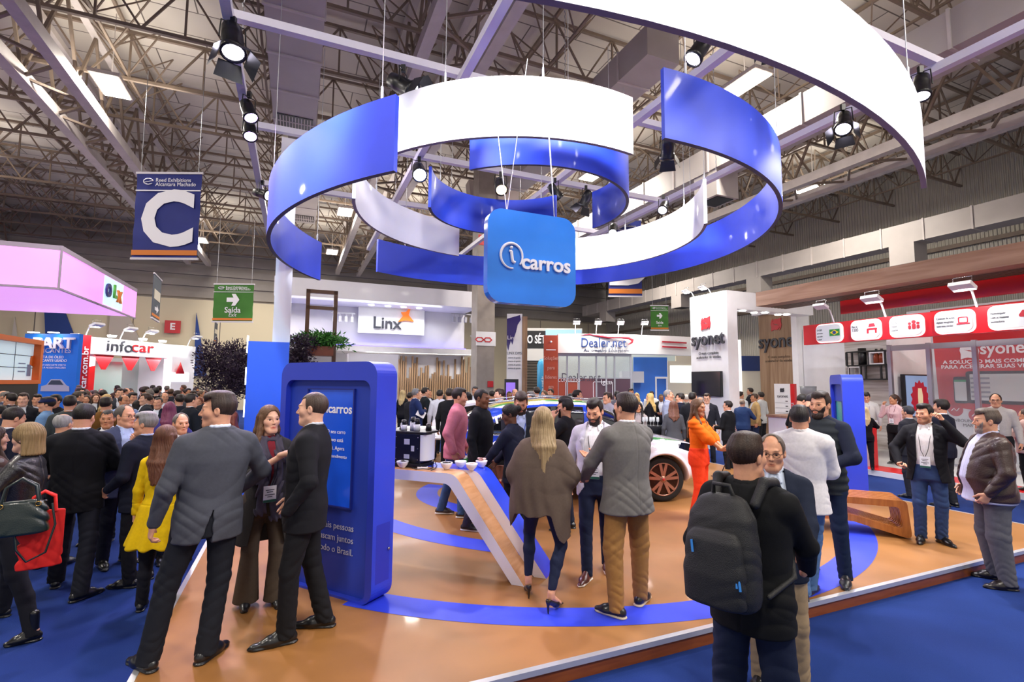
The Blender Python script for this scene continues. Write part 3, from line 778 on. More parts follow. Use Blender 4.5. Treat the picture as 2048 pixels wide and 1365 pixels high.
# bowls
bowl_m = mat('porcelain', '#F0EFF6', .2, coat=.4)
bl = ['white bowl of dark sachets beside the paper stack', 'white bowl with dark items next to the coffee machine cable', 'white bowl of sugar, first of the three close together', 'white bowl of pink sachets, front one of the three close together', 'white bowl heaped with pink sachets, behind the other two']
for i, (px, py, f) in enumerate(((805, 938, 'k'), (893, 941, 'k'), (921, 938, 'w'), (943, 943, 'p'), (963, 937, 'P'))):
    p = onz(px, py-2, CT); t = thing('bowl', bl[i], 'bowl', p, 0, 'bowls on the serving counter')
    m = MB(); m.lathe([(0, 0), (.028, 0), (.03, .008), (.052, .03), (.064, .06), (.066, .072), (.062, .072), (.05, .036), (.03, .016), (0, .014)], n=24); m.build('bowl_body', bowl_m, t)
    rr = random.Random(i)
    sm = {'k': black, 'w': mat('sugar_white', '#F5F2F2', .8), 'p': mat('pink_sachet', '#D9A9A4', .6), 'P': mat('pink_sachet')}[f]
    m = MB(); base = .05 if f in 'kwp' else .07
    for k in range(14 if f == 'P' else 9):
        a = rr.random()*6.28; r = rr.random()*.04
        m.box((r*math.cos(a), r*math.sin(a), base+rr.random()*(.02 if f != 'P' else .03)), (.04, .022, .006), rotz(rr.random()*3)@rotx(rr.uniform(-.7, .7)))
    o = m.build('sachets', sm, t); o['kind'] = 'stuff'
m = MB(); m.box((0, 0, .012), (.26, .2, .024)); m.box((.01, .01, .03), (.25, .19, .01), rotz(.1))
tag(m.build('paper_stack', mat('paper_white'), loc=onz(790, 926, CT), rz=.3), 'small stack of white paper napkins at the counter end by the kiosk', 'paper stack')
cb = MB(); q = [onz(x, y, CT+.006) for x, y in ((838, 925), (826, 930), (824, 936), (832, 939), (846, 938), (858, 939), (866, 936), (864, 929), (870, 925), (874, 931), (870, 938), (862, 941))]
q = [p-q[0] for p in q]; cb.tube(q, .005, 6)
tag(cb.build('power_cable', black, loc=onz(838, 925, CT+.006)), 'black coiled cable lying in front of the coffee machine', 'cable')
m = MB(); m.box((0, 0, .008), (.11, .05, .016)); m.m = 1; m.box((.02, 0, .018), (.05, .03, .004)); tag(m.build('power_adapter', [mat('paper_white'), black], loc=onz(845, 937, CT), rz=.2), 'small white adapter among the cables on the counter', 'adapter')
# slatted bench
bw = mat('bench_wood', '#B5702F', .4, coat=.25, wood=('#9C5A22', 3, (8, 8, 1)))
b0 = onz(1826, 1081); bz0 = onz(1645, 1062)
e = _n((b0-bz0)*[1, 1, 0]); az_b = math.degrees(math.atan2(e[0], e[1]))
LBn = 1.62
bo = b0-e*LBn/2+azv(az_b-90)*.28
bn = thing('slatted_bench', 'folded brown wooden slat bench next to the kiosk', 'bench', (bo[0], bo[1], PF), -rad(az_b-90))
hb = .47; L2 = LBn/2
def rcorner(P, r, n=5):
    out = []
    for i in range(len(P)):
        p0, p1, p2 = [np.array(P[(i+k) % len(P)], float) for k in (-1, 0, 1)]
        a = _n(p0-p1); b = _n(p2-p1); half = math.acos(np.clip(a@b, -1, 1))/2; t = min(r/math.tan(half), .45*np.linalg.norm(p0-p1), .45*np.linalg.norm(p2-p1))
        for s in np.linspace(0, 1, n): out.append(tuple((1-s)**2*(p1+a*t)+2*s*(1-s)*p1+s*s*(p1+b*t)))
    return out
outer = rcorner([(-L2+.02, hb), (L2-.04, hb), (L2, .0), (L2-.62, .16), (-L2+.55, .16), (-L2, .0)], .06)
inner = rcorner([(-L2+.12, hb-.085), (L2-.12, hb-.085), (L2-.085, .115), (L2-.62, .245), (-L2+.52, .245), (-L2+.1, .13)], .05)
ns = 9; dw = .56
for k in range(ns):
    y = -dw/2+k*dw/ns
    m = MB(); m.ring(outer, inner, y, y+dw/ns*.56); m.build('slat', bw, bn)
m = MB()
for x, z in ((-L2+.12, hb-.06), (L2-.14, hb-.06), (0, .2), (L2-.06, .08), (-L2+.06, .08)): m.b2((x-.02, -dw/2+.03, z-.015), (x+.02, dw/2-.03, z+.015))
m.build('spacer_rod', dark, bn)
# white column and blue wall at the stand's far side
q = onv(562, 690, 9.98); uu, vv = uv(q)
m = MB(); m.b2((-.14, -.14, PF), (.14, .14, 6.54)); tag(m.build('stand_column', white_p, loc=(q[0], q[1], 0), rz=RZ), 'tall white square column rising behind the blue arc', 'column')
q0 = onv(496, 690, 9.7); q1 = onv(579, 690, 9.7); ua, ub = uv(q0)[0], uv(q1)[0]; zt = onv(540, 684, 9.7)[2]
bw_t = thing('display_wall', 'bright blue free-standing wall behind the pointing woman', 'display wall', H(ua, 9.7, PF), RZ)
m = MB(); m.b2((0, 0, 0), (ub-ua, .12, zt-PF)); m.build('panel', mat('display_blue', '#2A62F0', .35, coat=.2, noise=(1, .04)), bw_t)
m = MB()
for k in range(5): m.b2((-.02, .0, .2+k*.55), (0, .12, .5+k*.55))
m.build('light_strip', glow('strip_glow', '#FFFFFF', 3), bw_t)
# ---------------------------------------------------------------- neighbouring booths
def fr(p, rz): return thing
dk = mat('dark_letters', '#35363E', .4)
redl = mat('red_letters', '#C8242C', .35)
tvb = mat('tv_screen_off', '#0C0D18', .12, coat=.4)
down_glow = glow('downlight_glow', '#FFFDF4', 14)
wood_v = mat('oak_slats', '#A8896A', .5, wood=('#8A6A4C', 1.6, (7, 7, .35)))
wood_h = mat('oak_beam', '#A8846E', .5, wood=('#8C6650', 1.1, (.5, 6, 6)))
grey_wall = mat('grey_lit_wall', '#D8D6DA', .5, noise=(1, .03))
def S_logo(m_, parent, x, z, s, y=-.02):
    m = MB()
    for k in (0, 1):
        P = [(-.28, .30), (-.1, .46), (.15, .42), (.46, .52), (.44, .2), (.5, -.05), (.42, -.35), (.28, -.5), (.32, -.25), (.25, -.08), (.05, .03), (-.2, .07), (-.32, .16)][::-1]
        q = rotz(pi*k); P = [(x+s*(c*q[0, 0]+d*q[0, 1]), z+s*(c*q[1, 0]+d*q[1, 1])) for c, d in P]
        m.prism(P, y, y+.018)
    return m.build('swirl_mark', m_, parent)
def downlight(parent, x, y, z, r=.09):
    m = MB(); m.lathe([(0, 0), (r, 0), (r, .02), (0, .02)], (x, y, z), 14); return m.build('downlight', down_glow, parent)
def armlight(label, p, az_, grp, out=.45, up=.55, e=0, sc=1.0):
    """arm lamp standing on a fascia and shining back on it"""
    t = thing('arm_lamp', label, 'lamp', p, az_, grp)
    m = MB(); m.tube([(0, 0, 0), (0, -out*.3, up*.75), (0, -out*.75, up)], .014*sc, 6); m.build('arm', white, t)
    R = rotx(rad(-25)); m = MB(); m.box((0, -out, up-.03), (.24*sc, .16*sc, .05*sc), R); m.build('lamp_head', white, t)
    m = MB(); m.box((0, -out+.012, up-.062*1), (.2*sc, .12*sc, .01), R); m.build('lamp_glass', down_glow, t)
    m = MB(); m.tube([(-.1*sc, -out, up), (-.1*sc, -out+.03, up+.1*sc), (.1*sc, -out+.03, up+.1*sc), (.1*sc, -out, up)], .008, 5); m.build('bracket', chrome, t)
    if e: area('lamp_light', t, (0, -out, up-.1), (rad(20), 0, 0), .25, e, (1, .98, .95))
    return t
# --- white pillar with television, logo and lintel
pb = onz(1462, 906, 0); uP, vP = uv(pb)
zt = onu(1450, 581, uP)[2]; vfar = uv(onu(1386, 880, uP))[1]; L = vfar-vP
RU = AZ-pi/2
t = thing('logo_pillar', 'tall white pillar with red swirl logo and dark lettering over a black television', 'pillar', H(uP, vfar), RU)
m = MB(); m.b2((0, 0, 0), (L, .42, zt)); m.build('pillar_body', white, t)
m = MB(); m.b2((L-.5, .42, zt-.55), (L, 3.9, zt)); m.build('lintel', white, t)
for x, y in ((.62, .7), (.95, .9), (.62, 1.6), (.95, 1.9), (.62, 2.7), (.95, 2.9)): downlight(t, L-.5+.5*(x-.4), y, zt-.57, .1)
def zof(py, px=1420): return onu(px, py, uP)[2]
def xof(px, py=700): return vfar-uv(onu(px, py, uP))[1]
S_logo(redl, t, xof(1413), zof(646), .42)
text('syonet', .60, dk, t, (xof(1416), -.03, zof(678)), ext=.02, bold=.012, sx=.86)
for i, s in enumerate(('O mais completo', 'acelerador de vendas.')): text(s, .125, dk, t, (xof(1417), -.01, zof(706.5+8*i)), ext=.004, sx=.95)
tv = thing('television', 'black switched-off television on the white pillar', 'television', H(uP-.06, (vfar+vP)/2+.04, zof(770)), RU)
m = MB(); m.b2((-L*.42, -.03, -.36), (L*.38, .05, .42)); m.build('casing', black, tv)
m = MB(); m.b2((-L*.405, -.034, -.34), (L*.365, -.03, .40)); m.build('screen', tvb, tv)
for px, lb in ((1388, 'arm lamp on the white pillar top, the farther one'), (1422, 'arm lamp on the white pillar top, the nearer one')):
    armlight(lb, H(uP, uv(onu(px, 590, uP))[1], zt), RU, 'arm lamps on the white pillar', .35, .18, 60)
# --- oak panel with the same logo
uw = 16.4; w0, w1 = uv(onu(1521, 760, uw))[1], uv(onu(1596, 760, uw))[1]; zw = onu(1560, 626, uw)[2]
t = thing('oak_wall', 'oak-grain panel wall with red swirl logo and dark lettering', 'panel wall', H(uw, w0), RU)
m = MB(); m.b2((0, 0, 0), (w0-w1, .3, zw)); m.build('oak_panel', wood_v, t)
m = MB(); m.b2((w0-w1, -.25, 0), (w0-w1+.22, .4, zw+.4)); m.b2((-.1, -.25, zw), (w0-w1+.22, .4, zw+.5)); m.build('white_frame', white, t)
xo = lambda px: w0-uv(onu(px, 690, uw))[1]; zo = lambda py: onu(1557, py, uw)[2]
S_logo(redl, t, xo(1554), zo(649), .46)
text('syonet', .74, dk, t, (xo(1557), -.03, zo(683)), ext=.02, bold=.012, sx=.86)
for i, s in enumerate(('O mais completo', 'acelerador de vendas.')): text(s, .15, mat('brown_print', '#6E5A48', .6), t, (xo(1557), -.01, zo(714+8*i)), ext=.004, sx=.9)
# --- wooden beam and red fascia of the red booth
uf = 12.9
v_l = uv(onu(1607, 668, uf))[1]
za = onu(1607, 652, uf)[2]; zb = onu(1607, 691, uf)[2]
t = thing('red_fascia', 'red booth fascia with five glowing rounded white panels', 'fascia', H(uf, v_l), RU)
LEN = 11.5
m = MB(); m.b2((0, 0, zb), (LEN, .12, za)); m.build('fascia_board', red_p, t)
xs = lambda px, py: v_l-uv(onu(px, py, uf))[1]; hz = (za-zb)
halo = glow('panel_halo', '#FFD0CC', 1.3); pnl = mat('grey_white_panel', '#DDDFE2', .4, emit='#DDDFE2', es=.05)
prt = mat('grey_print2', '#5A5A60', .6); prtr = mat('red_print', '#C02838', .5)
spans = [(1635, 1684), (1705, 1761), (1783, 1847), (1874, 1949), (1982, 2085)]
txt = [('O CRM', 'automotivo', 'mais usado', 'no Brasil'), ('Mais de', '1300', '', ''), ('Mais de', '200mil', 'usuários', ''), ('Controle de ações', 'digitais integradas', 'com suas vendas.', ''), ('Homologado', 'com as maiores', 'montadoras', '')]
for (a, b), T in zip(spans, txt):
    x0, x1 = xs(a, 660), xs(b, 655); w_ = x1-x0; c = (x0+x1)/2; zc_ = (za+zb)/2; h_ = hz*.80
    m = MB(); m.prism(rrect(w_+.07, h_+.07, .14, 5, c, zc_-h_/2-.035), -.015, .0); o = m.build('glowing_edge', halo, t)
    m = MB(); m.prism(rrect(w_, h_, .12, 5, c, zc_-h_/2), -.07, -.02); o = m.build('white_panel', pnl, t)
    for i, s in enumerate(T):
        if s: text(s, h_*(.27 if s == '1300' else (.155 if i == 0 or len(T[3]) == 0 else .12)), prt, o, (x0+.05*w_, -.075, zc_+h_*(.2-.19*i)), ext=.002, sx=.66, align='LEFT')
    ic = MB(); ix = c+w_*.27
    if a == 1635:
        ic.b2((ix-w_*.2, -.08, zc_-h_*.2), (ix+w_*.2, -.072, zc_+h_*.2)); fl = ic.build('flag', mat('flag_green', '#1E8A3C', .5), o)
        ic = MB(); ic.prism([(ix, zc_+h_*.16), (ix-w_*.17, zc_), (ix, zc_-h_*.16), (ix+w_*.17, zc_)], -.084, -.078); ic.build('flag_diamond', mat('flag_yellow', '#F0D020', .5), fl)
        ic = MB(); ic.prism([(ix+.07*w_*math.cos(k), zc_+.07*w_*math.sin(k)) for k in np.linspace(0, 2*pi, 17)[:-1]], -.088, -.083); ic.build('flag_disc', mat('flag_blue', '#1C3A8A', .5), fl)
    elif a == 1705:
        ic.prism(rrect(w_*.36, h_*.10, .02, 3, ix, zc_-.02), -.08, -.07); ic.prism([(ix-w_*.12, zc_+.06), (ix-w_*.08, zc_+.14), (ix+w_*.08, zc_+.14), (ix+w_*.12, zc_+.06)], -.08, -.07)
        for q in (-.15, .13): ic.b2((ix+w_*q-.02, -.08, zc_-.1), (ix+w_*q+.02, -.07, zc_))
        ic.build('car_icon', prtr, o)
    elif a == 1783:
        for q, s_ in ((0, 1), (-.13, .75), (.13, .75)):
            ic.prism(rrect(w_*.11*s_, h_*.3*s_, .03, 3, ix+q*w_, zc_-h_*.2), -.08, -.07); ic.prism([(ix+q*w_+.04*s_*math.cos(k), zc_+h_*(.3*s_-.12)+.04*s_*math.sin(k)) for k in np.linspace(0, 2*pi, 13)[:-1]], -.08, -.07)
        ic.build('people_icon', prtr, o)
    elif a == 1874:
        ic.ring(rrect(w_*.26, h_*.3, .02, 2, ix, zc_-h_*.1), rrect(w_*.2, h_*.22, .01, 2, ix, zc_-h_*.06), -.08, -.07); ic.b2((ix-w_*.17, -.08, zc_-h_*.16), (ix+w_*.17, -.07, zc_-h_*.11)); ic.build('laptop_icon', prtr, o)
    else:
        ic.prism(rrect(w_*.3, h_*.16, .03, 3, ix, zc_-h_*.05), -.08, -.07); ic.prism([(ix-.1, zc_+h_*.1), (ix-.06, zc_+h_*.25), (ix+.06, zc_+h_*.25), (ix+.1, zc_+h_*.1)], -.08, -.07); ic.build('car_icon', prtr, o)
for px, lb, s in ((1668, 'unlit arm lamp on the red fascia beside the first white panel', 1.3), (1772, 'lit arm lamp on the red fascia between the second and third white panel', 1.6), (1956, 'brightly lit arm lamp on the red fascia near the last white panels', 1.6)):
    armlight(lb, H(uf, v_l-xs(px, 640), za), RU, 'arm lamps on the red fascia', .5, .42, 40 if 'unlit' not in lb else 0, s)
ub = 12.45; zb1 = onu(1520, 612, ub)[2]; zb2 = onu(1520, 584, ub)[2]
t = thing('wooden_beam', 'long oak beam over the red booth with dark ribbed underside', 'beam', H(ub, uv(onu(1512, 600, ub))[1]), RU)
m = MB(); m.b2((0, 0, zb1), (13.5, .45, zb2)); m.build('beam_body', wood_h, t)
m = MB()
for i in range(6): m.b2((.0, .46+i*.14, zb1-.0), (13.5, .54+i*.14, zb1+.1))
m.build('ribs', mat('rib_wood', '#5A4438', .5), t)
m = MB(); m.b2((1.6, 1.35, zb1-.35), (13.5, 1.45, zb1+.12)); m.build('red_band', red_p, t)
# --- booth interior
us_ = 16.4; gf = .12
t = thing('booth_floor', 'low white booth floor with a red border beside the blue carpet', 'platform', H(12.15, 13.2), RU); t['kind'] = 'structure'
m = MB(); m.b2((-.0, 0, 0), (14, 6, gf)); m.build('plinth', white, t)
m = MB(); m.b2((0, .02, gf), (14, .75, gf+.006)); m.build('red_border', red_p, t)
m = MB(); m.b2((0, .0, 0), (14, .0, 0)) if False else m.b2((3.2, .75, gf), (14, 6, gf+.004)); m.build('white_vinyl', mat('pale_vinyl', '#D9DAD8', .25, coat=.2), t)
plank = mat('whitewashed_planks', '#D8D2CC', .6, wood=('#A89C92', 1.2, (.6, .6, 9)))
v_a, v_b = uv(onu(1690, 720, us_))[1], uv(onu(1866, 740, us_))[1]
m = MB(); m.b2((-(w1-.24-v_a), 0, 0), (0, .15, 4.0)); tag(m.build('booth_wall', white, loc=H(us_, v_a), rz=RU), 'plain white booth wall behind the coffee grinder', 'booth wall')
m = MB(); m.b2((0, 0, 0), (v_a-v_b, .15, 4.0)); tag(m.build('plank_wall', plank, loc=H(us_, v_a), rz=RU), 'whitewashed plank wall behind the open black shelf', 'booth wall')
xq = lambda px, py=750: v_a-uv(onu(px, py, us_-.3))[1]; zq_ = lambda py, px=1735: onu(px, py, us_-.3)[2]
sh = thing('open_shelf', 'black metal open shelf with white boxes on the plank wall', 'shelf', H(us_-.3, v_a), RU)
x0, x1 = xq(1694), xq(1779); z3, z2_, z1_ = zq_(703), zq_(731), zq_(759)
m = MB()
for z in (z3, z2_, z1_): m.b2((x0, 0, z-.02), (x1, .26, z+.02))
m.build('shelf_board', black, sh)
for a, zl, zh in ((1694, z2_, z3), (1705, z2_, z3), (1739, z2_, z3), (1771, z2_, z3), (1721, z1_, z2_), (1731, z1_, z2_), (1762, z1_, z2_), (1773, z1_, z2_), (1697, z1_, z2_)):
    m = MB(); x = xq(a); m.b2((x-.025, 0, zl), (x+.025, .04, zh)); m.build('upright', black, sh)
for a, b, zl, zh, lb in ((1739, 1770, z2_+.02, z3-.03, 'white box'), (1696, 1721, z1_+.03, z2_-.03, 'white box')):
    m = MB(); m.ring([(xq(a), zl), (xq(b), zl), (xq(b), zh), (xq(a), zh)], [(xq(a)+.04, zl+.04), (xq(b)-.04, zl+.04), (xq(b)-.04, zh-.04), (xq(a)+.04, zh-.04)], .0, .26); m.build('box_frame', white, sh)
for i, a in enumerate((1750, 1761)):
    t = thing('bottle', ['amber bottle in the white shelf box, the one towards the oak panel', 'amber bottle in the white shelf box, the one towards the glass wall'][i], 'bottle', H(us_-.18, v_a-xq(a), z2_+.065), RU, 'bottles on the shelf')
    m = MB(); m.lathe([(0, 0), (.085, 0), (.085, .22), (.03, .30), (.03, .35), (0, .35)], n=14); m.build('glass', mat('amber_glass', '#8A3A1E', .15), t)
    m = MB(); m.lathe([(0, .35), (.035, .35), (.035, .43), (0, .43)], n=12); m.build('stopper', black, t)
m = MB(); m.lathe([(0, 0), (.11, 0), (.11, .52), (0, .52)], n=16); tag(m.build('canister', black, loc=H(us_-.17, v_a-xq(1721), z2_+.021)), 'tall dark canister standing on the open black shelf', 'canister')
# partition with the small screen, glass front and red poster wall
vq_ = v_b; ug_ = uv(onv(1785, 760, vq_))[0]; gl = mat('booth_glass', '#DDE8EE', .05, alpha=.13, spec=.5); alu = mat('aluminium', '#B9BCC6', .35, metal=.7)
m = MB(); m.b2((0, 0, 0), (us_-ug_-.01, .1, 3.75)); tag(m.build('partition', white, loc=H(ug_, vq_), rz=RZ), 'white partition carrying the small screen with a red star picture', 'partition')
sc = onv(1835, 792, vq_-.12); t = thing('wall_screen', 'small wall screen showing a red starburst', 'screen', sc, RZ)
m = MB(); m.b2((-.62, -.05, -.57), (.62, .05, .57)); m.b2((-.2, .05, -.2), (.2, .12, .2)); m.build('casing', black, t)
m = MB(); m.b2((-.585, -.056, -.535), (.585, -.05, .535)); m.build('screen', mat('screen_pale', '#8CA6CE', .3, emit='#8CA6CE', es=.35), t)
m = MB(); P = [((.42 if k % 2 else .34)*math.cos(a), (.5 if k % 2 else .42)*math.sin(a)-.08) for k, a in enumerate(np.linspace(0, 2*pi, 29)[:-1])]; P = [(p[0], max(p[1], -.53)) for p in P]; m.prism(P, -.062, -.057); m.build('star_picture', mat('star_red', '#B01830', .4, emit='#B01830', es=.3), t)
m = MB(); m.prism([(-.1, -.53), (.1, -.53), (.12, .0), (.08, .2), (-.08, .2), (-.1, 0)], -.066, -.063); m.build('pale_shape', mat('pale_shape', '#E8D8B0', .5, emit='#E8D8B0', es=.3), t)
rv0, rv1 = uv(onu(1868, 740, us_))[1], -1.5
t = thing('poster_wall', 'red and white poster wall with tablet and laptop pictures behind the glass', 'poster wall', H(us_, rv0), RU)
Lw = rv0-rv1; xr = lambda px, py=740: rv0-uv(onu(px, py, us_))[1]; zr = lambda px, py: onu(px, py, us_)[2]
m = MB(); m.b2((-.6, 0, 0), (Lw, .15, 4.2)); m.build('white_board', mat('poster_white', '#E6EAF0', .4), t)
m = MB()
P = [(xr(1868), 4.15), (xr(1875), zr(1875, 804)), (xr(1910), zr(1910, 815)), (xr(1950), zr(1950, 822)), (xr(2000), zr(2000, 825)), (xr(2048), zr(2048, 822)), (Lw, zr(2048, 815)), (Lw, 4.15)]
m.prism(P, -.012, -.002); m.build('red_print', mat('poster_red', '#C81E22', .35, coat=.1), t)
S_logo(wl, t, xr(1942), zr(1942, 702), .42, -.03)
text('syonet', .42, wl, t, (xr(1963), -.02, zr(1985, 698)), ext=.004, bold=.015, sx=.9, align='LEFT')
for i, (s, py) in enumerate((('A SOLUÇÃO MAIS COMPLETA', 723), ('PARA ACELERAR SUAS VENDAS', 733))): text(s, .135, wl, t, (xr(1984), -.02, zr(1984, py)), ext=.003, bold=.02, sx=1.15)
def slab(nm, a, b, t0, t1, mm, par, y0=-.03, y1=-.014, r=.06):
    m = MB(); xa, xb = xr(a), xr(b); za_, zb_ = zr((a+b)/2, t1), zr((a+b)/2, t0); m.prism(rrect(xb-xa, zb_-za_, r, 3, (xa+xb)/2, za_), y0, y1); return m.build(nm, mm, par)
tb = slab('tablet_picture', 1906, 1934, 754, 807, dark, t); slab('tablet_screen', 1908, 1932, 760, 802, mat('scr_w', '#D8E2E2', .4), tb, -.034, -.03, .02); slab('green_bar', 1908, 1932, 760, 764, mat('scr_g', '#2E9A60', .4), tb, -.037, -.034, .01)
lp = slab('laptop_picture', 1932, 2120, 742, 810, dark, t, -.04, -.03); slab('laptop_screen', 1940, 2110, 748, 803, mat('scr_w'), lp, -.045, -.04, .02)
m = MB()
for k in range(5): xk = xr(1946); zk = zr(1946, 757+9*k); m.b2((xk-.05, -.05, zk-.03), (xk+.35, -.045, zk+.02))
m.build('screen_rows', mat('scr_grey', '#9AA4AE', .5), lp)
for px, py, s in ((1906, 820, 'LEADS INBOUND'), (1947, 831, 'MARKETING'), (2037, 835, 'APPS')):
    x, z = xr(px), zr(px, py); m = MB(); m.prism([(x+.17*math.cos(a), z+.17*math.sin(a)) for a in np.linspace(0, 2*pi, 21)[:-1]], -.012, -.004); o = m.build('round_icon', prtr, t)
    m = MB(); m.tube([(x-.09, -.016, z-.03), (x-.03, -.016, z+.04), (x+.03, -.016, z-.03), (x+.09, -.016, z+.05)], .012, 5); m.build('icon_line', wl, o)
    text(s, .11, prt, t, (x, -.008, z-.28), ext=.002)
t = thing('glass_wall', 'glass wall with aluminium posts in front of the red poster', 'glass wall', H(ug_, vq_), RU)
xg = lambda px: vq_-uv(onu(px, 780, ug_))[1]
zg1 = zb-.02
for a in (1783, 1862, 1955): 
    x = xg(a); m = MB(); m.b2((x-.045, -.045, gf), (x+.045, .045, zg1)); m.build('post', alu, t)
m = MB()
m.b2((xg(1783), -.03, zg1-.16), (9, .03, zg1-.02)); m.b2((xg(1783), -.02, gf+.02), (9, .02, gf+.07)); m.build('rail', alu, t)
xx = [xg(a) for a in (1783, 1862, 1955)]+[6.5]
for a, b in ((1, 2), (2, 3)):
    m = MB(); m.b2((xx[a]+.05, -.006, gf+.08), (xx[b]-.05, .006, zg1-.17)); m.build('pane', gl, t)
# red reception counter, display stand, extinguisher, coffee grinder, seating
rc = onz(1757, 932, gf); t = thing('reception_counter', 'red reception counter with a pale grey end panel', 'counter', rc, RZ)
zc2 = ony(1740, 845, rc[1])[2]-gf
m = MB(); m.b2((-.32, 0, 0), (0, .5, zc2)); m.build('red_front', red_p, t)
m = MB(); m.b2((-.46, .0, 0), (-.325, .5, zc2)); m.b2((-.48, -.03, zc2), (.02, .53, zc2+.04)); m.build('grey_end', mat('pale_grey_panel', '#C9CBD4', .4), t)
ds = onz(1573, 885, gf); zd = ony(1568, 768, ds[1])[2]-gf
t = thing('totem_stand', 'narrow white printed totem with a red edge against the oak panel', 'totem', ds, RU+.15)
m = MB(); m.b2((-.36, 0, 0), (.2, .1, zd)); m.build('totem_board', white, t)
m = MB(); m.b2((.2, -.01, 0), (.34, .12, zd)); m.build('red_edge', red_p, t)
S_logo(dk, t, -.08, zd-.22, .14, -.02); text('syonet', .14, dk, t, (-.08, -.008, zd-.42), ext=.002)
m = MB()
for k in range(9): m.b2((-.33, -.006, zd-.65-k*.17), (.15, -.001, zd-.645-k*.17)); m.b2((.02, -.006, zd-.6-k*.17), (.10, -.001, zd-.57-k*.17))
m.build('printed_rows', dk, t)
text('RECARREGUE AQUI', .13, wl, t, (.27, -.014, zd-1.2), rot=(pi/2, -pi/2, 0), ext=.002)
fe = onz(1553, 884, gf); t = thing('fire_extinguisher', 'red fire extinguisher at the foot of the oak panel', 'fire extinguisher', fe)
m = MB(); m.lathe([(0, 0), (.1, 0), (.1, .62), (.05, .72), (.03, .75), (0, .75)], n=16); m.build('cylinder_body', mat('ext_red', '#C01018', .25, coat=.4), t)
m = MB(); m.box((0, 0, .8), (.05, .05, .1)); m.tube([(0, 0, .8), (.1, 0, .78), (.13, 0, .5), (.11, 0, .2)], .014, 6); m.build('valve', black, t)
bc = ony(1640, 800, 14.6); t = thing('coffee_bar', 'coffee bar with wooden top behind the bending men', 'counter', (bc[0], bc[1], gf), RZ)
m = MB(); m.b2((-1.4, 0, 0), (1.4, .6, 1.0)); m.build('bar_front', white, t); m = MB(); m.b2((-1.45, -.03, 1.0), (1.45, .63, 1.06)); m.build('bar_top', wood_h, t)
gp = np.array([bc[0]-.15, bc[1]+.3, gf+1.06]); t = thing('coffee_grinder', 'coffee grinder with clear hopper on the coffee bar', 'coffee grinder', gp)
m = MB(); m.b2((-.12, -.14, 0), (.12, .14, .42)); m.build('body', black, t)
m = MB(); m.lathe([(0, .42), (.07, .42), (.1, .5), (.21, .62), (.22, .82), (0, .82)], n=16); m.build('hopper', mat('smoke_plastic', '#8A8E92', .2, alpha=.7), t)
t = thing('espresso_machine', 'bronze and black espresso machine on the coffee bar', 'espresso machine', gp+np.array([.75, .05, 0]))
m = MB(); m.b2((-.42, -.22, 0), (.42, .22, .38)); m.build('body', mat('bronze_metal', '#6A5A44', .35, metal=.6), t); m = MB(); m.b2((-.44, -.25, .38), (.44, .25, .46)); m.build('cup_tray', black, t)
# --- white curved booth with the blue serif name
cr = [ony(1116, 690, 19.0), ony(1180, 690, 18.9), ony(1250, 690, 19.0), ony(1320, 690, 19.4), ony(1420, 690, 20.2)]
t = thing('curved_fascia', 'white curved booth fascia with dark blue name and a red swoosh', 'fascia', (cr[0][0], cr[0][1], 0), 0)
z0f, z1f = ony(1250, 707.5, 19)[2], ony(1250, 669, 19)[2]
pts = [(p[0]-cr[0][0], p[1]-cr[0][1]) for p in cr]
m = MB(); n = len(pts)
V = [(x, y, z0f) for x, y in pts]+[(x, y, z1f) for x, y in pts]+[(x, y+.5, z1f) for x, y in pts]+[(x, y+.5, z0f) for x, y in pts]
for k in range(3): m.add(V, [(k*n+i, k*n+i+1, (k+1)*n+i+1, (k+1)*n+i) for i in range(n-1)], False)
m.add(V, [(i, 3*n+i, 3*n+i+1, i+1) for i in range(n-1)]+[(0, n, 2*n, 3*n), (n-1, 4*n-1, 3*n-1, 2*n-1)]); m.build('fascia_board', mat('pearl_white', '#ECEAE8', .45, noise=(.6, .03)), t)
navy_l = mat('navy_letters', '#1D3A78', .4)
X_ = lambda px: ony(px, 690, 19)[0]-cr[0][0]; Z_ = lambda py: ony(1250, py, 19)[2]
text('Dealer.net', .52, navy_l, t, (X_(1206), -.10, Z_(687.5)), ext=.012, sx=.78)
m = MB()
for a, b in ((1158, 696.0), (1157.5, 683.0)): pass
m.build('x', navy_l, t) if False else None
text('Automotive Ecosystem', .17, mat('navy_small', '#2A3458', .4), t, (X_(1212), -.09, Z_(702)), ext=.008, sx=1.08)
m = MB(); sw = [(1160, 671.5), (1178, 670.3), (1195, 673), (1215, 676.5), (1238, 676), (1256, 677), (1264, 681), (1262, 686), (1255, 690)]
m.tube([(X_(a), -.11, Z_(b)) for a, b in sw], [.012, .03, .04, .045, .04, .05, .06, .05, .01], 6); m.build('swoosh', mat('swoosh_red', '#A81E30', .35), t)
for py in (682, 692): m = MB(); m.bar((X_(1330), .32, Z_(py)), (X_(1384), .62, Z_(py+1)), .05, .06); m.build('red_line', mat('swoosh_red'), t)
for i, px in enumerate((1150, 1192, 1236, 1283)):
    armlight(['first arm lamp on the curved white fascia, by the orange panel', 'second arm lamp on the curved white fascia, above the swoosh start', 'third arm lamp on the curved white fascia, above the name end', 'fourth arm lamp on the curved white fascia, below the green banner'][i], (ony(px, 670, 19.1)[0], ony(px, 670, 19.1)[1], z1f), 0, 'arm lamps on the curved fascia', .5, .42, 22, 1.1)
t = thing('glass_office', 'glass meeting room with reddish frosted band under the curved fascia', 'glass wall', (cr[0][0], 19.3, 0), 0)
xs_ = [X_(a) for a in (1117, 1136, 1160, 1195, 1215, 1232, 1265)]
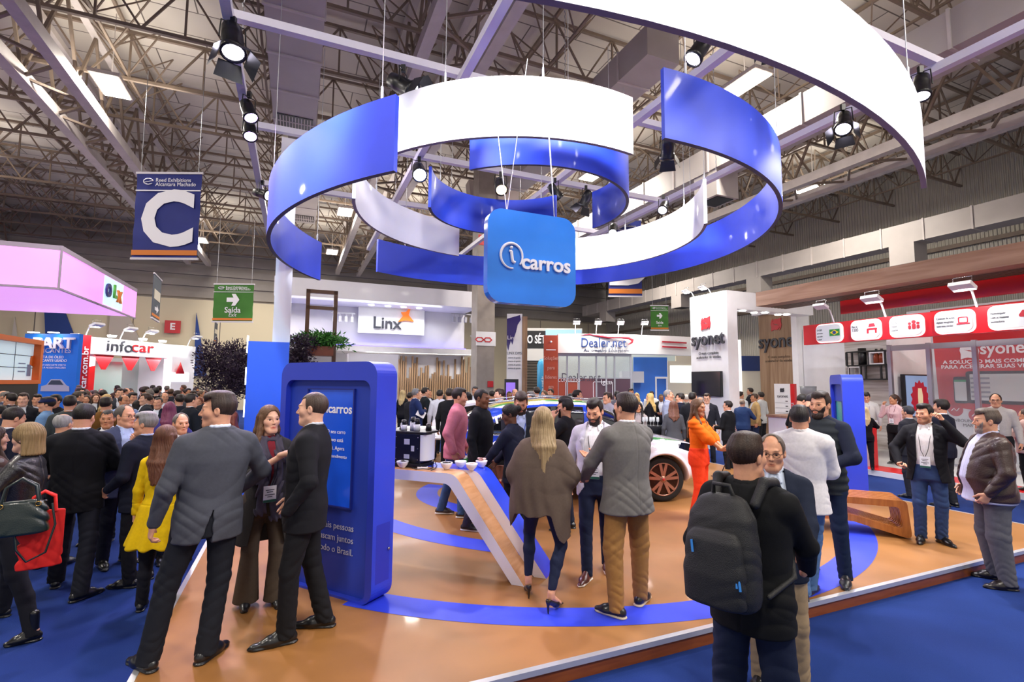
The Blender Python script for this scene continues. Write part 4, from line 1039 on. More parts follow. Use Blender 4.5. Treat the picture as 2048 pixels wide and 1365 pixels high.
for x in xs_: m = MB(); m.b2((x-.03, 0, 0), (x+.03, .06, z0f)); m.build('post', alu, t)
m = MB(); m.b2((xs_[0], .01, z0f-.1), (xs_[-1], .05, z0f)); m.b2((xs_[0], .01, ony(1200, 757, 19.3)[2]-.02), (xs_[-1], .05, ony(1200, 757, 19.3)[2]+.02)); m.build('rail', alu, t)
zfb = ony(1200, 757, 19.3)[2]; zfe = ony(1200, 800, 19.3)[2]
for a, b, c in ((0, 2, '#B4523A'), (2, 3, '#8A5058'), (3, 6, '#5A4050')):
    m = MB(); m.b2((xs_[a]+.03, .02, zfe), (xs_[b]-.03, .04, zfb-.02)); m.build('frosted_band', mat('band_'+c[1:], c, .35, alpha=.88), t)
text('CONTEÚDO', .19, wl, t, (X_(1140), .0, Z_(762)), ext=.003, sx=.8); text('IgLu', .26, wl, t, (X_(1215), .0, Z_(765)), ext=.003)
m = MB(); 
for a, b in ((1132, 1158), (1188, 1228)): m.ring(rrect(X_(b)-X_(a), .62, .06, 3, (X_(a)+X_(b))/2, Z_(797)), rrect(X_(b)-X_(a)-.04, .58, .04, 3, (X_(a)+X_(b))/2, Z_(797)+.02), -.0, .01)
m.build('printed_frame', wl, t)
text('Dealer.net', .42, mat('name_reflection', '#4A4458', .5), t, (X_(1164), .01, Z_(756)), ext=.003, sx=.85)  # reflection of the fascia name in the glass, made as lettering
for a, b in ((0, 3), (3, 6)):
    m = MB(); m.b2((xs_[a]+.03, .025, zfb+.03), (xs_[b]-.03, .035, z0f-.1)); m.build('pane', gl, t)
m = MB(); m.b2((-.3, 2.6, 0), (6.2, 2.7, z0f+.2)); m.build('inner_wall', mat('mint_white', '#D4E0DC', .5), t)
t = thing('blue_bar_wall', 'bright blue wall with white-framed door behind the bar', 'booth wall', (ony(1268, 760, 20.6)[0], 20.6, 0), 0)
wq = ony(1335, 760, 20.6)[0]-ony(1268, 760, 20.6)[0]
m = MB(); m.b2((0, 0, 0), (wq, .1, ony(1300, 715, 20.6)[2])); m.build('blue_panel', mat('bar_blue', '#2E6FD0', .4, noise=(.7, .15)), t)
m = MB(); x0 = ony(1310, 760, 20.6)[0]-ony(1268, 760, 20.6)[0]; zt_ = ony(1310, 754, 20.6)[2]; m.ring([(x0, 0), (wq, 0), (wq, zt_), (x0, zt_)], [(x0+.06, 0), (wq-.06, 0), (wq-.06, zt_-.08), (x0+.06, zt_-.08)], -.04, -.0); m.build('door_frame', white, t)
m = MB(); m.b2((-.6, -.5, ony(1270, 766, 20.6)[2]), (.28, .02, ony(1270, 744, 20.6)[2])); tag(m.build('wall_box', mat('pale_grey_panel'), loc=(ony(1268, 760, 20.6)[0], 20.6, 0)), 'pale grey box unit hung on the blue bar wall', 'wall box')
t = thing('light_wall', 'white glowing wall panel between the blue bar wall and the white pillar', 'light panel', (ony(1336, 760, 21)[0], 21, 0), 0)
wz = ony(1392, 760, 21)[0]-ony(1336, 760, 21)[0]
m = MB(); m.b2((0, 0, 0), (.35, .1, 3.0)); m.b2((.35, 0, ony(1370, 731, 21)[2]), (wz, .1, ony(1370, 710, 21)[2])); m.build('cream_panel', mat('cream_panel', '#E8DFC8', .5), t)
m = MB(); m.b2((.1, -.02, ony(1370, 766, 21)[2]), (wz, .08, ony(1370, 732, 21)[2])); m.build('lit_panel', glow('lit_panel', '#FFFFFF', 1.6), t)
m = MB(); m.b2((.35, 0, 0), (wz, .1, ony(1370, 767, 21)[2])); m.build('lower_panel', mat('cream_panel'), t)
br = ony(1290, 800, 19.8); t = thing('bar_counter', 'white bar counter crowded with bottles and glasses', 'counter', (br[0], br[1], 0), 0)
m = MB(); m.b2((-1.2, 0, 0), (1.1, .5, 1.1)); m.build('bar_front', white, t)
rr = random.Random(3); pb_ = None
for k in range(12):
    p = (br[0]-1.0+k*.17, br[1]+.15+rr.random()*.2, 1.1)
    if pb_ is None:
        m = MB(); m.lathe([(0, 0), (.04, 0), (.04, .2), (.015, .27), (.015, .34), (0, .34)], n=10); pb_ = m.build('bottle', mat('bar_bottle', '#D8D8D0', .2)); o = pb_
    else: o = pb_.copy(); COL.objects.link(o)
    o.location = p; tag(o, 'pale bottle standing on the white bar counter', 'bottle', 'bottles on the bar counter')
# orange-brown panel, blue inflatable pillar, shutter booth
def vpanel(name, label, cat, a, b, yt, y_, m_, th=.15, zb_=0.0, yb=None):
    p = ony(a, 760, y_); w_ = ony(b, 760, y_)[0]-p[0]; zt_ = ony((a+b)/2, yt, y_)[2]
    if yb is not None: zb_ = ony((a+b)/2, yb, y_)[2]
    t = thing(name, label, cat, (p[0], p[1], 0), 0); m = MB(); m.b2((0, 0, zb_), (w_, th, zt_)); m.build('board', m_, t); return t, w_, zt_
or_m = mat('rust_panel', '#B4482A', .4, noise=(.5, .12))
t, w_, zt_ = vpanel('slogan_panel', 'rust-orange slogan panel at the end of the curved white booth', 'panel', 1088, 1116, 671, 18.8, or_m, .3)
for i, s in enumerate(('Soluções', 'para', 'líderes', 'em')): text(s, .2, mat('pale_print', '#E8B0A0', .6), t, (w_/2, -.01, ony(1100, 717+19*i, 18.8)[2]), ext=.003, sx=.8)
m = MB(); m.b2((.08, -.01, ony(1100, 701, 18.8)[2]), (w_-.08, -.002, ony(1100, 699.5, 18.8)[2])); m.lathe([(0, -.05), (.05, 0), (0, .05)], (w_/2, -.02, ony(1100, 684, 18.8)[2]), 10); m.build('printed_mark', wl, t)
t, w_, zt_ = vpanel('shutter_booth', 'black and white round-topped booth with a roller shutter', 'booth', 1052, 1165, 657, 27, mat('pale_booth', '#D8D6D2', .5), .4, yb=722)
m = MB(); m.b2((0, -.02, ony(1070, 697, 27)[2]), (ony(1092, 690, 27)[0]-ony(1052, 690, 27)[0], 0, ony(1070, 662, 27)[2])); m.build('black_sign', mat('sign_black', '#1E1F22', .5), t)
text('O SÉTIMO', .62, wl, t, (.05, -.05, ony(1070, 680, 27)[2]), ext=.004, bold=.03, align='LEFT', sx=.6)
m = MB(); m.b2((0, .1, 0), (1.35, .2, ony(1070, 707, 27)[2]))
for k in range(22): m.b2((0, .06, .1+k*.15), (1.35, .1, .2+k*.15))
m.build('roller_shutter', mat('brown_shutter', '#4A4238', .5), t)
m = MB(); m.b2((1.05, -.05, ony(1100, 678, 27)[2]), (3.0, 0, ony(1100, 660, 27)[2])); m.build('pale_blue_sign', mat('pale_blue', '#A8D4EA', .4, emit='#A8D4EA', es=.3), t)
t = thing('inflatable_column', 'light blue round-topped column with white web address', 'column', (ony(1085, 760, 24)[0], 24, 0), 0)
zt_ = ony(1085, 718, 24)[2]; m = MB(); m.lathe([(0, 0), (.26, 0), (.26, zt_-.3), (.2, zt_-.12), (.1, zt_-.02), (0, zt_)], n=18); m.build('inflated_body', mat('sky_blue', '#3E9ED0', .35), t)
text('www.apptl.br', .17, wl, t, (-.02, -.29, zt_-1.3), rot=(pi/2, -pi/2, 0), ext=.004)
# concrete hall column with signs
pc = onv(966, 760, 19.5); t = thing('hall_column', 'square concrete column of the hall with sticker signs', 'column', pc*[1, 1, 0], RZ); t['kind'] = 'structure'
wc = uv(onv(990, 760, 19.5))[0]-uv(onv(953, 760, 19.5))[0]
conc = mat('concrete', '#9A9088', .7, noise=(2.5, .12))
m = MB(); m.b2((-wc*.35, 0, 0), (wc*.6, wc*.9, ZR)); m.build('concrete_shaft', conc, t)
m = MB(); m.b2((-wc*.4, -.02, onv(970, 692, 19.5)[2]), (wc*.66, 0, onv(970, 664, 19.5)[2])); sgn = m.build('white_sign', white, t)
m = MB()
for dx in (-.18, .18): m.ring([(dx+.17*math.cos(k)*1.2-.0, onv(970, 680, 19.5)[2]+.12*math.sin(k)) for k in np.linspace(0, 2*pi, 7)[:-1]], [(dx+.12*math.cos(k)*1.2, onv(970, 680, 19.5)[2]+.07*math.sin(k)) for k in np.linspace(0, 2*pi, 7)[:-1]], -.03, -.022)
m.build('red_mark', redl, sgn)
m = MB(); m.b2((.2, -.02, 1.85), (.45, -.0, 2.1)); m.build('fire_sign', redl, t)
m = MB(); m.b2((-wc*.35, -.02, onv(962, 490, 19.5)[2]), (0, -.0, onv(962, 470, 19.5)[2])); m.build('red_panel', redl, t)
# purple-white totem with screen
t, w_, zt_ = vpanel('drip_totem', 'white totem with dripping purple paint print and oak edge', 'totem', 1013, 1044, 628, 19.4, white, .35)
m = MB(); zz_ = lambda py: ony(1028, py, 19.4)[2]
P = [(0, zt_-.2), (0, zz_(690)), (.06, zz_(702)), (.1, zz_(692)), (.16, zz_(682)), (.22, zz_(690)), (.28, zz_(676)), (.36, zz_(664)), (.42, zz_(650)), (w_*.9, zz_(640)), (w_*.85, zt_-.05)]
m.prism(P[::-1], -.012, 0); m.build('purple_print', mat('drip_purple', '#35246A', .4), t)
text('Linx', .22, wl, t, (.2, -.02, zz_(676)), ext=.003); text('LINX DMS', .16, prt, t, (w_/2, -.01, zz_(707)), ext=.002, sx=.8)
for k in range(4): text('sistema de gestão', .085, prt, t, (w_/2, -.01, zz_(716+7*k)), ext=.002, sx=.8)
m = MB(); m.b2((w_, -.02, 0), (w_+.2, .37, zt_-.1)); m.build('oak_edge', wood_v, t)
t, w_, zt_ = vpanel('screen_totem', 'dark totem with a violet lit screen', 'totem', 1009, 1037, 759, 18.6, dark, .15)
m = MB(); m.b2((.06, -.01, 1.2), (w_-.12, -.002, zt_-.12)); m.build('screen', glow('violet_screen', '#8A6ACF', .8), t)
# --- large white booth with the hanging orange star
vL = 22.0; uA, uB = uv(onv(546, 620, vL))[0], uv(onv(958, 620, vL))[0]
zT = onv(750, 568, vL)[2]; zS = onv(750, 691, vL)[2]
t = thing('white_booth', 'large two-level white booth with recessed lit upper wall', 'booth', H(uA, vL), RZ)
W_ = uB-uA
m = MB(); m.b2((0, 0, zT-.75), (W_, 4, zT)); m.build('header', white_p, t)
m = MB(); m.b2((0, 2.2, zS), (W_, 2.4, zT-.75)); m.build('upper_wall', grey_wall, t)
m = MB(); m.b2((0, .6, zS-.25), (W_, 2.3, zS)); m.build('ledge', white, t)
m = MB(); m.b2((0, 1.9, zS), (W_, 2.0, zS+.12)); m.build('blue_light_strip', glow('cove_blue', '#6A5CFF', 2.2), t)
m = MB(); m.b2((0, 2.2, 0), (W_, 2.4, zS-.25)); m.build('lower_wall', white, t)
m = MB(); m.b2((0, -.3, 0), (W_, 4, .12)); m.build('booth_deck', mat('cream_deck', '#D8CDB0', .4), t)
xL = lambda px, py=640: uv(onv(px, py, vL+2.2))[0]-uA; zL = lambda py: onv(750, py, vL+2.2)[2]
m = MB(); m.b2((xL(715), 1.9, zL(668)), (xL(846), 2.0, zL(606))); lb = m.build('logo_board', white, t)
text('Linx', .78, dk, t, (xL(772), 1.85, zL(648)), ext=.03, bold=.012)
m = MB(); sx_, sz_ = xL(808), zL(633)
m.prism([(sx_-.35, sz_-.25), (sx_-.12, sz_+.05), (sx_-.22, sz_+.22), (sx_+.02, sz_+.25), (sx_+.28, sz_+.6), (sx_+.14, sz_+.1), (sx_+.4, sz_-.2), (sx_+.02, sz_-.16)], 1.8, 1.88); m.build('orange_star', mat('star_orange', '#F07820', .35, emit='#F07820', es=.25), t)
for a in (738, 770, 800, 830): downlight(t, xL(a, 585), 1.2, zT-.77, .13)
area('booth_light', t, (xL(780), 1.2, zT-.9), (rad(-20), 0, 0), 4.5, 120, (.93, .96, 1), .4)
area('booth_light', t, (xL(600), 1.2, zT-.9), (rad(-20), 0, 0), 3.5, 70, (1, .96, 1), .4)
area('booth_light', t, (W_*.72, 1.2, zS-.3), (rad(-22), 0, 0), 5, 150, (1, .97, .95), .4)
for k, (a, b, py) in enumerate(((580, 632, 600), (660, 708, 634), (897, 942, 622), (936, 975, 667))):
    m = MB(); xa, xb, z = xL(a), xL(b), zL(py); m.b2((xa, 1.7, z), (xb, 1.76, z+.06)); 
    for q in range(4): x = xa+(xb-xa)*(q+.5)/4; m.b2((x-.06, 1.66, z-.38), (x+.06, 1.8, z-.12)); m.b2((x-.015, 1.7, z-.12), (x+.015, 1.76, z))
    m.build('track_light', mat('track_grey', '#B0AEB4', .4), t)
rr = random.Random(5)
for k in range(38):
    x = xL(786+k*4.5, 800); h_ = rr.uniform(2.2, 3.35)
    m = MB(); m.b2((x-.035, 2.0, .12), (x+.035, 2.12, h_)); m.build('wooden_slat', wood_v, t)
fr_ = thing('planter_frame', 'tall brown metal frame holding a trough of ferns', 'planter frame', H(uv(onv(608, 700, 20))[0], 20.0), RZ)
wf = uv(onv(672, 700, 20))[0]-uv(onv(608, 700, 20))[0]; zf = onv(640, 580, 20)[2]; zpl = onv(640, 712, 20)[2]
brn = mat('brown_metal', '#5A3C28', .45)
m = MB(); m.b2((0, 0, 0), (.14, .14, zf)); m.b2((wf-.14, 0, 0), (wf, .14, zf)); m.b2((0, 0, zf-.14), (wf, .14, zf)); m.b2((0, .0, zf-.75), (wf, .14, zf-.62)); m.build('frame', brn, fr_)
m = MB(); m.b2((.1, -.2, zpl), (wf-.1, .5, zpl+.35)); m.build('trough', mat('terracotta', '#8A4A34', .6), fr_)
def foliage(name, label, cat, loc, gen, m_, n, seed, lw, ll):
    rr = np.random.RandomState(seed); V = []; F = []
    for k in range(n):
        p, d = gen(rr); d = d/np.linalg.norm(d); s = np.cross(d, rr.randn(3)); s /= np.linalg.norm(s)+1e-6
        L_ = ll*rr.uniform(.6, 1.3); w_ = lw*rr.uniform(.7, 1.2); o = len(V)
        V += [p, p+d*L_*.5+s*w_, p+d*L_, p+d*L_*.5-s*w_]; F.append((o, o+1, o+2, o+3))
    me = arrmesh(name, np.array(V), np.array(F), [m_], None, False); return me
fern = mat('fern_green', '#3E7A2E', .5, noise=(8, .3)); purple = mat('purple_leaf', '#3A2C3E', .5, noise=(6, .35))
def gen_fern(rr):
    c = np.array([rr.uniform(.2, wf-.2), rr.uniform(-.1, .4), zpl+.35]); a = rr.uniform(0, 6.28); t_ = rr.rand(); r = rr.uniform(.4, 1.0)
    d = np.array([math.cos(a), math.sin(a)*.7, 0]); p = c+d*r*t_+np.array([0, 0, 1.0*t_-1.15*t_*t_*r]); return p, d+rr.randn(3)*.7
tag(link('fern', foliage('fern', '', '', None, gen_fern, fern, 2600, 1, .03, .22), None, H(uv(onv(608, 700, 20))[0], 20.0), RZ), 'lush green ferns spilling over the trough of the brown frame', 'fern')
def bush(label, c, rx, rz_, n, seed, trunk=True):
    t = thing('purple_tree', label, 'tree', (c[0], c[1], 0), 0, 'purple-leaved trees')
    rs = np.random.RandomState(seed); cl = [np.array([rs.uniform(-.7, .7)*rx, rs.uniform(-.6, .6)*rx, c[2]+rs.uniform(-.8, .8)*rz_]) for _ in range(22)]
    def g(rr):
        q = cl[rr.randint(len(cl))]; d = rr.randn(3); d /= np.linalg.norm(d); return q+d*rr.uniform(.1, .42)*rx, d+np.array([0, 0, .3])
    link('foliage', foliage('foliage', '', '', None, g, purple, n, seed, .022, .095), t)
    m = MB(); m.tube([(0, 0, 0), (.05, 0, c[2]-rz_*.6), (0, .05, c[2])], [.06, .05, .03], 8)
    for q in cl: m.tube([(0, .02, c[2]-rz_*.5), q*.6+np.array([0, 0, .4*c[2]]), q], [.03, .02, .01], 5)
    m.build('trunk', mat('bark', '#3A2E28', .8), t)
pt = ony(462, 735, 16.5); bush('purple-leaved tree beside the bright blue wall', (pt[0], pt[1], pt[2]-.1), .95, .9, 11000, 11)
pt = ony(592, 690, 18.0); bush('purple-leaved bush under the brown planter frame', (pt[0]+.1, pt[1], pt[2]-.35), .62, .6, 4500, 12)
m = MB(); m.b2((xL(690), -.5, 0), (xL(781), .6, onv(730, 708, vL)[2])); tag(m.build('white_block', white_p, loc=H(uA, vL+.4), rz=RZ), 'plain white box room behind the blue kiosk', 'booth room')
# --- pink light box, video wall, blue and white booths by the far wall
Dk = 14.1; c0 = ony(125, 492, Dk); z1 = c0[2]; z0 = ony(114, 577, Dk)[2]; uC, vC = uv(c0)
pink = mat('pink_lightbox', '#F0A0F0', .5, emit='#EE8CF2', es=.95, noise=(.5, .1)); lil = mat('lilac_frame', '#A89AB0', .5)
t = thing('light_box', 'glowing pink suspended light box of a booth with coloured letters', 'light box', H(uC, vC), RZ)
m = MB(); m.b2((-9, 0, z0+.02), (-.03, .04, z1-.14)); m.b2((-.04, .03, z0+.02), (0, 7.4, z1-.14)); m.build('glowing_face', pink, t)
m = MB(); m.b2((-9, 0, z1-.14), (.01, 7.4, z1)); m.b2((-.035, -.015, z0), (.015, .02, z1)); m.b2((-9, -.02, z0-.04), (.02, .03, z0+.02)); m.b2((-.02, 0, z0-.04), (.02, 7.4, z0+.02)); m.build('frame', lil, t)
m = MB(); m.b2((-9, .1, z0+.05), (-.1, 7.3, z0+.08)); m.build('glowing_underside', mat('pink_under', '#F4B8F6', .5, emit='#F2ACF6', es=.9, noise=(.4, .12)), t)
lt = mat('pale_patch', '#BFE8F4', .4, emit='#BFE0F4', es=.9)
m = MB(); m.b2((.004, 3.5, z0+.05), (.008, 5.6, z1-.16)); m.build('pale_patch', lt, t)
for s, c, y, dz, sz in (('O', '#2E2A78', 3.85, .0, .62), ('L', '#5AAA3C', 4.55, .06, .62), ('X', '#EE7A1E', 5.05, -.06, .58)):
    text(s, sz, mat('letter_'+c[1:], c, .4), t, (.05, y, (z0+z1)/2+dz-.05), rot=(pi/2, 0, pi/2), ext=.03, bold=.05)
area('box_light', t, (-3, 3.5, z0-.1), (0, 0, 0), 5, 120, (1, .7, 1), 6)
q = ony(84, 682, 13.4); uo, vo = uv(q); zt_ = q[2]; zb_ = ony(74, 768, 13.4)[2]
t = thing('video_wall', 'video wall of pale screens in a thick orange frame', 'video wall', H(uo, vo), AZ+pi/2)
Lo = 5
m = MB(); m.ring([(-Lo, zb_), (0, zb_), (0, zt_), (-Lo, zt_)], [(-Lo+.1, zb_+.1), (-.14, zb_+.1), (-.14, zt_-.12), (-Lo+.1, zt_-.12)], -.05, .3); m.build('orange_frame', mat('frame_orange', '#D8661C', .45), t)
m = MB(); m.b2((-Lo+.1, .1, zb_+.1), (-.14, .2, zt_-.12)); m.build('screen', mat('pale_screen', '#C4DCEA', .3, emit='#C4DCEA', es=.45), t)
m = MB()
for k in (1, 2): z = zb_+.1+(zt_-zb_-.22)*k/3; m.b2((-Lo+.1, .09, z-.008), (-.14, .1, z+.008))
for k in range(1, 4): m.b2((-.14-k*.95-.005, .092, zb_+.1), (-.14-k*.95+.005, .1, zt_-.12))
m.build('screen_seam', dark, t)
m = MB(); 
for k in range(3): m.b2((-.9, .085, zb_+.3+k*.1), (-.55, .09, zb_+.33+k*.1))
m.b2((-.45, .085, zb_+.2), (-.25, .09, zb_+.5)); m.build('screen_content', mat('content_grey', '#7A86A8', .5), t)
m = MB(); m.prism([(-.3, zt_-.45), (-.14, zt_-.4), (-.14, zb_+.45), (-.32, zb_+.5)], .08, .095); m.build('orange_shape', mat('frame_orange'), t)
m = MB(); m.b2((-Lo, 0, 0), (0, .3, zb_)); m.build('plinth', dark, t)
yB = 22
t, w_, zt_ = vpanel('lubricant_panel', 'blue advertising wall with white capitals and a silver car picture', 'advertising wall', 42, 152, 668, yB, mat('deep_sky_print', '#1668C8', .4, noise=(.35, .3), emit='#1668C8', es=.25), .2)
zB = lambda py: ony(110, py, yB)[2]; xB = lambda px: ony(px, 740, yB)[0]-ony(42, 740, yB)[0]
text('PART', .66, wl, t, (xB(145), -.06, zB(688)), ext=.05, bold=.03, align='RIGHT', sx=1.15); text('LUBRIFICANTES', .30, wl, t, (xB(138), -.01, zB(702)), ext=.004, bold=.012, align='RIGHT', space=1.05)
for i, (s, z) in enumerate((('COLETA DE ÓLEO', 715), ('LUBRIFICANTE USADO', 722))): text(s, .16, wl, t, (xB(124 if i == 0 else 131), -.01, zB(z)), ext=.004, bold=.02, align='RIGHT')
for i, (s, z) in enumerate((('JUNTE-SE AO DESCARTE CERTO', 731), ('E À NOSSA PARCERIA', 736))): text(s, .11, wl, t, (xB(130), -.01, zB(z)), ext=.003, align='RIGHT')
m = MB(); cx, cz = xB(112), zB(773)
m.prism([(cx-.62, cz-.22), (cx-.6, cz), (cx-.38, cz+.06), (cx-.2, cz+.3), (cx+.25, cz+.3), (cx+.48, cz+.05), (cx+.62, cz-.02), (cx+.64, cz-.22)], -.03, -.01); cp = m.build('car_picture', mat('silver_print', '#B8C0CC', .4), t)
m = MB(); m.prism([(cx-.32, cz+.07), (cx-.17, cz+.26), (cx+.2, cz+.26), (cx+.38, cz+.06)], -.035, -.03); m.build('car_window', mat('print_dark', '#3A4858', .4), cp)
for k, px in enumerate((72, 112)): downlight(t, xB(px), -.3, zt_+.02, .2)
Pl = ony(153, 700, 23.5); Pr = ony(391, 700, 31); d = (Pr-Pl)*[1, 1, 0]; Li = np.linalg.norm(d); d /= Li; ai = math.atan2(d[1], d[0])
t = thing('red_white_booth', 'white booth with red corner pillar and grey and red name on its fascia', 'booth', Pl*[1, 1, 0], ai)
zi1 = ony(165, 672, 23.7)[2]; zi0 = ony(180, 707, 24)[2]
def xi(px):
    r_ = ray(px, 700); A_ = np.array([[d[0], -r_[0]], [d[1], -r_[1]]]); s_ = np.linalg.solve(A_, -(Pl[:2]-CAM[:2])); return float(s_[0])
def zi(px, py):
    x = xi(px); P = Pl+d*x; r_ = ray(px, py); return float((CAM+r_*(P[1]/r_[1]))[2])
m = MB(); m.b2((0, 0, zi0), (Li, .4, zi1)); m.build('fascia', white_p, t)
m = MB(); m.b2((xi(158), -.05, 0), (xi(179), .3, zi1+.05)); rp = m.build('red_pillar', mat('booth_red', '#C01424', .4, coat=.2), t)
m = MB(); m.b2((0, -.02, 0), (xi(157), .4, zi1+.1)); m.build('white_pillar', white_p, t); m = MB(); m.b2((xi(376), .0, 0), (Li, 3.5, zi1)); m.build('white_pillar', white_p, t)
text('infocar.com.br', .46, wl, t, (xi(169), -.07, zi(169, 750)), rot=(pi/2, -pi/2, 0), ext=.006, bold=.012)
text('info', .8, dk, t, (xi(239), -.03, zi(239, 694)), ext=.02, sx=1.3, space=1.0); text('car', .8, redl, t, (xi(284), -.03, zi(284, 696)), ext=.02, sx=1.45)
m = MB(); m.b2((0, 3.2, 0), (Li, 3.3, zi0)); m.build('back_wall', mat('grey_green_wall', '#A9B4B0', .4), t)
m = MB(); m.b2((xi(216), 1.6, 0), (xi(300), 1.66, zi(240, 722))); m.build('frosted_glass', mat('frosted_green', '#8FA39C', .15, coat=.3), t)
m = MB(); m.b2((xi(180), .6, 0), (xi(214), .66, zi0)); m.build('poster', white, t)
m = MB(); x0, x1 = xi(190), xi(214); m.prism([(x0, 0), (x1, 0), (x1, zi(205, 732)), (x0+(x1-x0)*.5, zi(205, 734)), (x0+(x1-x0)*.2, zi(200, 748))], .58, .6); m.build('red_print', mat('poster_red'), t)
m = MB(); m.b2((xi(336), -.3, 0), (xi(372), .2, zi(350, 714))); m.build('white_cabinet', white_p, t)
m = MB(); m.b2((xi(334), -.34, zi(350, 764)), (xi(371), -.31, zi(350, 746))); m.build('lit_front', glow('lit_front', '#FFFFFF', 1.3), t)
m = MB(); xt = xi(347); m.lathe([(0, 0), (.3, 0), (.06, .55), (0, .7)], (xt, -.5, zi(347, 748)), 4); m.build('red_trophy', redl, t)
for a in (228, 280, 325): m = MB(); x = xi(a); m.prism([(x-.55, zi0), (x+.55, zi0), (x+.1, zi0-.75), (x-.1, zi0-.75)], .5, .55); m.build('red_pennant', redl, t)
area('booth_light', t, (Li*.4, .5, zi0-.1), (rad(-15), 0, 0), 6, 320, (1, .98, .95), .5)
for k, (px, lb) in enumerate(((168, 'arm lamp on the red corner pillar'), (238, 'arm lamp on the white fascia over the grey letters'), (282, 'arm lamp on the white fascia over the red letters'), (374, 'bright arm lamp at the far end of the white fascia'))):
    p = Pl+d*xi(px); armlight(lb, (p[0], p[1], zi1), ai, 'arm lamps on the red and white booth', .6, .55, 60, 2.2)
for k, px in enumerate((213, 276, 316)): 
    p = Pl+d*xi(px)-np.array([-d[1], d[0], 0])*.25
    m = MB(); m.lathe([(0, 0), (.16, 0), (.2, .1), (0, .1)], n=12); tag(m.build('fascia_lamp', down_glow, loc=(p[0], p[1], zi1+.05)), ['round lamp on the fascia edge just past the red corner pillar', 'round lamp on the fascia edge over the red letters', 'round lamp on the fascia edge past the red letters'][k], 'lamp', 'round fascia lamps')
# wall graphics, signs and banners
def wallshape(label, pts, m_, y_=None):
    P = [onv(px, py, 39.9) for px, py in pts]; o = P[0]*[1, 1, 0]; Q = [((p-P[0])@BV, p[2]) for p in P]
    a_ = sum(Q[i][0]*Q[(i+1) % len(Q)][1]-Q[(i+1) % len(Q)][0]*Q[i][1] for i in range(len(Q)))
    if a_ < 0: Q = Q[::-1]
    m = MB(); m.prism(Q, -.1, 0); return tag(m.build('wall_pennant', m_, loc=o, rz=RZ), label, 'wall pennant', 'tapering wall pennants')
nb = mat('navy_fabric', '#1B3E8A', .6); wf_ = mat('pale_fabric', '#CFC6BC', .7)
wallshape('tall narrow blue pennant on the cream wall past the red and white booth', [(387, 752), (414, 752), (393, 626)], nb)
wallshape('broad blue pennant on the cream wall over the blue advertising wall', [(93, 700), (160, 700), (128, 616), (89, 600)], nb)
wallshape('pale pennant on the cream wall above the red and white booth', [(216, 690), (285, 690), (255, 625), (223, 610)], wf_)
wallshape('pale narrow pennant on the cream wall above the orange frame', [(22, 690), (38, 690), (31, 634)], wf_)
p = onv(345, 654, 39.7); t = thing('letter_sign', 'small red square sign with white letter E on the far wall', 'sign', p, RZ)
m = MB(); m.b2((-.45, 0, -.42), (.45, .1, .42)); m.build('board', redl, t); text('E', .62, wl, t, (0, -.01, 0), ext=.004, bold=.03)
def banner(label, tl, bl_, tr, y_, cat, col, deco):
    a = ony(*tl, y_); b = ony(*bl_, y_); hgt = a[2]-b[2]
    r_ = ony(*tr, y_); w_ = r_[0]-a[0]
    t = thing('hanging_banner', label, cat, (a[0], a[1], b[2]), 0)
    m = MB(); n = 10
    V = []
    for j in range(n+1):
        for i in range(n+1): V.append((w_*i/n, .015*math.sin(j*1.7+i*.5), hgt*j/n))
    m.add(V, [(j*(n+1)+i, j*(n+1)+i+1, (j+1)*(n+1)+i+1, (j+1)*(n+1)+i) for j in range(n) for i in range(n)], True); m.build('fabric', mat('banner_'+col[1:], col, .75, noise=(3, .05)), t)
    m = MB(); m.b2((-.03, -.02, hgt-.02), (w_+.03, .02, hgt+.04)); m.b2((-.03, -.02, -.05), (w_+.03, .02, .01)); m.build('rail', mat('white_rail', '#D9D4DA', .4), t)
    m = MB(); m.b2((0, -.03, hgt*.03), (w_, -.02, hgt*.09)); m.build('orange_band', mat('band_orange', '#D97B28', .6), t)
    m = MB(); m.b2((0, -.03, hgt*.785), (w_, -.02, hgt*.80)); m.build('white_line', wl, t)
    for q in (.1, w_-.1): m = MB(); m.tube([(q, 0, hgt), (q, 0, hgt+3)], .008, 5); m.build('hanging_wire', wire, t)
    m = MB(); m.tube([(w_*.19+.075*w_*math.cos(k), -.03, hgt*.90+.035*hgt*math.sin(k)) for k in np.linspace(.2, 5.6, 14)], .012, 6); m.tube([(w_*.13, -.03, hgt*.89), (w_*.26, -.03, hgt*.91)], .01, 6); m.build('round_mark', wl, t)
    for i, s in enumerate(('Reed Exhibitions', 'Alcantara Machado')): text(s, w_*.085, wl, t, (w_*.30, -.03, hgt*(.915-.05*i)), ext=.002, align='LEFT', sx=.95)
    deco(t, w_, hgt); return t
def dC(s):
    def f(t, w_, h_): text(s, h_*.88, wl, t, (w_*.52, -.035, h_*.43), ext=.003, bold=.035)
    return f
banner('blue hanging banner with a big white letter C', (275, 347), (263, 516), (404, 354), 13.5, 'banner', '#26307E', dC('C'))
banner('blue hanging banner with letter B, half hidden behind the blue arc', (1216, 440), (1214, 592), (1282, 440), 22, 'banner', '#26307E', dC('B'))
def dExit(t, w_, h_):
    m = MB(); x, z = w_*.5, h_*.58; s = w_*.16
    m.prism([(x-s, z-s*.35), (x+.05*s, z-s*.35), (x-.25*s, z-s*.95), (x+.35*s, z-s*.95), (x+s, z), (x+.35*s, z+s*.95), (x-.25*s, z+s*.95), (x+.05*s, z+s*.35), (x-s, z+s*.35)], -.035, -.025); m.build('arrow', wl, t)
    text('Saída', w_*.20, wl, t, (w_*.5, -.03, h_*.30), ext=.002, bold=.012); text('Exit', w_*.13, wl, t, (w_*.5, -.03, h_*.17), ext=.002, shear=.2)
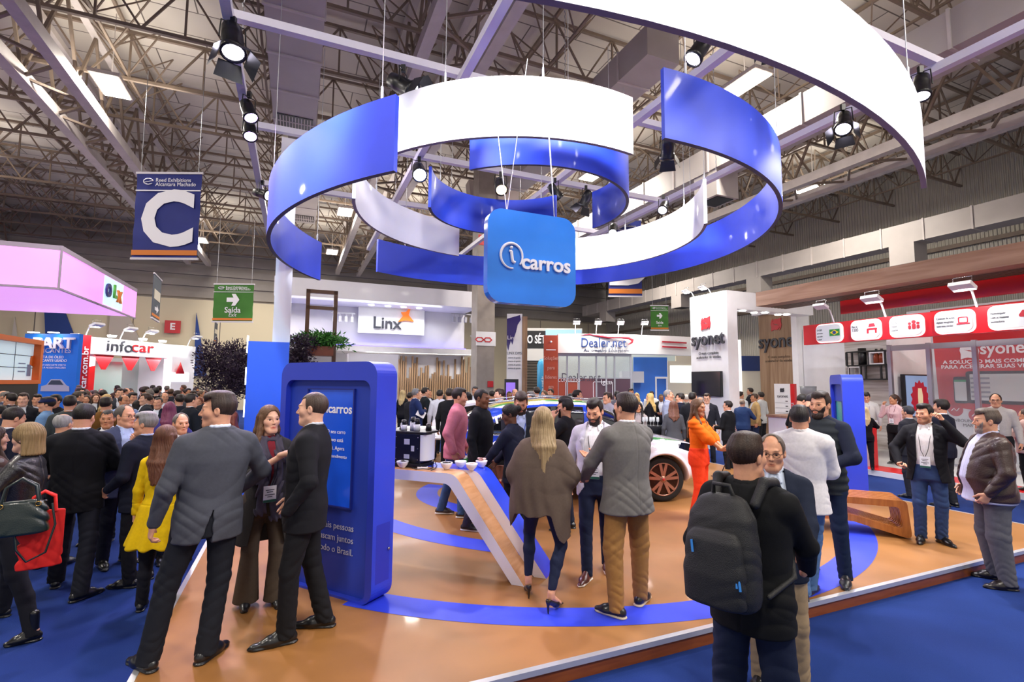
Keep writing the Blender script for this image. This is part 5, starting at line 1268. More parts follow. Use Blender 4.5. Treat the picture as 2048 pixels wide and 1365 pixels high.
banner('green exit banner with a white arrow, beside the blue ring on the crowded side', (429, 569), (426, 643), (508, 573), 21, 'exit banner', '#3F7A2C', dExit)
banner('green exit banner with a white arrow, beside the white pillar', (1301, 612), (1301, 660), (1336, 608), 25, 'exit banner', '#3F7A2C', dExit)
def grey_banner(label, p, az_, w_, h_, cat='banner'):
    t = thing('aisle_banner', label, cat, p, az_, 'narrow grey aisle banners')
    m = MB(); m.b2((0, 0, 0), (w_, .02, h_)); m.build('fabric', mat('banner_grey', '#4E5560', .7), t)
    m = MB(); m.b2((.1*w_, -.012, h_*.45), (.9*w_, -.0, h_*.68)); m.build('pale_print', mat('pale_print2', '#D8CFBC', .6), t)
    m = MB(); m.b2((0, -.012, h_*.04), (w_, 0, h_*.1)); m.build('orange_band', mat('band_orange'), t); m = MB(); m.b2((-.02, -.02, h_), (w_+.02, .03, h_+.05)); m.b2((-.02, -.02, -.05), (w_+.02, .03, 0)); m.build('rail', mat('white_rail'), t)
    m = MB(); m.prism([(w_*.3, h_*.2), (w_*.55, h_*.2), (w_*.55, h_*.14), (w_*.78, h_*.24), (w_*.55, h_*.34), (w_*.55, h_*.28), (w_*.3, h_*.28)], -.014, 0); m.build('arrow', wl, t)
p = ony(303, 634, 17); grey_banner('narrow grey aisle banner beside the pink light box', p, rad(117), 1.5, ony(303, 548, 17)[2]-p[2])
p = ony(428, 684, 30); grey_banner('small grey aisle banner below the nearer green exit banner', p, rad(113), 1.1, ony(428, 645, 30)[2]-p[2])
# loudspeaker boxes hanging far behind the ring
for (px, py), lb in zip(((958, 395), (1012, 398)), ('grey loudspeaker box hung behind the inner blue ring, the first of two', 'grey loudspeaker box hung behind the inner blue ring, the second of two')):
    p = ony(px, py, 24); t = thing('loudspeaker', lb, 'loudspeaker', p, .3, 'hung loudspeakers'); m = MB(); m.prism([(-.45, -.7), (.45, -.7), (.6, .7), (-.6, .7)], -.4, .4); m.build('cabinet', mat('speaker_grey', '#8A7E80', .6), t)
    m = MB(); m.tube([(0, 0, .7), (0, 0, ZR-p[2])], .02, 5); m.build('hanger', wire, t)
# small table with chair behind the coffee machine, and chairs by the doorway
tp = onz(880, 905, 0); tp = ony(850, 880, 11.2)
t = thing('white_table', 'small white table behind the coffee machine', 'table', (tp[0], tp[1], PF), 0)
m = MB(); m.box((0, 0, .9), (1.15, .6, .04)); m.build('tabletop', white, t); m = MB(); m.lathe([(.22, 0), (.22, .02), (.03, .04), (.03, .9)], n=14); m.build('pedestal', chrome, t)
t = thing('white_chair', 'white moulded chair behind the small white table', 'chair', (tp[0]+.25, tp[1]+.75, PF), 0)
m = MB(); m.prism(rrect(.5, .42, .12, 5, 0, .62), .18, .22); m.box((0, 0, .6), (.46, .42, .03)); m.build('shell', white_p, t)
for sx in (-1, 1):
    for sy in (-1, 1): m = MB(); m.tube([(sx*.14, sy*.13, .6), (sx*.2, sy*.19, 0)], .014, 6); m.build('leg', chrome, t)
def metal_chair(p, rz, label):
    t = thing('metal_chair', label, 'chair', p, rz, 'metal chairs by the doorway')
    m = MB(); m.box((0, 0, .46), (.44, .42, .03)); m.build('seat', alu, t)
    m = MB(); 
    for k in range(4): m.box((0, -.22, .58+k*.1), (.42, .02, .05))
    m.build('backrest', alu, t)
    for sx in (-1, 1): m = MB(); m.tube([(sx*.2, -.22, 0), (sx*.2, -.22, .95)], .014, 6); m.build('leg', chrome, t); m = MB(); m.tube([(sx*.2, .19, 0), (sx*.2, .19, .46)], .014, 6); m.build('leg', chrome, t)
metal_chair(onz(1487, 892, 0), .4, 'metal slat chair by the white pillar doorway')
t = thing('high_table', 'high table with black cloth behind the car bonnet', 'table', (ony(1297, 850, 11.4)[0], 11.4, PF-.13), 0)
m = MB(); m.lathe([(.34, 0), (.36, .3), (.3, 1.0), (.36, 1.1), (0, 1.1)], n=20); m.build('black_cloth', cloth('#16171C'), t)
pb_ = None
for k in range(5):
    p = (ony(1285+k*7, 850, 11.4)[0], 11.3+.05*(k % 2), 1.1)
    if pb_ is None: m = MB(); m.lathe([(0, 0), (.03, 0), (.005, .01), (.005, .08), (.035, .11), (.03, .2), (.027, .2), (.03, .12), (0, .09)], n=12); pb_ = m.build('wine_glass', mat('clear_glass', '#E8ECEE', .05, alpha=.35)); o = pb_
    else: o = pb_.copy(); COL.objects.link(o)
    o.location = p; tag(o, 'stemmed drinking glass on the black-clothed high table', 'glass', 'glasses on the high table')
m = MB(); m.b2((-.3, -.25, 0), (.25, .25, .95)); tag(m.build('blue_box', mat('bar_blue'), loc=(ony(1272, 850, 11.2)[0], 11.2, 0)), 'blue box plinth beside the black-clothed high table', 'plinth')
t = thing('door_booth', 'white doorway frame and blue panel seen past the white pillar', 'booth', (ony(1484, 760, 21.5)[0], 21.5, 0), 0)
w2 = ony(1520, 760, 21.5)[0]-ony(1484, 760, 21.5)[0]
m = MB(); m.b2((-.3, 0, 0), (0, .2, ony(1484, 680, 21.5)[2])); m.build('lit_post', glow('post_glow', '#FFFFFF', 1.1), t)
m = MB(); m.b2((0, .1, ony(1500, 742, 21.5)[2]), (w2+.6, .2, ony(1500, 712, 21.5)[2])); m.build('navy_panel', mat('navy_panel', '#142C66', .4), t)
m = MB(); m.b2((0, .15, 0), (w2+.6, .25, ony(1500, 742, 21.5)[2])); m.build('cream_wall', mat('cream_panel'), t)
# ---------------------------------------------------------------- people
SKIN = dict(fair='#E0AC8F', light='#D69C7C', tan='#C2876266'[:7], brown='#8A5A3C', dark='#5F3B28')
def skin_mat(k): return mat('skin_'+k, SKIN[k], .5, attr='Col', spec=.4, noise=(60, .05))
def hair_mat(c): return mat('hair_'+c.lstrip('#'), c, .5, bump=(140, .3), spec=.35, wood=(tuple(min(1, v**.92*1.12+.012) for v in [int(c.lstrip('#')[i:i+2], 16)/255 for i in (0, 2, 4)]), 42, (1, 1, .1)))
eye_w = mat('eye_white', '#E8E2DC', .2); iris_m = mat('iris_brown', '#2C1C12', .15)
M_T = [(.80, .17, .115, 0), (.93, .172, .122, -.005), (1.05, .157, .11, .005), (1.18, .165, .118, .005), (1.30, .178, .122, 0), (1.39, .172, .105, -.006), (1.45, .12, .08, -.012), (1.50, .058, .056, -.014)]
F_T = [(.80, .168, .115, 0), (.92, .17, .122, -.01), (1.06, .128, .096, 0), (1.18, .14, .105, .004), (1.27, .15, .125, .014), (1.37, .148, .094, 0), (1.435, .105, .07, -.01), (1.49, .05, .05, -.012)]
def ik(a, c, l1, l2, pole):
    a = np.array(a, float); c = np.array(c, float); d = c-a; L = np.linalg.norm(d); u = d/(L+1e-9)
    if L > (l1+l2)*.995: c = a+u*(l1+l2)*.995; L = (l1+l2)*.995
    x = (l1*l1-l2*l2+L*L)/(2*L); hh = math.sqrt(max(l1*l1-x*x, 0))
    p = np.array(pole, float); p = p-u*(p@u); p = p/(np.linalg.norm(p)+1e-9)
    return a+u*x+p*hh, c
def lerp(a, b, t): return a+(b-a)*t
class Fig:
    def __init__(s, sp):
        s.sp = sp; g = sp.get; s.male = g('sex', 'm') == 'm'; s.w = g('w', 1.0); s.belly = g('belly', 0.0)
        T = M_T if s.male else F_T
        lean = g('lean', (0, 0)); sway = g('sway', (0, 0)); ty = rad(g('tyaw', 0)); drop = g('drop', 0.0)
        s.ty = ty
        s.spz = np.array([.7, .93, 1.1, 1.3, 1.5, 1.75])
        lx, ly = lean
        s.spx = np.array([sway[0], sway[0], sway[0]+lx*.3, sway[0]+lx*.75, sway[0]+lx*1.05, sway[0]+lx*1.3])
        s.spy = np.array([sway[1], sway[1], sway[1]+ly*.3, sway[1]+ly*.75, sway[1]+ly*1.05, sway[1]+ly*1.3])
        s.drop = drop
        s.T = []
        for z, hw, hd, oy in T:
            b = s.belly*math.exp(-((z-1.06)/.16)**2)
            wf = 1+(s.w-1)*(1 if z < 1.42 else .45)
            s.T.append((z, hw*wf+b*.35, hd*(1+(s.w-1)*.9)+b*.6, oy+b*.55))
        sx = (.172 if s.male else .148)*(1+(s.w-1)*.75)+g('shw', 0); sz = 1.402 if s.male else 1.385
        sq = g('shrug', 0)
        s.sh = [s.P((-sx, -.008, sz+sq)), s.P((sx, -.008, sz+sq))]
        s.hips = [np.array([sway[0]-.09*s.w**.5, sway[1], .92-drop]), np.array([sway[0]+.09*s.w**.5, sway[1], .92-drop])]
        # feet: (x, y, toe yaw degrees, heel lift)
        feet = g('feetl') or [(-.12, 0.0, 12, 0), (.12, 0.0, -12, 0)]
        s.feet = feet; s.ank = []; s.knee = []
        for i, f in enumerate(feet):
            d = rotz(rad(f[2]))@np.array([0, 1.0, 0]); ah = .085+f[3]
            an = np.array([f[0], f[1], 0])-d*.045+np.array([0, 0, ah])
            k, an2 = ik(s.hips[i], an, .425, .415, g('kpole', [None, None])[i] or (d[0]*1.0, d[1]*1.0, .05))
            s.ank.append(an); s.knee.append(k)
        hy = g('headyaw', 0.0); hp = g('pitch', 0.0); hr = g('roll', 0.0)
        s.nb = s.P((0, -.012, 1.47))
        hc = s.P((0, .004, 1.63)); 
        s.hs = g('hs', 1.0)
        s.HR = rotz(rad(hy))@rotx(rad(hp))@roty(rad(hr))
        piv = s.P((0, -.01, 1.53)); s.hc = piv+rotz(rad(hy)*.6)@rotx(rad(hp)*.8)@roty(rad(hr))@np.array([0, .012, .10])+np.array([0, 0, 0])
        # arms
        s.el = []; s.wr = []; s.hd = []
        arms = g('arms') or [None, None]
        for i in (0, 1):
            sg = -1 if i == 0 else 1; a = arms[i]; S = s.sh[i]
            l1, l2 = (.285, .255) if s.male else (.265, .24)
            if a is None: a = dict(t=(sg*(.275 if s.male else .235)*(1+(s.w-1)*.9), .05, .885 if s.male else .90))
            t = s.Pt(a['t']) if not a.get('abs') else np.array(a['t'], float)
            if 'e' in a: e = s.Pt(a['e']); w_ = t
            else: e, w_ = ik(S, t, l1, l2, rotz(ty)@np.array(a.get('pole', (sg*.45, -.8, -.2))))
            fd = _n(w_-e)
            d = rotz(ty)@np.array(a['d']) if 'd' in a else fd+np.array([0, 0.0, -.15]); d = _n(d)
            n = rotz(ty)@np.array(a['n']) if 'n' in a else np.array([-sg, .0, 0.0])
            n = n-d*(n@d); n = _n(n)
            s.el.append(e); s.wr.append(w_); s.hd.append((w_, d, n, a.get('curl', .35), a.get('mode', ''), a.get('hide', False)))
    def P(s, p):
        z = p[2]; q = rotz(s.ty*np.interp(z, [.95, 1.3], [0, 1]))@np.array([p[0], p[1], 0.0])
        return np.array([q[0]+np.interp(z, s.spz, s.spx), q[1]+np.interp(z, s.spz, s.spy), z-s.drop])
    Pt = P
    def stations(s, off=0.0, offd=None, T=None, ext=None):
        """torso loft stations; ext replaces the ones under a height"""
        L = []
        offd = off if offd is None else offd
        for z, hw, hd, oy in (T or s.T):
            ly = s.ty*np.interp(z, [.95, 1.3], [0, 1]); q = rotz(ly)@np.array([0, oy, 0])
            L.append((z-s.drop, hw+off, hd+offd, np.interp(z, s.spz, s.spx)+q[0], np.interp(z, s.spz, s.spy)+q[1], ly))
        return L
    def low(s, z, hw, hd, oy=0.0):
        return (z-s.drop, hw, hd, float(np.interp(z, s.spz, s.spx)), float(np.interp(z, s.spz, s.spy))+oy, 0.0)
    # ------------------------------------------------------------ head
    def hp_(s, p): return s.hc+s.HR@(np.array(p, float)*s.hs)
    def local(s, P): return (P-s.hc.astype(f32))@s.HR.astype(f32)/s.hs
    def head(s, S, detail=True):
        R = s.HR; q = s.hs; h = s.hp_
        fem = not s.male
        S.ell(h((0, -.014, .032)), np.array((.0745, .096, .089))*q, R, k=.0)
        S.ell(h((0, .026, -.032)), np.array((.0585 if s.male else .055, .068, .083))*q, R, k=.03)
        S.cap(h((-.016, .066, -.101)), h((.016, .066, -.101)), .021*q, k=.025)
        jw = .046 if s.male else .041
        S.cap(h((-jw, .012, -.068)), h((-.02, .06, -.098)), .02*q, k=.03).cap(h((jw, .012, -.068)), h((.02, .06, -.098)), .02*q, k=.03)
        S.cap(h((-.033, .079, .02)), h((.033, .079, .02)), .0135*q, k=.02)
        S.ell(h((-.043, .052, -.022)), np.array((.024, .026, .024))*q, R, k=.03).ell(h((.043, .052, -.022)), np.array((.024, .026, .024))*q, R, k=.03)
        if detail:
            for sx in (-1, 1):
                S.ell(h((sx*.032, .101, .001)), np.array((.019, .018, .0145))*q, R, k=.014, mode='s')
            nw = 1 if s.male else .82
            S.cap(h((0, .086, .014)), h((0, .1125 if s.male else .109, -.029)), .006*q, .0085*nw*q, k=.012)
            S.cap(h((-.0085*nw, .0985, -.033)), h((.0085*nw, .0985, -.033)), .0072*q, k=.008)
            S.cap(h((-.02, .083, -.063)), h((0, .0905, -.0608)), .0045*q, .0062*q, k=.008).cap(h((.02, .083, -.063)), h((0, .0905, -.0608)), .0045*q, .0062*q, k=.008)
            S.cap(h((-.014, .0835, -.0735)), h((.014, .0835, -.0735)), .0075*q, k=.010)
            S.cap(h((-.022, .0945, -.0675)), h((.022, .0945, -.0675)), .003*q, k=.004, mode='s')
            for sx in (-1, 1):                  # eyelids
                S.cap(h((sx*.018, .0835, .0105)), h((sx*.046, .0755, .0095)), .0046*q, k=.006)
                S.cap(h((sx*.019, .082, -.0075)), h((sx*.045, .075, -.0065)), .004*q, k=.006)
        for sx in (-1, 1):
            E = R@rotz(sx*.35)@rotx(-.12)
            S.ell(h((sx*.0755, -.006, -.004)), np.array((.0115, .0205, .032))*q, E, k=.006)
            if detail: S.ell(h((sx*.087, .0, -.0)), np.array((.008, .010, .017))*q, E, k=.005, mode='s')
        nr = (.057 if s.male else .047)*(1+(s.w-1)*.5)
        S.cap(h((0, -.018, -.055)), s.nb+np.array([0, .0, -.02]), nr, nr*1.12, k=.03)
        return S
    def headcols(s, V, skin):
        L = s.local(V.astype(f32)); x, y, z = L[:, 0], L[:, 1], L[:, 2]; ax = np.abs(x)
        C = np.ones((len(V), 4), f32)
        near = (ax < .1) & (z > -.15) & (z < .15) & (np.abs(y) < .14)
        def blend(m, c):
            m = np.clip(m, 0, 1)*near
            for i in range(3): C[:, i] = C[:, i]*(1-m)+c[i]*m
        fem = not s.male
        lip = np.clip(1.4-np.sqrt((x/.022)**2+((z+.068)/.0105)**2+((y-.09)/.022)**2), 0, 1)*2
        blend(lip*.85, (.80, .42, .42) if fem else (.86, .62, .58))
        br = np.clip(1.25-np.sqrt(((ax-.034)/.021)**2+((z-.026-.0015*np.cos((ax-.034)*70))/.0048)**2), 0, 1)*2.2*(y > .05)
        bc = s.sp.get('browc', .26); blend(br*(.75 if s.male else .6), (bc, bc*.9, bc*.85))
        blend(np.clip(1-np.sqrt(((ax-.045)/.025)**2+((z+.028)/.022)**2), 0, 1)*.35*(y > .02), (1.0, .80, .76))
        if s.sp.get('stubble'):
            st = s.sp['stubble']
            m = np.clip((-.034-z)/.02, 0, 1)*np.clip((y-(-.005))/.03, 0, 1)*(1-np.clip(1.5-np.sqrt((x/.024)**2+((z+.068)/.013)**2), 0, 1))*np.clip((z+.14)/.03, 0, 1)
            blend(m*st, (.33, .28, .26))
        # lash line
        ll = np.clip(1.2-np.sqrt(((ax-.032)/.017)**2+((z-.0085+22*(ax-.032)**2)/.0035)**2), 0, 1)*2*(y > .05)
        blend(ll*(.75 if fem else .45), (.18, .13, .12))
        return C
    # ------------------------------------------------------------ hands
    def hand(s, S, i, hr=1.0):
        W, d, n, curl, mode, hide = s.hd[i]
        d = _n(d); n = _n(n); t = np.cross(d, n)*(1 if i == 1 else -1)
        sc = (1.0 if s.male else .9)*hr
        offs = (.031, .0105, -.0105, -.030); kl = (.086, .09, .086, .076); fl = (.070, .079, .073, .057)
        for j in range(4):
            b = W+t*offs[j]*.55*sc+d*.012*sc; kn = W+t*offs[j]*sc+d*kl[j]*sc
            S.cap(b, kn, .0145*sc, .0112*sc, k=.016, n=n, sc=1.15)
        for j in range(4):
            kn = W+t*offs[j]*sc+d*kl[j]*sc
            c = curl
            if mode == 'point': c = .05 if j == 0 else .95
            elif mode == 'spread': c = curl*(.6+.2*j)
            c = c+.04*j
            dd = _n(d+t*offs[j]*(2.2 if mode != 'fist' else 0)); p = kn; ang = 0
            for seg, fr, mx, r0, r1 in ((0, .45, 75, .0092, .0084), (1, .31, 88, .0084, .0076), (2, .24, 60, .0076, .0064)):
                ang += rad(mx*c); v = _n(dd*math.cos(ang)+n*math.sin(ang)); q = p+v*fl[j]*fr*sc
                S.cap(p, q, r0*sc, r1*sc, k=.003); p = q
        tb = W+t*.022*sc+d*.018*sc; 
        th = _n(t*.75+d*.62+n*.25) if mode != 'fist' else _n(t*.45+d*.6+n*.6)
        t1 = tb+th*.043*sc; th2 = _n(t*.25+d*.85+n*(.25+.5*curl)); t2 = t1+th2*.032*sc; t3 = t2+_n(th2+n*.3*curl)*.025*sc
        S.cap(tb, t1, .0165*sc, .0125*sc, k=.012).cap(t1, t2, .0108*sc, .0095*sc, k=.004).cap(t2, t3, .0095*sc, .0072*sc, k=.004)
        S.cap(W-d*.05*sc, W+d*.02*sc, .024*sc, .022*sc, k=.02, n=n, sc=1.25)
        return S
    def body(s, h, detail=True, hands=True):
        S = Sdf()
        S.loft(s.stations(-.014), k=.02)
        s.head(S, detail)
        for i in (0, 1):
            S.chain([s.sh[i], s.el[i], s.wr[i]], [.05*s.w, .036, .023], k=.03)
            if hands and not s.hd[i][5]: s.hand(S, i)
            S.chain([s.hips[i], s.knee[i], s.ank[i]], [.07, .045, .032], k=.03)
            f = s.feet[i]; d = rotz(rad(f[2]))@np.array([0, 1.0, 0])
            S.cap(s.ank[i]+np.array([0, 0, -.035]), s.ank[i]+d*.13+np.array([0, 0, -.055-f[3]*.9]), .032, .022, k=.02)
        V, F = S.mesh(h)
        return V, F, s.headcols(V, None)
    # ------------------------------------------------------------ hair
    def hair(s, h):
        sp = s.sp; st = sp.get('hair', 'short'); t = sp.get('hairt', .011); R = s.HR; q = s.hs; H_ = s.hp_
        S = Sdf(); ph = sp.get('seed', 0)*1.7
        loc = s.local
        if st == 'none': return None
        if st == 'crop': t = .005
        fh = sp.get('fore', .062)
        S.ell(H_((0, -.015, .033)), np.array((.0745+t, .096+t, .089+t))*q, R, k=0)
        if st in ('short', 'quiff', 'side', 'crop', 'receding', 'bald'):
            if st == 'quiff': S.ell(H_((0, .05, .106)), np.array((.05, .045, .028))*q, R, k=.03).ell(H_((0, 0, .112)), np.array((.055, .075, .024))*q, R, k=.03)
            if st == 'side': S.ell(H_((-.012, .045, .098)), np.array((.058, .045, .03))*q, R, k=.03).ell(H_((.0, -.02, .108)), np.array((.06, .075, .027))*q, R, k=.03)
            if st == 'short': S.ell(H_((0, .0, .104)), np.array((.058, .08, .024))*q, R, k=.03)
            side = sp.get('side', .0)
            def cut(P):
                L = loc(P); x, y, z = L[:, 0], L[:, 1], L[:, 2]
                line = np.where(y > .035, fh-1.0*(y-.082)*.35, np.interp(y, [-.1, -.06, -.02, .0, .022, .035], [-.075, -.058, -.03, -.022, -.026, fh+.012]))
                line = line+.010*np.clip(np.abs(x)/.06, 0, 1)*(y > .035)+.0035*np.sin(190*x+60*y+ph)
                return ((line-z)*.75).astype(f32)
            S.cut(cut)
            if st in ('receding', 'bald'):
                S.ell(H_((0, .075 if st == 'receding' else .03, .105)), np.array((.052, .075, .06) if st == 'receding' else (.058, .10, .075))*q, R, k=.012, mode='s')
            if side:
                def fade(P):
                    L = loc(P); return (np.clip((.045-L[:, 2])/.06, 0, 1)*side).astype(f32)
                S.disp(fade)
        else:                                    # long hair
            if st in ('long', 'longwavy', 'bob', 'pony', 'bun'):
                def cutf(P):
                    L = loc(P); x, y, z = L[:, 0], L[:, 1], L[:, 2]
                    e = np.sqrt((x/.064)**2+((z+.015)/.099)**2)-1
                    return np.minimum(np.where(y > .018, -e*.055, -1), 9).astype(f32)
                if st in ('pony', 'bun'):
                    S.ell(H_((0, -.095, .03)), np.array((.035, .03, .035))*q, R, k=.02)
                    def cut2(P):
                        L = loc(P); y, z = L[:, 1], L[:, 2]
                        line = np.interp(y, [-.1, -.06, -.02, .0, .03, .05], [-.075, -.055, -.035, -.02, -.0, .03])
                        return ((line-z)*.75).astype(f32)
                    S.cut(cut2)
                S.cut(cutf)
                ln = sp.get('len', .42)
                base = s.hc
                if st == 'bun': S.ell(H_((0, -.128, .035)), np.array((.042, .04, .042))*q, R, k=.008)
                elif st == 'pony':
                    p0 = H_((0, -.11, .03)); p1 = H_((0, -.15, -.02)); p2 = s.P((.0, -.15, 1.45)); p3 = s.P((.0, -.165, 1.53-ln))
                    S.chain([p0, p1, p2, p3], [.025, .03, .032, .014], k=.02)
                else:
                    w1 = .062 if st != 'bob' else .07
                    zb = 1.53-ln
                    hz = s.hc[2]
                    if st == 'bob':
                        for a in range(9):
                            an = rad(-35+a*250/8-0) ; an = rad(200+a*140/8)
                            v = np.array([math.cos(an)*.083, math.sin(an)*.098-.005, 0])
                            S.cap(H_(v*.95+np.array([0, 0, .03])), H_(v*1.12+np.array([0, 0, -ln])), .024, .02, k=.02)
                    else:
                        bx = sp.get('hsx', 0.0)
                        for a in range(7):
                            u = (a-3)/3.0
                            p0 = H_((u*.068, -.075+.03*abs(u), .02)); p1 = H_((u*.085, -.088+.045*abs(u), -.10))
                            p2 = s.P((u*.09+bx*.5, -.142+.05*abs(u), 1.40)); p3 = s.P((u*.06+bx, -.168+.035*abs(u), zb+.04*abs(u)+.02*math.sin(a*2+ph)))
                            S.chain([p0, p1, p2, p3], [.03, .03, .026, .010], k=.02)
                        for sx in sp.get('fronts', (-1, 1)):
                            p0 = H_((sx*.074, .01, .02)); p1 = H_((sx*.08, .012, -.08)); fl_ = sp.get('frontlen', .2)
                            wv = .025 if st == 'longwavy' else 0
                            p2 = s.P((sx*(.095+wv), .06, 1.47-fl_*.35)); p3 = s.P((sx*(.085-wv), .10, 1.49-fl_)); p4 = s.P((sx*(.09+wv*.6), .115, 1.46-fl_*1.35))
                            S.chain([p0, p1, p2, p3, p4], [.022, .026, .028, .026, .008], k=.02)
        if st in ('short', 'quiff', 'side', 'receding', 'bald'):
            S.disp(lambda P: (np.clip((.05-s.local(P)[:, 2])/.09, 0, 1)*min(.0075, t*.62)).astype(f32))
        am = sp.get('strand', .0005 if st in ('short', 'quiff', 'side', 'crop', 'receding', 'bald') else .0019); fr = sp.get('strandf', 150)
        wave = .5 if st == 'longwavy' else .12
        def strands(P):
            L = loc(P); x, y, z = L[:, 0], L[:, 1], L[:, 2]
            a = np.arctan2(x, -y+.02)
            return (am*(np.sin(fr*.28*a+6*wave*np.sin(30*z+ph)+8*np.sin(7*z+ph)*.3)+.6*np.sin(fr*.5*a+3*z*10*wave+1.3))).astype(f32)
        S.disp(strands)
        return S.mesh(h)
    def beard(s, h):
        S = Sdf(); s.head(S, False)
        S.lo = s.hc-.16; S.hi = s.hc+.13; S.disp(lambda P: np.full(len(P), -s.sp.get('beardt', .006), f32))
        ph = 1.0
        def cut(P):
            L = s.local(P); x, y, z = L[:, 0], L[:, 1], L[:, 2]; ax = np.abs(x)
            top = np.interp(ax, [0, .02, .03, .045, .06, .08], [-.046, -.048, -.052, -.048, -.03, .01])
            a = np.maximum(z-top, -z-.135); a = np.maximum(a, (.000+.0-y)-.0)
            mouth = .016-np.sqrt((x*.62)**2+((z+.0675)*1.25)**2+0*y)
            return np.maximum(a, mouth*np.where(y > .05, 1, -1)).astype(f32)
        S.cut(cut); S.disp(lambda P: (.0015*np.sin(200*P[:, 0]+170*P[:, 2])*np.sin(230*P[:, 1])).astype(f32))
        return S.mesh(h)
    # ------------------------------------------------------------ clothes
    def sleeves(s, S, off, upto=1.0, flare=0.0, k=.014):
        w = s.w
        for i in (0, 1):
            a, e, b = s.sh[i], s.el[i], s.wr[i]
            r0 = (.056 if s.male else .045)*w**.7+off; r1 = (.046 if s.male else .037)*w**.6+off*.8; r2 = (.033 if s.male else .028)+off*.6
            if upto >= 1: b2 = b-_n(b-e)*.012
            else: b2 = e+(b-e)*max(0, upto*2-1)
            nk = s.P((0.055*(-1 if i == 0 else 1), -.012, 1.475 if s.male else 1.455))
            S.cap(nk, a, .036+off, r0-.004, k=.04)
            if upto <= .5: S.cap(a, a+(e-a)*upto*2, r0, lerp(r0, r1, upto*2)+flare, k=k)
            else: S.cap(a, a+(e-a)*.35, r0, lerp(r0, r1, .35), k=.03).cap(a+(e-a)*.2, e, lerp(r0, r1, .2), r1, k=k).cap(e, b2, r1, lerp(r1, r2, max(0, min(1, upto*2-1)))+flare, k=.02)
        return S
    def front(s, P):
        """coordinates in the chest's frame: x across, y forward"""
        z = P[:, 2]; zz = z+s.drop
        x = P[:, 0]-np.interp(zz, s.spz, s.spx).astype(f32); y = P[:, 1]-np.interp(zz, s.spz, s.spy).astype(f32)
        a = s.ty*np.interp(zz, [.95, 1.3], [0, 1]); c, n = np.cos(a), np.sin(a)
        return c*x+n*y, -n*x+c*y, zz
    def jacket(s, h, hem=.80, off=.026, button=1.08, vw=.075, openw=.0, vent=False, flare=0.0, collar=True, lapel=True, closed=False, amp=.0022, sleeve=1.0, puff=0.0):
        S = Sdf(); T = [t for t in s.T if t[0] > hem+.05]
        st = s.stations(off)
        body = [q for q, t in zip(st, s.T) if t[0] > max(hem+.06, .84)]
        hw = .182*s.w+off*.6+flare+s.belly*.15; hd = .125*s.w+off*.7+flare*.8+s.belly*.5
        lows = [s.low(hem, hw+flare, hd+flare*.6, s.belly*.3)]
        if hem < .72: lows.append(s.low((hem+.95)/2, hw+flare*.3, hd+flare*.2))
        S.loft(lows+body, k=.03, p=2.25)
        s.sleeves(S, off*.5, sleeve)
        if collar:
            n = 12; cz = 1.49 if s.male else 1.47
            for j in range(n):
                a0, a1 = [rad(25+k*(310/n)-0) for k in (j, j+1)]
                f = lambda a: s.P((.070*math.sin(a), .066*math.cos(a)-.014, cz+.008-.03*max(0, math.cos(a))))
                S.cap(f(a0), f(a1), .0165, k=.005)
        if lapel and not closed:
            for sx in (-1, 1):
                S.cap(s.P((sx*.062, .045, 1.47)), s.P((sx*(vw+.022), .118*s.w**.5, 1.33)), .02, .026, k=.006, n=(0, 1, 0), sc=2.2)
                S.cap(s.P((sx*(vw+.022), .122*s.w**.5+s.belly*.1, 1.33)), s.P((sx*.02, .142*s.w+s.belly*.6, button+.03)), .026, .010, k=.006, n=(0, 1, 0), sc=2.2)
        # neck opening
        S.cap(s.nb+np.array([0, 0, -.03]), s.nb+np.array([0, .01, .12]), .05 if s.male else .042, .07, k=.008, mode='s')
        if not closed:
            def vee(P):
                x, y, z = s.front(P); w = np.interp(z, [hem, button-.02, button, 1.34, 1.47], [openw*1.6+.012, openw+.004, openw+.004, max(vw, openw), max(vw, openw)*.86])
                return np.where(y > .0, (w-np.abs(x))*.8, -1).astype(f32)
            S.cut(vee)
        else:
            S.disp(lambda P: (lambda x, y, z: (np.where(y > .03, .003*np.exp(-(x/.004)**2), 0)).astype(f32))(*s.front(P)))
        if vent:
            def vt(P):
                x, y, z = s.front(P); return np.where((y < 0) & (z < .98), (.004+.09*np.clip((.98-z)/.2, 0, 1)*.35-np.abs(x+.03*np.clip((.98-z)/.2, 0, 1))), -1).astype(f32)
            S.cut(vt)
        else:
            S.disp(lambda P: (lambda x, y, z: (np.where(y < -.03, .004*np.exp(-(x/.006)**2), 0)).astype(f32))(*s.front(P)))
        if puff: S.disp(lambda P: (puff*np.cos(P[:, 2]*2*pi/.075)).astype(f32))
        S.disp(wrinkle(amp, 1.0, s.sp.get('seed', 0)))
        return S.mesh(h)
    def shirt(s, h, off=.008, hem=.96, sleeve=0.0, collar=True, amp=.0015, untuck=False, flare=.0, tail=.0):
        S = Sdf(); st = s.stations(off)
        body = [q for q, t in zip(st, s.T) if t[0] > max(hem+.05, .84)]
        lo = s.low(hem, .176*s.w+off+flare+s.belly*.2, .124*s.w+off+flare+s.belly*.5, s.belly*.35) if hem < .93 else s.low(hem, .150*s.w+s.belly*.25, .104*s.w+s.belly*.5, s.belly*.35)
        S.loft([lo]+body, k=.03, p=2.2)
        if sleeve > 0: s.sleeves(S, off+.006, sleeve)
        nw_ = 1+(s.w-1)*.5
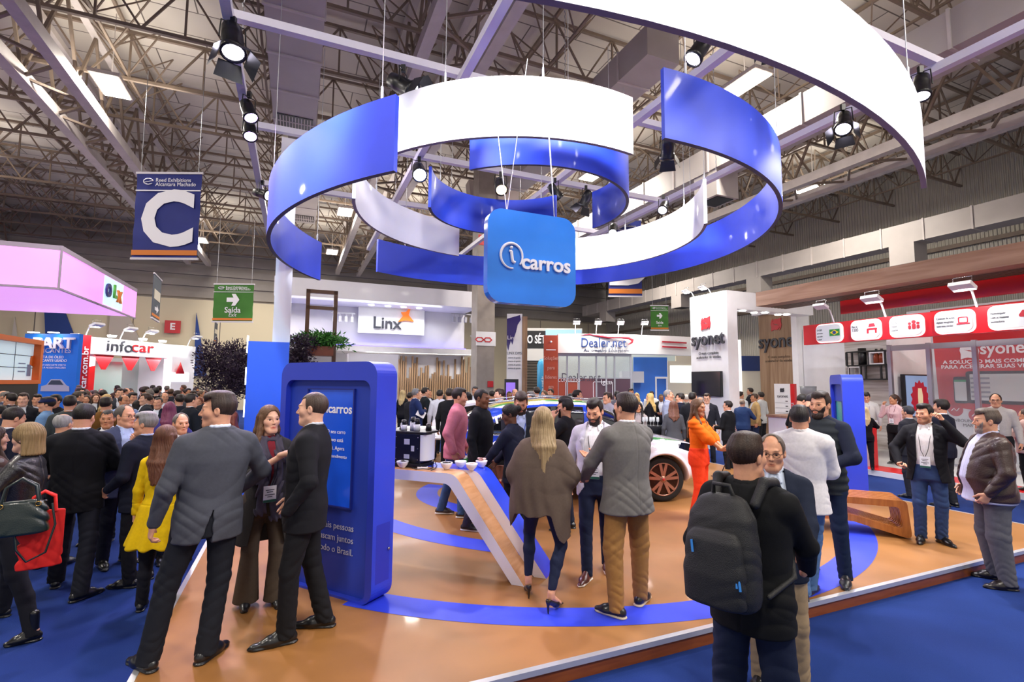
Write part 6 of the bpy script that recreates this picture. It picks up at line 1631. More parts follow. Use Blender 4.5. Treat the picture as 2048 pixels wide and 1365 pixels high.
        if collar:
            cz = 1.512 if s.male else 1.49
            for j in range(12):
                f = lambda a: s.P((.058*math.sin(a)*nw_, .055*math.cos(a)*nw_-.012, cz-.025*max(0, math.cos(a))+.012))
                S.cap(f(rad(12+j*28)), f(rad(12+(j+1)*28)), .011, k=.01)
            for sx in (-1, 1): S.cap(s.P((sx*.03, .052, 1.485)), s.P((sx*.045, .088, 1.44)), .012, .007, k=.006)
        S.cap(s.nb+np.array([0, 0, -.01]), s.nb+np.array([0, .01, .14]), .048 if s.male else .04, .056, k=.004, mode='s')
        if collar:
            S.disp(lambda P: (lambda x, y, z: (np.where((y > .03), -.0025*(np.abs(x) < .014), 0)).astype(f32))(*s.front(P)))
        S.disp(wrinkle(amp, 1.1, s.sp.get('seed', 0)+2))
        return S.mesh(h)
    def trousers(s, h, off=.016, cuff=.058, knee=.062, top=1.0, amp=.002, skinny=False, flare=0.0, stack=.004, cufz=.05):
        S = Sdf(); w = s.w**.6
        S.loft([s.low(.80, .16*s.w+off, .115*s.w+off, -.005), s.low(.92, .172*s.w+off*.7, .122*s.w+off*.7, -.006), s.low(top, .160*s.w+off*.6+s.belly*.2, .112*s.w+off*.6+s.belly*.4, s.belly*.3)], k=.03)
        for i in (0, 1):
            hp = s.hips[i]; kn = s.knee[i]; an = s.ank[i]
            th = (.088 if s.male else .09)*w+off*.5
            sx = -1 if i == 0 else 1
            S.cap(hp+np.array([sx*.0, 0, -.02]), kn, th, knee*w+off*.3, k=.05)
            f = s.feet[i]; d = rotz(rad(f[2]))@np.array([0, 1.0, 0])
            end = an+np.array([0, 0, cufz-.085])+d*.012
            mid = kn+(end-kn)*.4-d*.018
            if skinny: S.cap(kn, mid, knee*w, .055*w, k=.02).cap(mid, end, .055*w, cuff, k=.02)
            else: S.cap(kn, end, knee*w+off*.3, cuff+flare, k=.02)
        zc = min(s.ank[0][2], s.ank[1][2])
        def hemcut(P):
            e = 9
            da = ((P-s.ank[0].astype(f32))**2).sum(1); db = ((P-s.ank[1].astype(f32))**2).sum(1)
            zz = np.where(da < db, s.ank[0][2], s.ank[1][2])+cufz-.085-.004
            return (zz-P[:, 2]).astype(f32)
        S.cut(hemcut)
        ph = s.sp.get('seed', 0)*2.1
        if stack:
            def stk(P):
                x, y, z = P[:, 0], P[:, 1], P[:, 2]; m_ = np.clip(.5+np.sin(23*x+17*y+9*z+ph)*np.sin(19*y-14*x+21*z), 0, 1); return (stack*(1-2*np.abs(np.sin(z*52+14*x-9*y+1.8*np.sin(26*x+22*y+ph))))*m_*np.clip((.45-z)/.35, 0, 1)).astype(f32)
            S.disp(stk)
            def kn_(P):
                x, y, z = P[:, 0], P[:, 1], P[:, 2]; return (stack*.7*(1-2*np.abs(np.sin(z*40-16*x+8*y+1.5*np.sin(20*y+ph))))*np.exp(-((z-.52)/.14)**2)).astype(f32)
            S.disp(kn_)
        S.disp(wrinkle(amp, .9, s.sp.get('seed', 0)+4))
        return S.mesh(h)
    def shoe(s, i, h, style='dress'):
        f = s.feet[i]; d = rotz(rad(f[2]))@np.array([0, 1.0, 0]); x = np.array([d[1], -d[0], 0]); up_ = np.array([0, 0, 1.0])
        o = np.array([f[0], f[1], f[3]*0])
        S = Sdf(); lift = f[3]
        sc = 1.0 if s.male else .88
        R = np.stack([x, d, up_], 1)
        if style == 'heel':
            hz = .085
            S.cap(o-d*.085+up_*(hz+.022), o+d*.03+up_*(.05), .026, .03, k=.02)
            S.cap(o+d*.03+up_*.045, o+d*.135+up_*.018, .034, .012, k=.02, n=up_, sc=1.5)
            S.cap(o-d*.095+up_*(hz+.01), o-d*.092+up_*.0, .014, .0055, k=.012)
            S.cap(o-d*.085+up_*(hz+.055), o+d*.02+up_*(.105), .024, .03, k=.006, mode='s')
            S.cut(lambda P: (-P[:, 2]).astype(f32))
            S.clip(hi=o+np.array([.3, .3, .2]))
            return S.mesh(h)
        tip = {'dress': .172, 'sneaker': .162, 'boot': .165, 'pointed': .195}[style]*sc
        th = .032 if style == 'sneaker' else .026
        S.cap(o-d*.075*sc+up_*.04, o+d*.06*sc+up_*.034, .038*sc, .043*sc, k=.03)
        S.cap(o+d*.05*sc+up_*.032, o+d*(tip-.03)+up_*.02, .042*sc, (.030 if style == 'sneaker' else .024)*sc, k=.03, n=up_, sc=1.25)
        if style in ('dress', 'pointed'): S.cap(o+d*(tip-.03)+up_*.016, o+d*tip+up_*.014, .024*sc, .012*sc, k=.02, n=up_, sc=1.2)
        top = .105 if style != 'boot' else .22
        S.cap(o-d*.05*sc+up_*.05, o-d*.045*sc+up_*top, .037*sc, .036*sc, k=.02)
        S.cap(o+d*.02*sc+up_*.07, o-d*.02*sc+up_*.09, .028*sc, .03*sc, k=.02)
        # sole
        S.cap(o-d*.075*sc+up_*.008, o+d*(tip-.045)+up_*.008, .042*sc, .036*sc, k=.004, n=up_, sc=3.0)
        S.cut(lambda P: (-P[:, 2]).astype(f32))
        if lift:
            pass
        S.disp(lambda P: (.002*np.exp(-((P[:, 2]-.021)/.003)**2)).astype(f32))
        V, F = S.mesh(h)
        if lift:                                 # heel raised: rotate about the ball of the foot
            pv = o+d*.07; a = math.atan2(lift, .12)
            L = (V-pv)@R; L = L@rotx(-a).T; V = L@R.T+pv; V[:, 2] -= min(0, V[:, 2].min())
        return V, F
    def run(s):
        """everything as plain arrays, safe to run in a thread"""
        sp = s.sp; g = sp.get; k = g('res', .006); out = []
        hh = k*g('headres', .72)
        V, F, C = s.body(hh, g('face', True), g('hands', True)); out.append(('body', V, F, C, 'skin:'+g('skin', 'light'), None))
        r = s.hair(hh)
        if r is not None: out.append(('hair', *r, None, 'hair:'+g('hairc', '#2B1D14'), None))
        if g('beardc'): out.append(('beard', *s.beard(hh), None, 'hair:'+g('beardc'), None))
        for c in g('wear', []):
            kind, col = c[0], c[1]; kw = dict(c[2]) if len(c) > 2 else {}
            nm = kw.pop('name', kind); lb = kw.pop('label', None); sole = kw.pop('sole', None); rough = kw.pop('rough', None)
            if kind in ('jacket', 'coat', 'vest', 'blazer'):
                V, F = s.jacket(k, **kw); out.append((nm, V, F, None, 'cloth:'+col+(':%g' % rough if rough else ''), lb))
            elif kind == 'shirt': V, F = s.shirt(k, **kw); out.append((nm, V, F, None, 'cloth:'+col, lb))
            elif kind == 'trousers': V, F = s.trousers(k, **kw); out.append((nm, V, F, None, 'cloth:'+col, lb))
            elif kind == 'shoes':
                for i in (0, 1):
                    V, F = s.shoe(i, min(k, .006), **kw); mi = None
                    if sole: mi = (V[F].mean(1)[:, 2] < .019).astype(int)
                    out.append(('shoe', V, F, mi, 'shoe:'+col+(':'+sole if sole else ''), lb))
            elif kind == 'sdf': V, F = kw['fn'](s, k); out.append((nm, V, F, None, kw.get('mat', 'cloth:')+col, lb))
        return out
def resolve_mat(key):
    p = key.split(':')
    if p[0] == 'skin': return [skin_mat(p[1])]
    if p[0] == 'hair': return [hair_mat(p[1])]
    if p[0] == 'shoe':
        r = [mat('leather_'+p[1].lstrip('#'), p[1], .32, coat=.2, noise=(30, .1))]
        if len(p) > 2: r.append(mat('sole_'+p[2].lstrip('#'), p[2], .6))
        return r
    if p[0] == 'leather': return [mat('leathercloth_'+p[1].lstrip('#'), p[1], .38, coat=.15, noise=(20, .15), bump=(90, .3))]
    return [cloth(p[1], float(p[2]) if len(p) > 2 else .85)]
FIGS = []; FIGO = []
def person(label, sp, group=None):
    """queue a person; sp: yaw, pos or feet pixels, floor height z, height h ..."""
    sp = dict(sp); z = sp.get('z', PF)
    c_ = np.array(sp['pos']) if 'pos' in sp else sum(onz(*q, z) for q in sp['feetpx'])/2
    va = math.degrees(math.atan2(c_[0], c_[1])); sp['yaw'] -= va
    if 'headw' in sp: sp['headw'] -= va
    yaw = rad(sp['yaw']); hgt = sp.get('h', 1.76)
    S = hgt/1.752
    if 'feetpx' in sp:
        f = [onz(*q, z) for q in sp['feetpx']]
        pos = (f[0]+f[1])/2+np.array(list(sp.get('shift', (0, 0)))+[0])
        fl = []
        for i, q in enumerate(f):
            l = rotz(-yaw)@(q-pos)/S; fl.append((l[0], l[1], sp.get('toes', (14, -14))[i], sp.get('lift', (0, 0))[i]))
        sp['feetl'] = fl
    else: pos = np.array(sp['pos'], float)
    pos = np.array([pos[0], pos[1], z])
    if 'headw' in sp: sp['headyaw'] = sp['headw']-sp['yaw']
    sp['seed'] = len(FIGS)*1.37

    FIGS.append((label, sp, pos, yaw, S, group))
def build_fig(label, sp, pos, yaw, S, group, parts, fig):
    t = thing('person', label, 'person', pos, yaw, group); t.scale = (S, S, S)
    for nm, V, F, C, key, lb in parts:
        mats = resolve_mat(key)
        mi = C if (C is not None and C.ndim == 1) else None
        me = arrmesh(nm, V, F, mats, mi, True, C if mi is None else None)
        o = link(nm, me, t)
        if lb: o['label'] = lb
    if sp.get('face', True) and sp.get('eyes', True):
        for sx in (-1, 1):
            m = MB(); c = fig.hp_((sx*.0318, .0725, .0005)); ey = sp.get('look', (0, 0)); Rr = fig.HR@rotz(rad(ey[0]))@rotx(rad(ey[1]))@rotx(-pi/2)
            r = .0128*fig.hs
            pr = [(r*math.sin(a), r*math.cos(a)) for a in np.linspace(0, pi, 14)]
            m.lathe(pr, tuple(c), 14, Rr@rotx(0)); 
            # iris faces are those near the pole
            n = 14; m.mi = [1 if (i//n) < 3 else 0 for i in range(13*n)]+[0]*(len(m.f)-13*n)
            m.build('eye', [eye_w, iris_m], t)
    if sp.get('glasses'):
        m = MB()
        for sx in (-1, 1):
            pts = [fig.hp_((sx*.034+.023*math.cos(a), .100-.25*abs(.034+sx*.023*math.cos(a)-.034)*.4, .0+.017*math.sin(a))) for a in np.linspace(0, 2*pi, 15)]
            m.tube(pts, .0016, 5); m.tube([fig.hp_((sx*.057, .094, .006)), fig.hp_((sx*.078, .03, .008)), fig.hp_((sx*.08, -.02, .0))], .0016, 5)
        m.tube([fig.hp_((-.011, .101, .003)), fig.hp_((0, .104, .006)), fig.hp_((.011, .101, .003))], .0016, 5)
        m.build('glasses', mat('glasses_frame', '#2A2522', .3), t)
    if sp.get('badge'):
        bz, col = sp['badge'][:2]; by = sp['badge'][2] if len(sp['badge']) > 2 else .16
        bx = sp['badge'][3] if len(sp['badge']) > 3 else 0
        m = MB(); c = fig.P((bx, by, bz))
        for sx in (-1, 1):
            pts = [fig.P((sx*.055, -.03, 1.505)), fig.P((sx*.066, .045, 1.475)), fig.P((sx*.06, .115, 1.36)), fig.P((sx*.035+bx*.6, by, (1.32+bz)/2)), fig.P((sx*.006+bx, by+.002, bz+.07))]
            m.tube(pts, .0035, 5)
        ln = m.build('lanyard', cloth(col), t)
        R = rotz(fig.ty)
        m = MB(); m.box(c, (.105, .004, .14), R); bd = m.build('badge', mat('badge_white', '#EDEEF2', .4), t)
        m = MB(); m.box(c+R@np.array([0, .0025, -.058]), (.105, .002, .022), R); m.build('badge_strip', mat('badge_green', '#1E5A4A', .5), bd)
        m = MB()
        for dz, w_ in ((.035, .07), (.018, .05), (-.005, .08), (-.022, .04)): m.box(c+R@np.array([0, .0025, dz]), (w_, .0015, .007), R)
        m.build('badge_print', mat('print_grey', '#55585F', .6), bd)
    if sp.get('buttons'):
        m = MB()
        for z in sp['buttons']:
            pass
    return t
def build_people():
    figs = [Fig(f[1]) for f in FIGS]; FIGO.extend(figs)
    with ThreadPoolExecutor(4) as ex: res = list(ex.map(lambda f: f.run(), figs))
    out = []
    for (lb, sp, pos, yaw, S, grp), fig, parts in zip(FIGS, figs, res): out.append(build_fig(lb, sp, pos, yaw, S, grp, parts, fig))
    return out
# ---------------------------------------------------------------- garments with shapes of their own
def poncho(f, h):
    S = Sdf()
    st = [(.52, .27, .19, 0, -.01, 0), (.80, .285, .195, 0, -.01, 0), (1.05, .28, .185, 0, -.008, 0), (1.25, .262, .165, 0, -.005, 0), (1.36, .225, .135, 0, -.008, 0), (1.43, .15, .10, 0, -.012, 0), (1.475, .08, .075, 0, -.014, 0)]
    S.loft(st, k=.02, p=2.1)
    for i in (0, 1): S.chain([f.sh[i], f.el[i], lerp(f.el[i], f.wr[i], .6)], [.075, .085, .09], k=.06)
    S.cap(f.nb+np.array([0, 0, -.02]), f.nb+np.array([0, 0, .12]), .05, k=.006, mode='s')
    def hem(P):
        x, y, z = P[:, 0], P[:, 1], P[:, 2]
        hz = .80-.27*np.clip((x-.13)/.10, 0, 1)*np.clip(1.2-(x-.13)*3, 0, 1)-.12*np.clip((-x-.2)/.06, 0, 1)+.012*np.sin(25*x)
        return (hz-z).astype(f32)
    S.cut(hem)
    S.disp(lambda P: ((.006*np.sin(26*P[:, 0]+9*P[:, 1]+3*np.sin(4*P[:, 2]))+.004*np.sin(55*P[:, 0]-20*P[:, 1]+2*np.sin(7*P[:, 2])))*np.clip((1.35-P[:, 2])/.5, 0, 1)).astype(f32))
    S.disp(wrinkle(.003, .8, 2.2))
    return S.mesh(h)
def scarf(f, h):
    S = Sdf()
    for j in range(10):
        g = lambda a: f.P((.075*math.sin(a), .07*math.cos(a)-.012, 1.455+.03*(1-math.cos(a))*.5))
        S.cap(g(rad(20+j*32)), g(rad(20+(j+1)*32)), .024, k=.02)
    for sx in (-1, 1):
        S.chain([f.P((sx*.06, .05, 1.46)), f.P((sx*.06, .135, 1.30)), f.P((sx*.055, .145, 1.10)), f.P((sx*.06, .15, .80 if sx < 0 else .86))], [.03, .042, .045, .048], k=.01, n=(0, 1, 0), sc=2.4)
    S.disp(lambda P: (.004*np.sin(140*P[:, 0]+6*np.sin(12*P[:, 2]))).astype(f32))
    return S.mesh(h)
def cowl_top(f, h):
    S = Sdf(); st = f.stations(.02)
    S.loft([f.low(.93, .165, .125), f.low(1.0, .158, .122)]+[q for q, t in zip(st, f.T) if t[0] > 1.05], k=.03)
    for i in (0, 1):
        S.cap(f.sh[i], f.el[i], .072, .085, k=.03).cap(f.el[i], lerp(f.el[i], f.wr[i], .25), .08, .062, k=.03)
        S.cap(f.P(((-1, 1)[i]*.05, -.01, 1.455)), f.sh[i], .05, .068, k=.04)
    for j in range(12):
        g = lambda a: f.P((.075*math.sin(a), .075*math.cos(a)-.0, 1.47-.05*math.cos(a)*(math.cos(a) > 0)))
        S.cap(g(rad(j*30)), g(rad((j+1)*30)), .026, k=.02)
    S.cap(f.nb+np.array([0, 0, -.03]), f.nb+np.array([0, .02, .12]), .045, .06, k=.006, mode='s')
    S.disp(wrinkle(.005, .8, 1)); S.disp(lambda P: (.004*np.sin(P[:, 2]*90+14*P[:, 0])*np.clip((P[:, 2]-1.2)/.15, 0, 1)).astype(f32))
    return S.mesh(h)
def frock_coat(f, h):
    """fitted coat with a flared pleated skirt"""
    S = Sdf(); st = f.stations(.02)
    S.loft([f.low(.60, .30, .23), f.low(.80, .235, .18), f.low(.98, .188, .142)]+[q for q, t in zip(st, f.T) if t[0] > 1.0], k=.02)
    f.sleeves(S, .012, 1.0)
    S.cap(f.nb+np.array([0, 0, -.02]), f.nb+np.array([0, 0, .12]), .045, k=.006, mode='s')
    def pl(P):
        a = np.arctan2(P[:, 0], -P[:, 1]); return (.014*np.sin(9*a)*np.clip((1.0-P[:, 2])/.35, 0, 1)).astype(f32)
    S.disp(pl); S.disp(wrinkle(.002, 1, 3)); S.disp(lambda P: (.004*np.exp(-((P[:, 2]-1.0)/.006)**2)).astype(f32))
    return S.mesh(h)
def skirt(f, h):
    S = Sdf(); S.loft([f.low(.5, .17, .14), f.low(.75, .18, .14), f.low(.93, .172, .125), f.low(1.05, .135, .10)], k=0); S.disp(wrinkle(.002))
    return S.mesh(h)
def cap_hat(f, h):
    S = Sdf(); S.ell(f.hp_((0, -.012, .045)), (.088, .108, .088), f.HR, k=0)
    S.cap(f.hp_((-.045, .09, .045)), f.hp_((.045, .09, .045)), .05, k=.01, n=f.HR@np.array([0, .15, 1.0]), sc=6)
    S.cut(lambda P: (.035-f.local(P)[:, 2]-.0*P[:, 0]).astype(f32))
    return S.mesh(h)
def sd(name, col, fn, **k): return ('sdf', col, dict(fn=fn, name=name, **k))
BK = '#15161A'
def suit(col, shirt='#E4E6EE', tr=None, sh='#121214', **kw):
    return [('shirt', shirt), ('jacket', col, kw), ('trousers', tr or col), ('shoes', sh)]
# ---------------------------------------------------------------- nearest figures
person('stocky man in grey suit jacket seen from behind, standing on the platform corner', dict(
    yaw=8, headw=78, feetpx=[(288, 1338), (418, 1316)], toes=(25, -50), h=1.83, w=1.08, sway=(.13, 0), lean=(.03, 0), res=.0062, hair='side', hairc='#2E221C', skin='light', stubble=.25, tyaw=4,
    arms=[dict(t=(-.30, .04, .90), hide=False, curl=.4), dict(t=(.24, .26, 1.02), pole=(.8, -.5, 0), curl=.4)],
    wear=[('shirt', '#DCE4F4'), ('jacket', '#4A4C54', dict(vent=True, amp=.003, hem=.77)), ('trousers', '#1C1E25', dict(stack=.003, cuff=.066)), ('shoes', BK)]))
person('woman with long blond-tipped brown hair pointing, wearing dark coat, scarf and badge', dict(
    yaw=188, headw=203, feetpx=[(553, 1210), (490, 1216)], toes=(0, -10), sex='f', h=1.70, res=.0062, hair='longwavy', hairc='#573C28', hairt=.012, len=.30, fronts=(1,), frontlen=.26, skin='fair', look=(0, 0), tyaw=8,
    arms=[dict(t=(-.25, .04, .90)), dict(t=(-.06, .29, 1.35), e=(.25, .15, 1.13), d=(-.96, .1, .12), n=(-.1, -.3, -1), mode='point', curl=.1)],
    badge=(1.0, '#1A1A22', .185), wear=[('shirt', '#7A2430', dict(collar=False)), ('coat', '#333130', dict(hem=.56, openw=.085, vw=.085, flare=.02, button=.9, lapel=False, name='coat')), sd('scarf', '#4A4654', scarf), ('trousers', '#4A4036', dict(cuff=.085, knee=.062, flare=.02, stack=0)), ('shoes', BK, dict(style='boot'))]))
person('tall man in black suit in profile before the kiosk, hand in pocket', dict(
    yaw=84, headw=72, feetpx=[(560, 1290), (640, 1254)], toes=(14, -10), h=1.83, res=.0062, hair='crop', hairt=.007, hairc='#3A2C24', skin='fair', tyaw=-6, w=1.02, lean=(0, -.02),
    arms=[dict(t=(-.235, .10, .93), pole=(-.5, -.9, 0), hide=True), dict(t=(.235, .12, .93))],
    wear=[('shirt', '#C9CDD6'), ('jacket', '#1B1B1F', dict(hem=.76, amp=.0025)), ('trousers', '#19191C', dict(stack=.003, cuff=.062)), ('shoes', '#0E0E10', dict(style='pointed'))]))
person('blonde woman seen from behind in a brown draped poncho and high heels', dict(
    yaw=-12, headw=-4, feetpx=[(1056, 1190), (1108, 1222)], toes=(18, -22), lift=(.075, .075), sex='f', h=1.70, res=.0062, hair='long', hairc='#86704F', len=.46, hsx=.05, fronts=(), skin='light', face=False, sway=(.02, 0),
    arms=[dict(t=(-.16, .22, 1.12), hide=True), dict(t=(.16, .22, 1.12), hide=True)],
    wear=[('shirt', '#3A3230', dict(collar=False)), sd('poncho', '#5E5046', poncho), ('trousers', '#1E253E', dict(skinny=True, knee=.052, cuff=.036, stack=.001, cufz=.12, off=.006)), ('shoes', BK, dict(style='heel', label='black stiletto heel'))]))
person('bearded man in pale blazer and white shirt looking down, facing the blonde woman', dict(
    yaw=172, headw=160, pitch=-20, feetpx=[(1214, 1140), (1172, 1164)], toes=(10, -12), h=1.76, res=.0062, hair='quiff', hairc='#1B1411', skin='light', beardc='#1F1612', beardt=.004, stubble=.5, look=(0, -15),
    arms=[dict(t=(-.26, .10, .90)), dict(t=(.27, .10, .92))], badge=(1.04, '#3A3A40', .155),
    wear=[('shirt', '#F0EEF2'), ('blazer', '#BDBBC8', dict(hem=.78, openw=.10, vw=.10, button=.9, name='blazer')), ('trousers', '#1A2138', dict(knee=.06, cuff=.052, stack=.002)), ('shoes', '#4A2018', dict(sole='#D8D0C8'))]))
person('dark-bearded man in grey jacket and khaki trousers seen from behind, gesturing', dict(
    yaw=38, headw=52, feetpx=[(1226, 1232), (1284, 1206)], toes=(28, -62), h=1.83, w=1.06, res=.0062, hair='short', hairc='#241A16', skin='light', beardc='#241A16', beardt=.007, hairt=.012, eyes=False,
    arms=[dict(t=(-.20, .33, 1.0), pole=(-.9, -.5, -.1), d=(.15, .95, -.1), curl=.35), dict(t=(-.02, .46, 1.15), pole=(.7, -.5, -.5), d=(-.45, .85, .1), n=(-.4, -.1, .9), curl=.12, mode='spread')],
    wear=[('shirt', '#EFEFF4'), ('jacket', '#6E6B68', dict(hem=.78, amp=.0028, flare=.016, off=.03)), ('trousers', '#9A7040', dict(knee=.07, cuff=.058, stack=.004, off=.02)), ('shoes', BK, dict(style='sneaker', sole='#C8B89C'))]))
person('woman in orange blouse and coral wide trousers holding a remote', dict(
    yaw=-112, headw=-122, pitch=-4, feetpx=[(1398, 1036), (1404, 1044)], toes=(0, 0), sex='f', h=1.70, res=.008, hair='long', hairc='#5A3E28', len=.36, frontlen=.2, skin='tan', 
    arms=[dict(t=(-.03, .33, 1.06), pole=(-.9, -.5, -.1), d=(.3, .9, .05), n=(.6, 0, .7), curl=.6), dict(t=(.03, .35, 1.04), pole=(.9, -.5, 0), d=(-.2, .95, .05), n=(-.5, 0, .7), curl=.5)],
    wear=[sd('blouse', '#F26A12', cowl_top), ('trousers', '#F0431E', dict(knee=.085, cuff=.105, stack=0, off=.02, top=1.04, cufz=.03)), ('shoes', '#E8D8D0')]))
person('man in untucked white shirt and faded jeans seen from behind at the platform edge', dict(
    yaw=-4, headw=-8, feetpx=[(1606, 1196), (1622, 1186)], toes=(12, -18), h=1.72, w=1.06, res=.0062, hair='short', hairc='#241F1D', hairt=.009, skin='light', face=False, tyaw=-4,
    arms=[dict(t=(-.06, .28, 1.12), pole=(-.95, -.45, -.3)), dict(t=(.06, .27, 1.06), pole=(.95, -.45, -.3))],
    wear=[('shirt', '#E6E2E4', dict(sleeve=1, hem=.77, off=.027, flare=.02, amp=.0035)), ('trousers', '#53719C', dict(knee=.066, cuff=.064, stack=.004)), ('shoes', '#20242E', dict(style='sneaker'))]))
person('bearded man in dark quilted vest standing behind the white-shirted man', dict(
    yaw=160, headw=152, feetpx=[(1692, 1172), (1622, 1142)], toes=(16, -10), h=1.84, res=.0066, hair='side', hairc='#2A1F19', skin='light', beardc='#2E211A', beardt=.006, 
    arms=[dict(t=(-.10, .24, 1.08), pole=(-.95, -.4, -.1)), dict(t=(.14, .24, 1.06), pole=(.95, -.4, -.1))],
    wear=[('shirt', '#23283A', dict(sleeve=1, off=.012)), ('vest', '#2C3136', dict(hem=.80, sleeve=.02, off=.03, closed=True, lapel=False, puff=.004, name='quilted_vest')), sd('sleeves', '#3C4148', lambda f, h: f.sleeves(Sdf(), .014, 1.0).mesh(h)), ('trousers', '#18243E', dict(cuff=.056, stack=.003)), ('shoes', '#1A1C22', dict(style='sneaker'))]))
person('man in black jacket and dark jeans wearing a backpack, back to the camera', dict(
    yaw=-22, headw=-38, pos=(1.29, 2.78), z=0, h=1.78, w=1.05, res=.0055, hair='short', hairc='#2A1C14', skin='light', face=False, hairt=.012,
    arms=[dict(t=(-.26, .12, .95)), dict(t=(.17, .34, 1.0), pole=(.95, -.4, -.1), d=(.1, .95, .05))],
    feetl=[(-.15, -.03, 14, 0), (.13, .05, -14, 0)],
    wear=[('jacket', '#131416', dict(hem=.76, closed=True, lapel=False, off=.03, amp=.003)), ('trousers', '#1A2238', dict(knee=.075, cuff=.068, stack=.004, off=.02)), ('shoes', BK)]))
person('balding man with glasses in navy blazer and beige trousers facing the backpack man', dict(
    yaw=182, headw=176, pitch=-4, pos=(1.80, 3.5), z=0, h=1.70, res=.006, hair='receding', hairc='#5A504A', skin='light', glasses=1,
    arms=[dict(t=(-.16, .36, 1.0), pole=(-.95, -.4, -.1), d=(.25, .9, .15), n=(.4, .1, .9), curl=.5), dict(t=(.25, .1, .93))],
    feetl=[(-.13, .03, 14, 0), (.13, -.02, -14, 0)],
    wear=[('shirt', '#C6D2E6'), ('blazer', '#1D2436', dict(hem=.78, openw=.05, vw=.08)), ('trousers', '#A08A6C', dict(stack=.003)), ('shoes', BK)]))
person('man in black blazer and blue jeans with badge, hand raised to his ear', dict(
    yaw=172, headw=146, feetpx=[(1888, 1088), (1842, 1084)], toes=(42, 4), h=1.68, w=1.06, res=.0066, hair='quiff', hairc='#14100F', skin='light', stubble=.6, belly=.02,
    arms=[dict(t=(-.19, .10, 1.555), e=(-.37, .06, 1.30), d=(.35, .05, .9), n=(.7, .3, -.3), curl=.55), dict(t=(.26, .22, .98), pole=(.95, -.4, 0), d=(-.5, .6, -.3), n=(-.6, .1, .5), curl=.75)],
    badge=(1.03, '#2A2A30', .18), wear=[('shirt', '#DAD4D2'), ('blazer', '#131217', dict(hem=.78, openw=.085, vw=.09, flare=.01)), ('trousers', '#34486F', dict(knee=.064, cuff=.062, stack=.004, off=.014)), ('shoes', '#0D0D0F', dict(style='pointed'))]))
person('heavy man with grey beard in brown leather jacket standing by the platform corner', dict(
    yaw=112, headw=108, feetpx=[(2010, 1180), (1984, 1158)], z=0, toes=(8, -8), h=1.80, w=1.2, belly=.075, res=.0066, hair='side', hairc='#4A3E36', skin='light', beardc='#7A6E66', beardt=.003, stubble=.3,
    arms=[dict(t=(-.28, .14, .93), pole=(-.7, -.7, 0), curl=.5), dict(t=(.30, .1, .93))],
    wear=[('shirt', '#BFC0DA', dict(off=.02, hem=.82)), sd('leather_jacket', '#38241E', lambda f, h: f.jacket(h, hem=.84, openw=.085, vw=.09, off=.035, lapel=False, amp=.004), mat='leather:'), ('trousers', '#5A5A62', dict(stack=.003, knee=.078, cuff=.0665, off=.02)), ('shoes', '#1A1416')]))
person('blonde woman in black leather jacket with handbag and red tote on her arm', dict(
    yaw=64, headw=55, feetpx=[(52, 1286), (-6, 1236)], z=0, toes=(20, 0), sex='f', h=1.67, res=.0062, hair='bob', hairc='#7E6642', len=.13, hairt=.02, skin='fair', w=1.1, eyes=False,
    arms=[dict(t=(-.16, .28, 1.12), pole=(-.9, -.6, -.2), d=(.3, .9, .3), curl=.5), dict(t=(.12, .32, 1.12), pole=(.9, -.6, -.2))],
    wear=[('shirt', '#8A8078', dict(collar=False)), sd('leather_jacket', '#16161A', lambda f, h: f.jacket(h, hem=.90, openw=.05, vw=.07, off=.022, amp=.004), mat='leather:'), ('trousers', '#15161E', dict(skinny=True, knee=.062, cuff=.05, stack=.001)), ('shoes', '#0F0F11', dict(style='boot', label='pointed black ankle boot'))]))
person('man in black suit seen from behind, head bowed, beside the blonde woman with the tote', dict(
    yaw=-14, headw=-24, pitch=-16, feetpx=[(112, 1172), (166, 1198)], z=0, toes=(10, -45), h=1.80, w=1.08, res=.0066, hair='short', hairc='#15120F', skin='light', face=False,
    arms=[dict(t=(-.1, .28, 1.08), pole=(-.9, -.5, -.2)), dict(t=(.1, .28, 1.08), pole=(.9, -.5, -.2))],
    wear=[('shirt', '#D4DAE8'), ('jacket', '#111217', dict(hem=.75, off=.03)), ('trousers', '#14161F', dict(stack=.003, cuff=.066)), ('shoes', '#0E0E10')]))
person('balding man with glasses and folded arm in slate blazer, facing the silver-haired man', dict(
    yaw=205, headw=222, pos=(-4.40, 5.75), z=0, h=1.76, w=1.06, belly=.03, res=.007, hair='receding', hairc='#4A443E', skin='light', glasses=1, shw=.01,
    arms=[dict(t=(-.05, .24, 1.36), e=(-.25, .13, 1.14), d=(.6, .1, .4), n=(-.2, -.8, .2), curl=.75), dict(t=(-.14, .24, 1.12), e=(.25, .10, 1.10), d=(-.95, .1, 0), n=(0, -1, 0), curl=.5)],
    wear=[('shirt', '#AFC0E8'), ('blazer', '#3F4560', dict(hem=.76, openw=.06, vw=.08, flare=.02)), ('trousers', '#171925', dict(stack=.003)), ('shoes', '#101012')]))
person('silver-haired man in navy suit in profile, talking to the man with folded arm', dict(
    yaw=52, headw=66, pos=(-3.80, 5.25), z=0, h=1.71, w=1.05, res=.007, hair='side', hairc='#737170', skin='light', hairt=.012, browc=.5,
    arms=[dict(t=(-.2, .2, .98)), dict(t=(.22, .2, .98))],
    wear=[('shirt', '#B8C8EE'), ('jacket', '#171B2B', dict(hem=.75)), ('trousers', '#12131B', dict(stack=.003)), ('shoes', '#0E0E10')]))
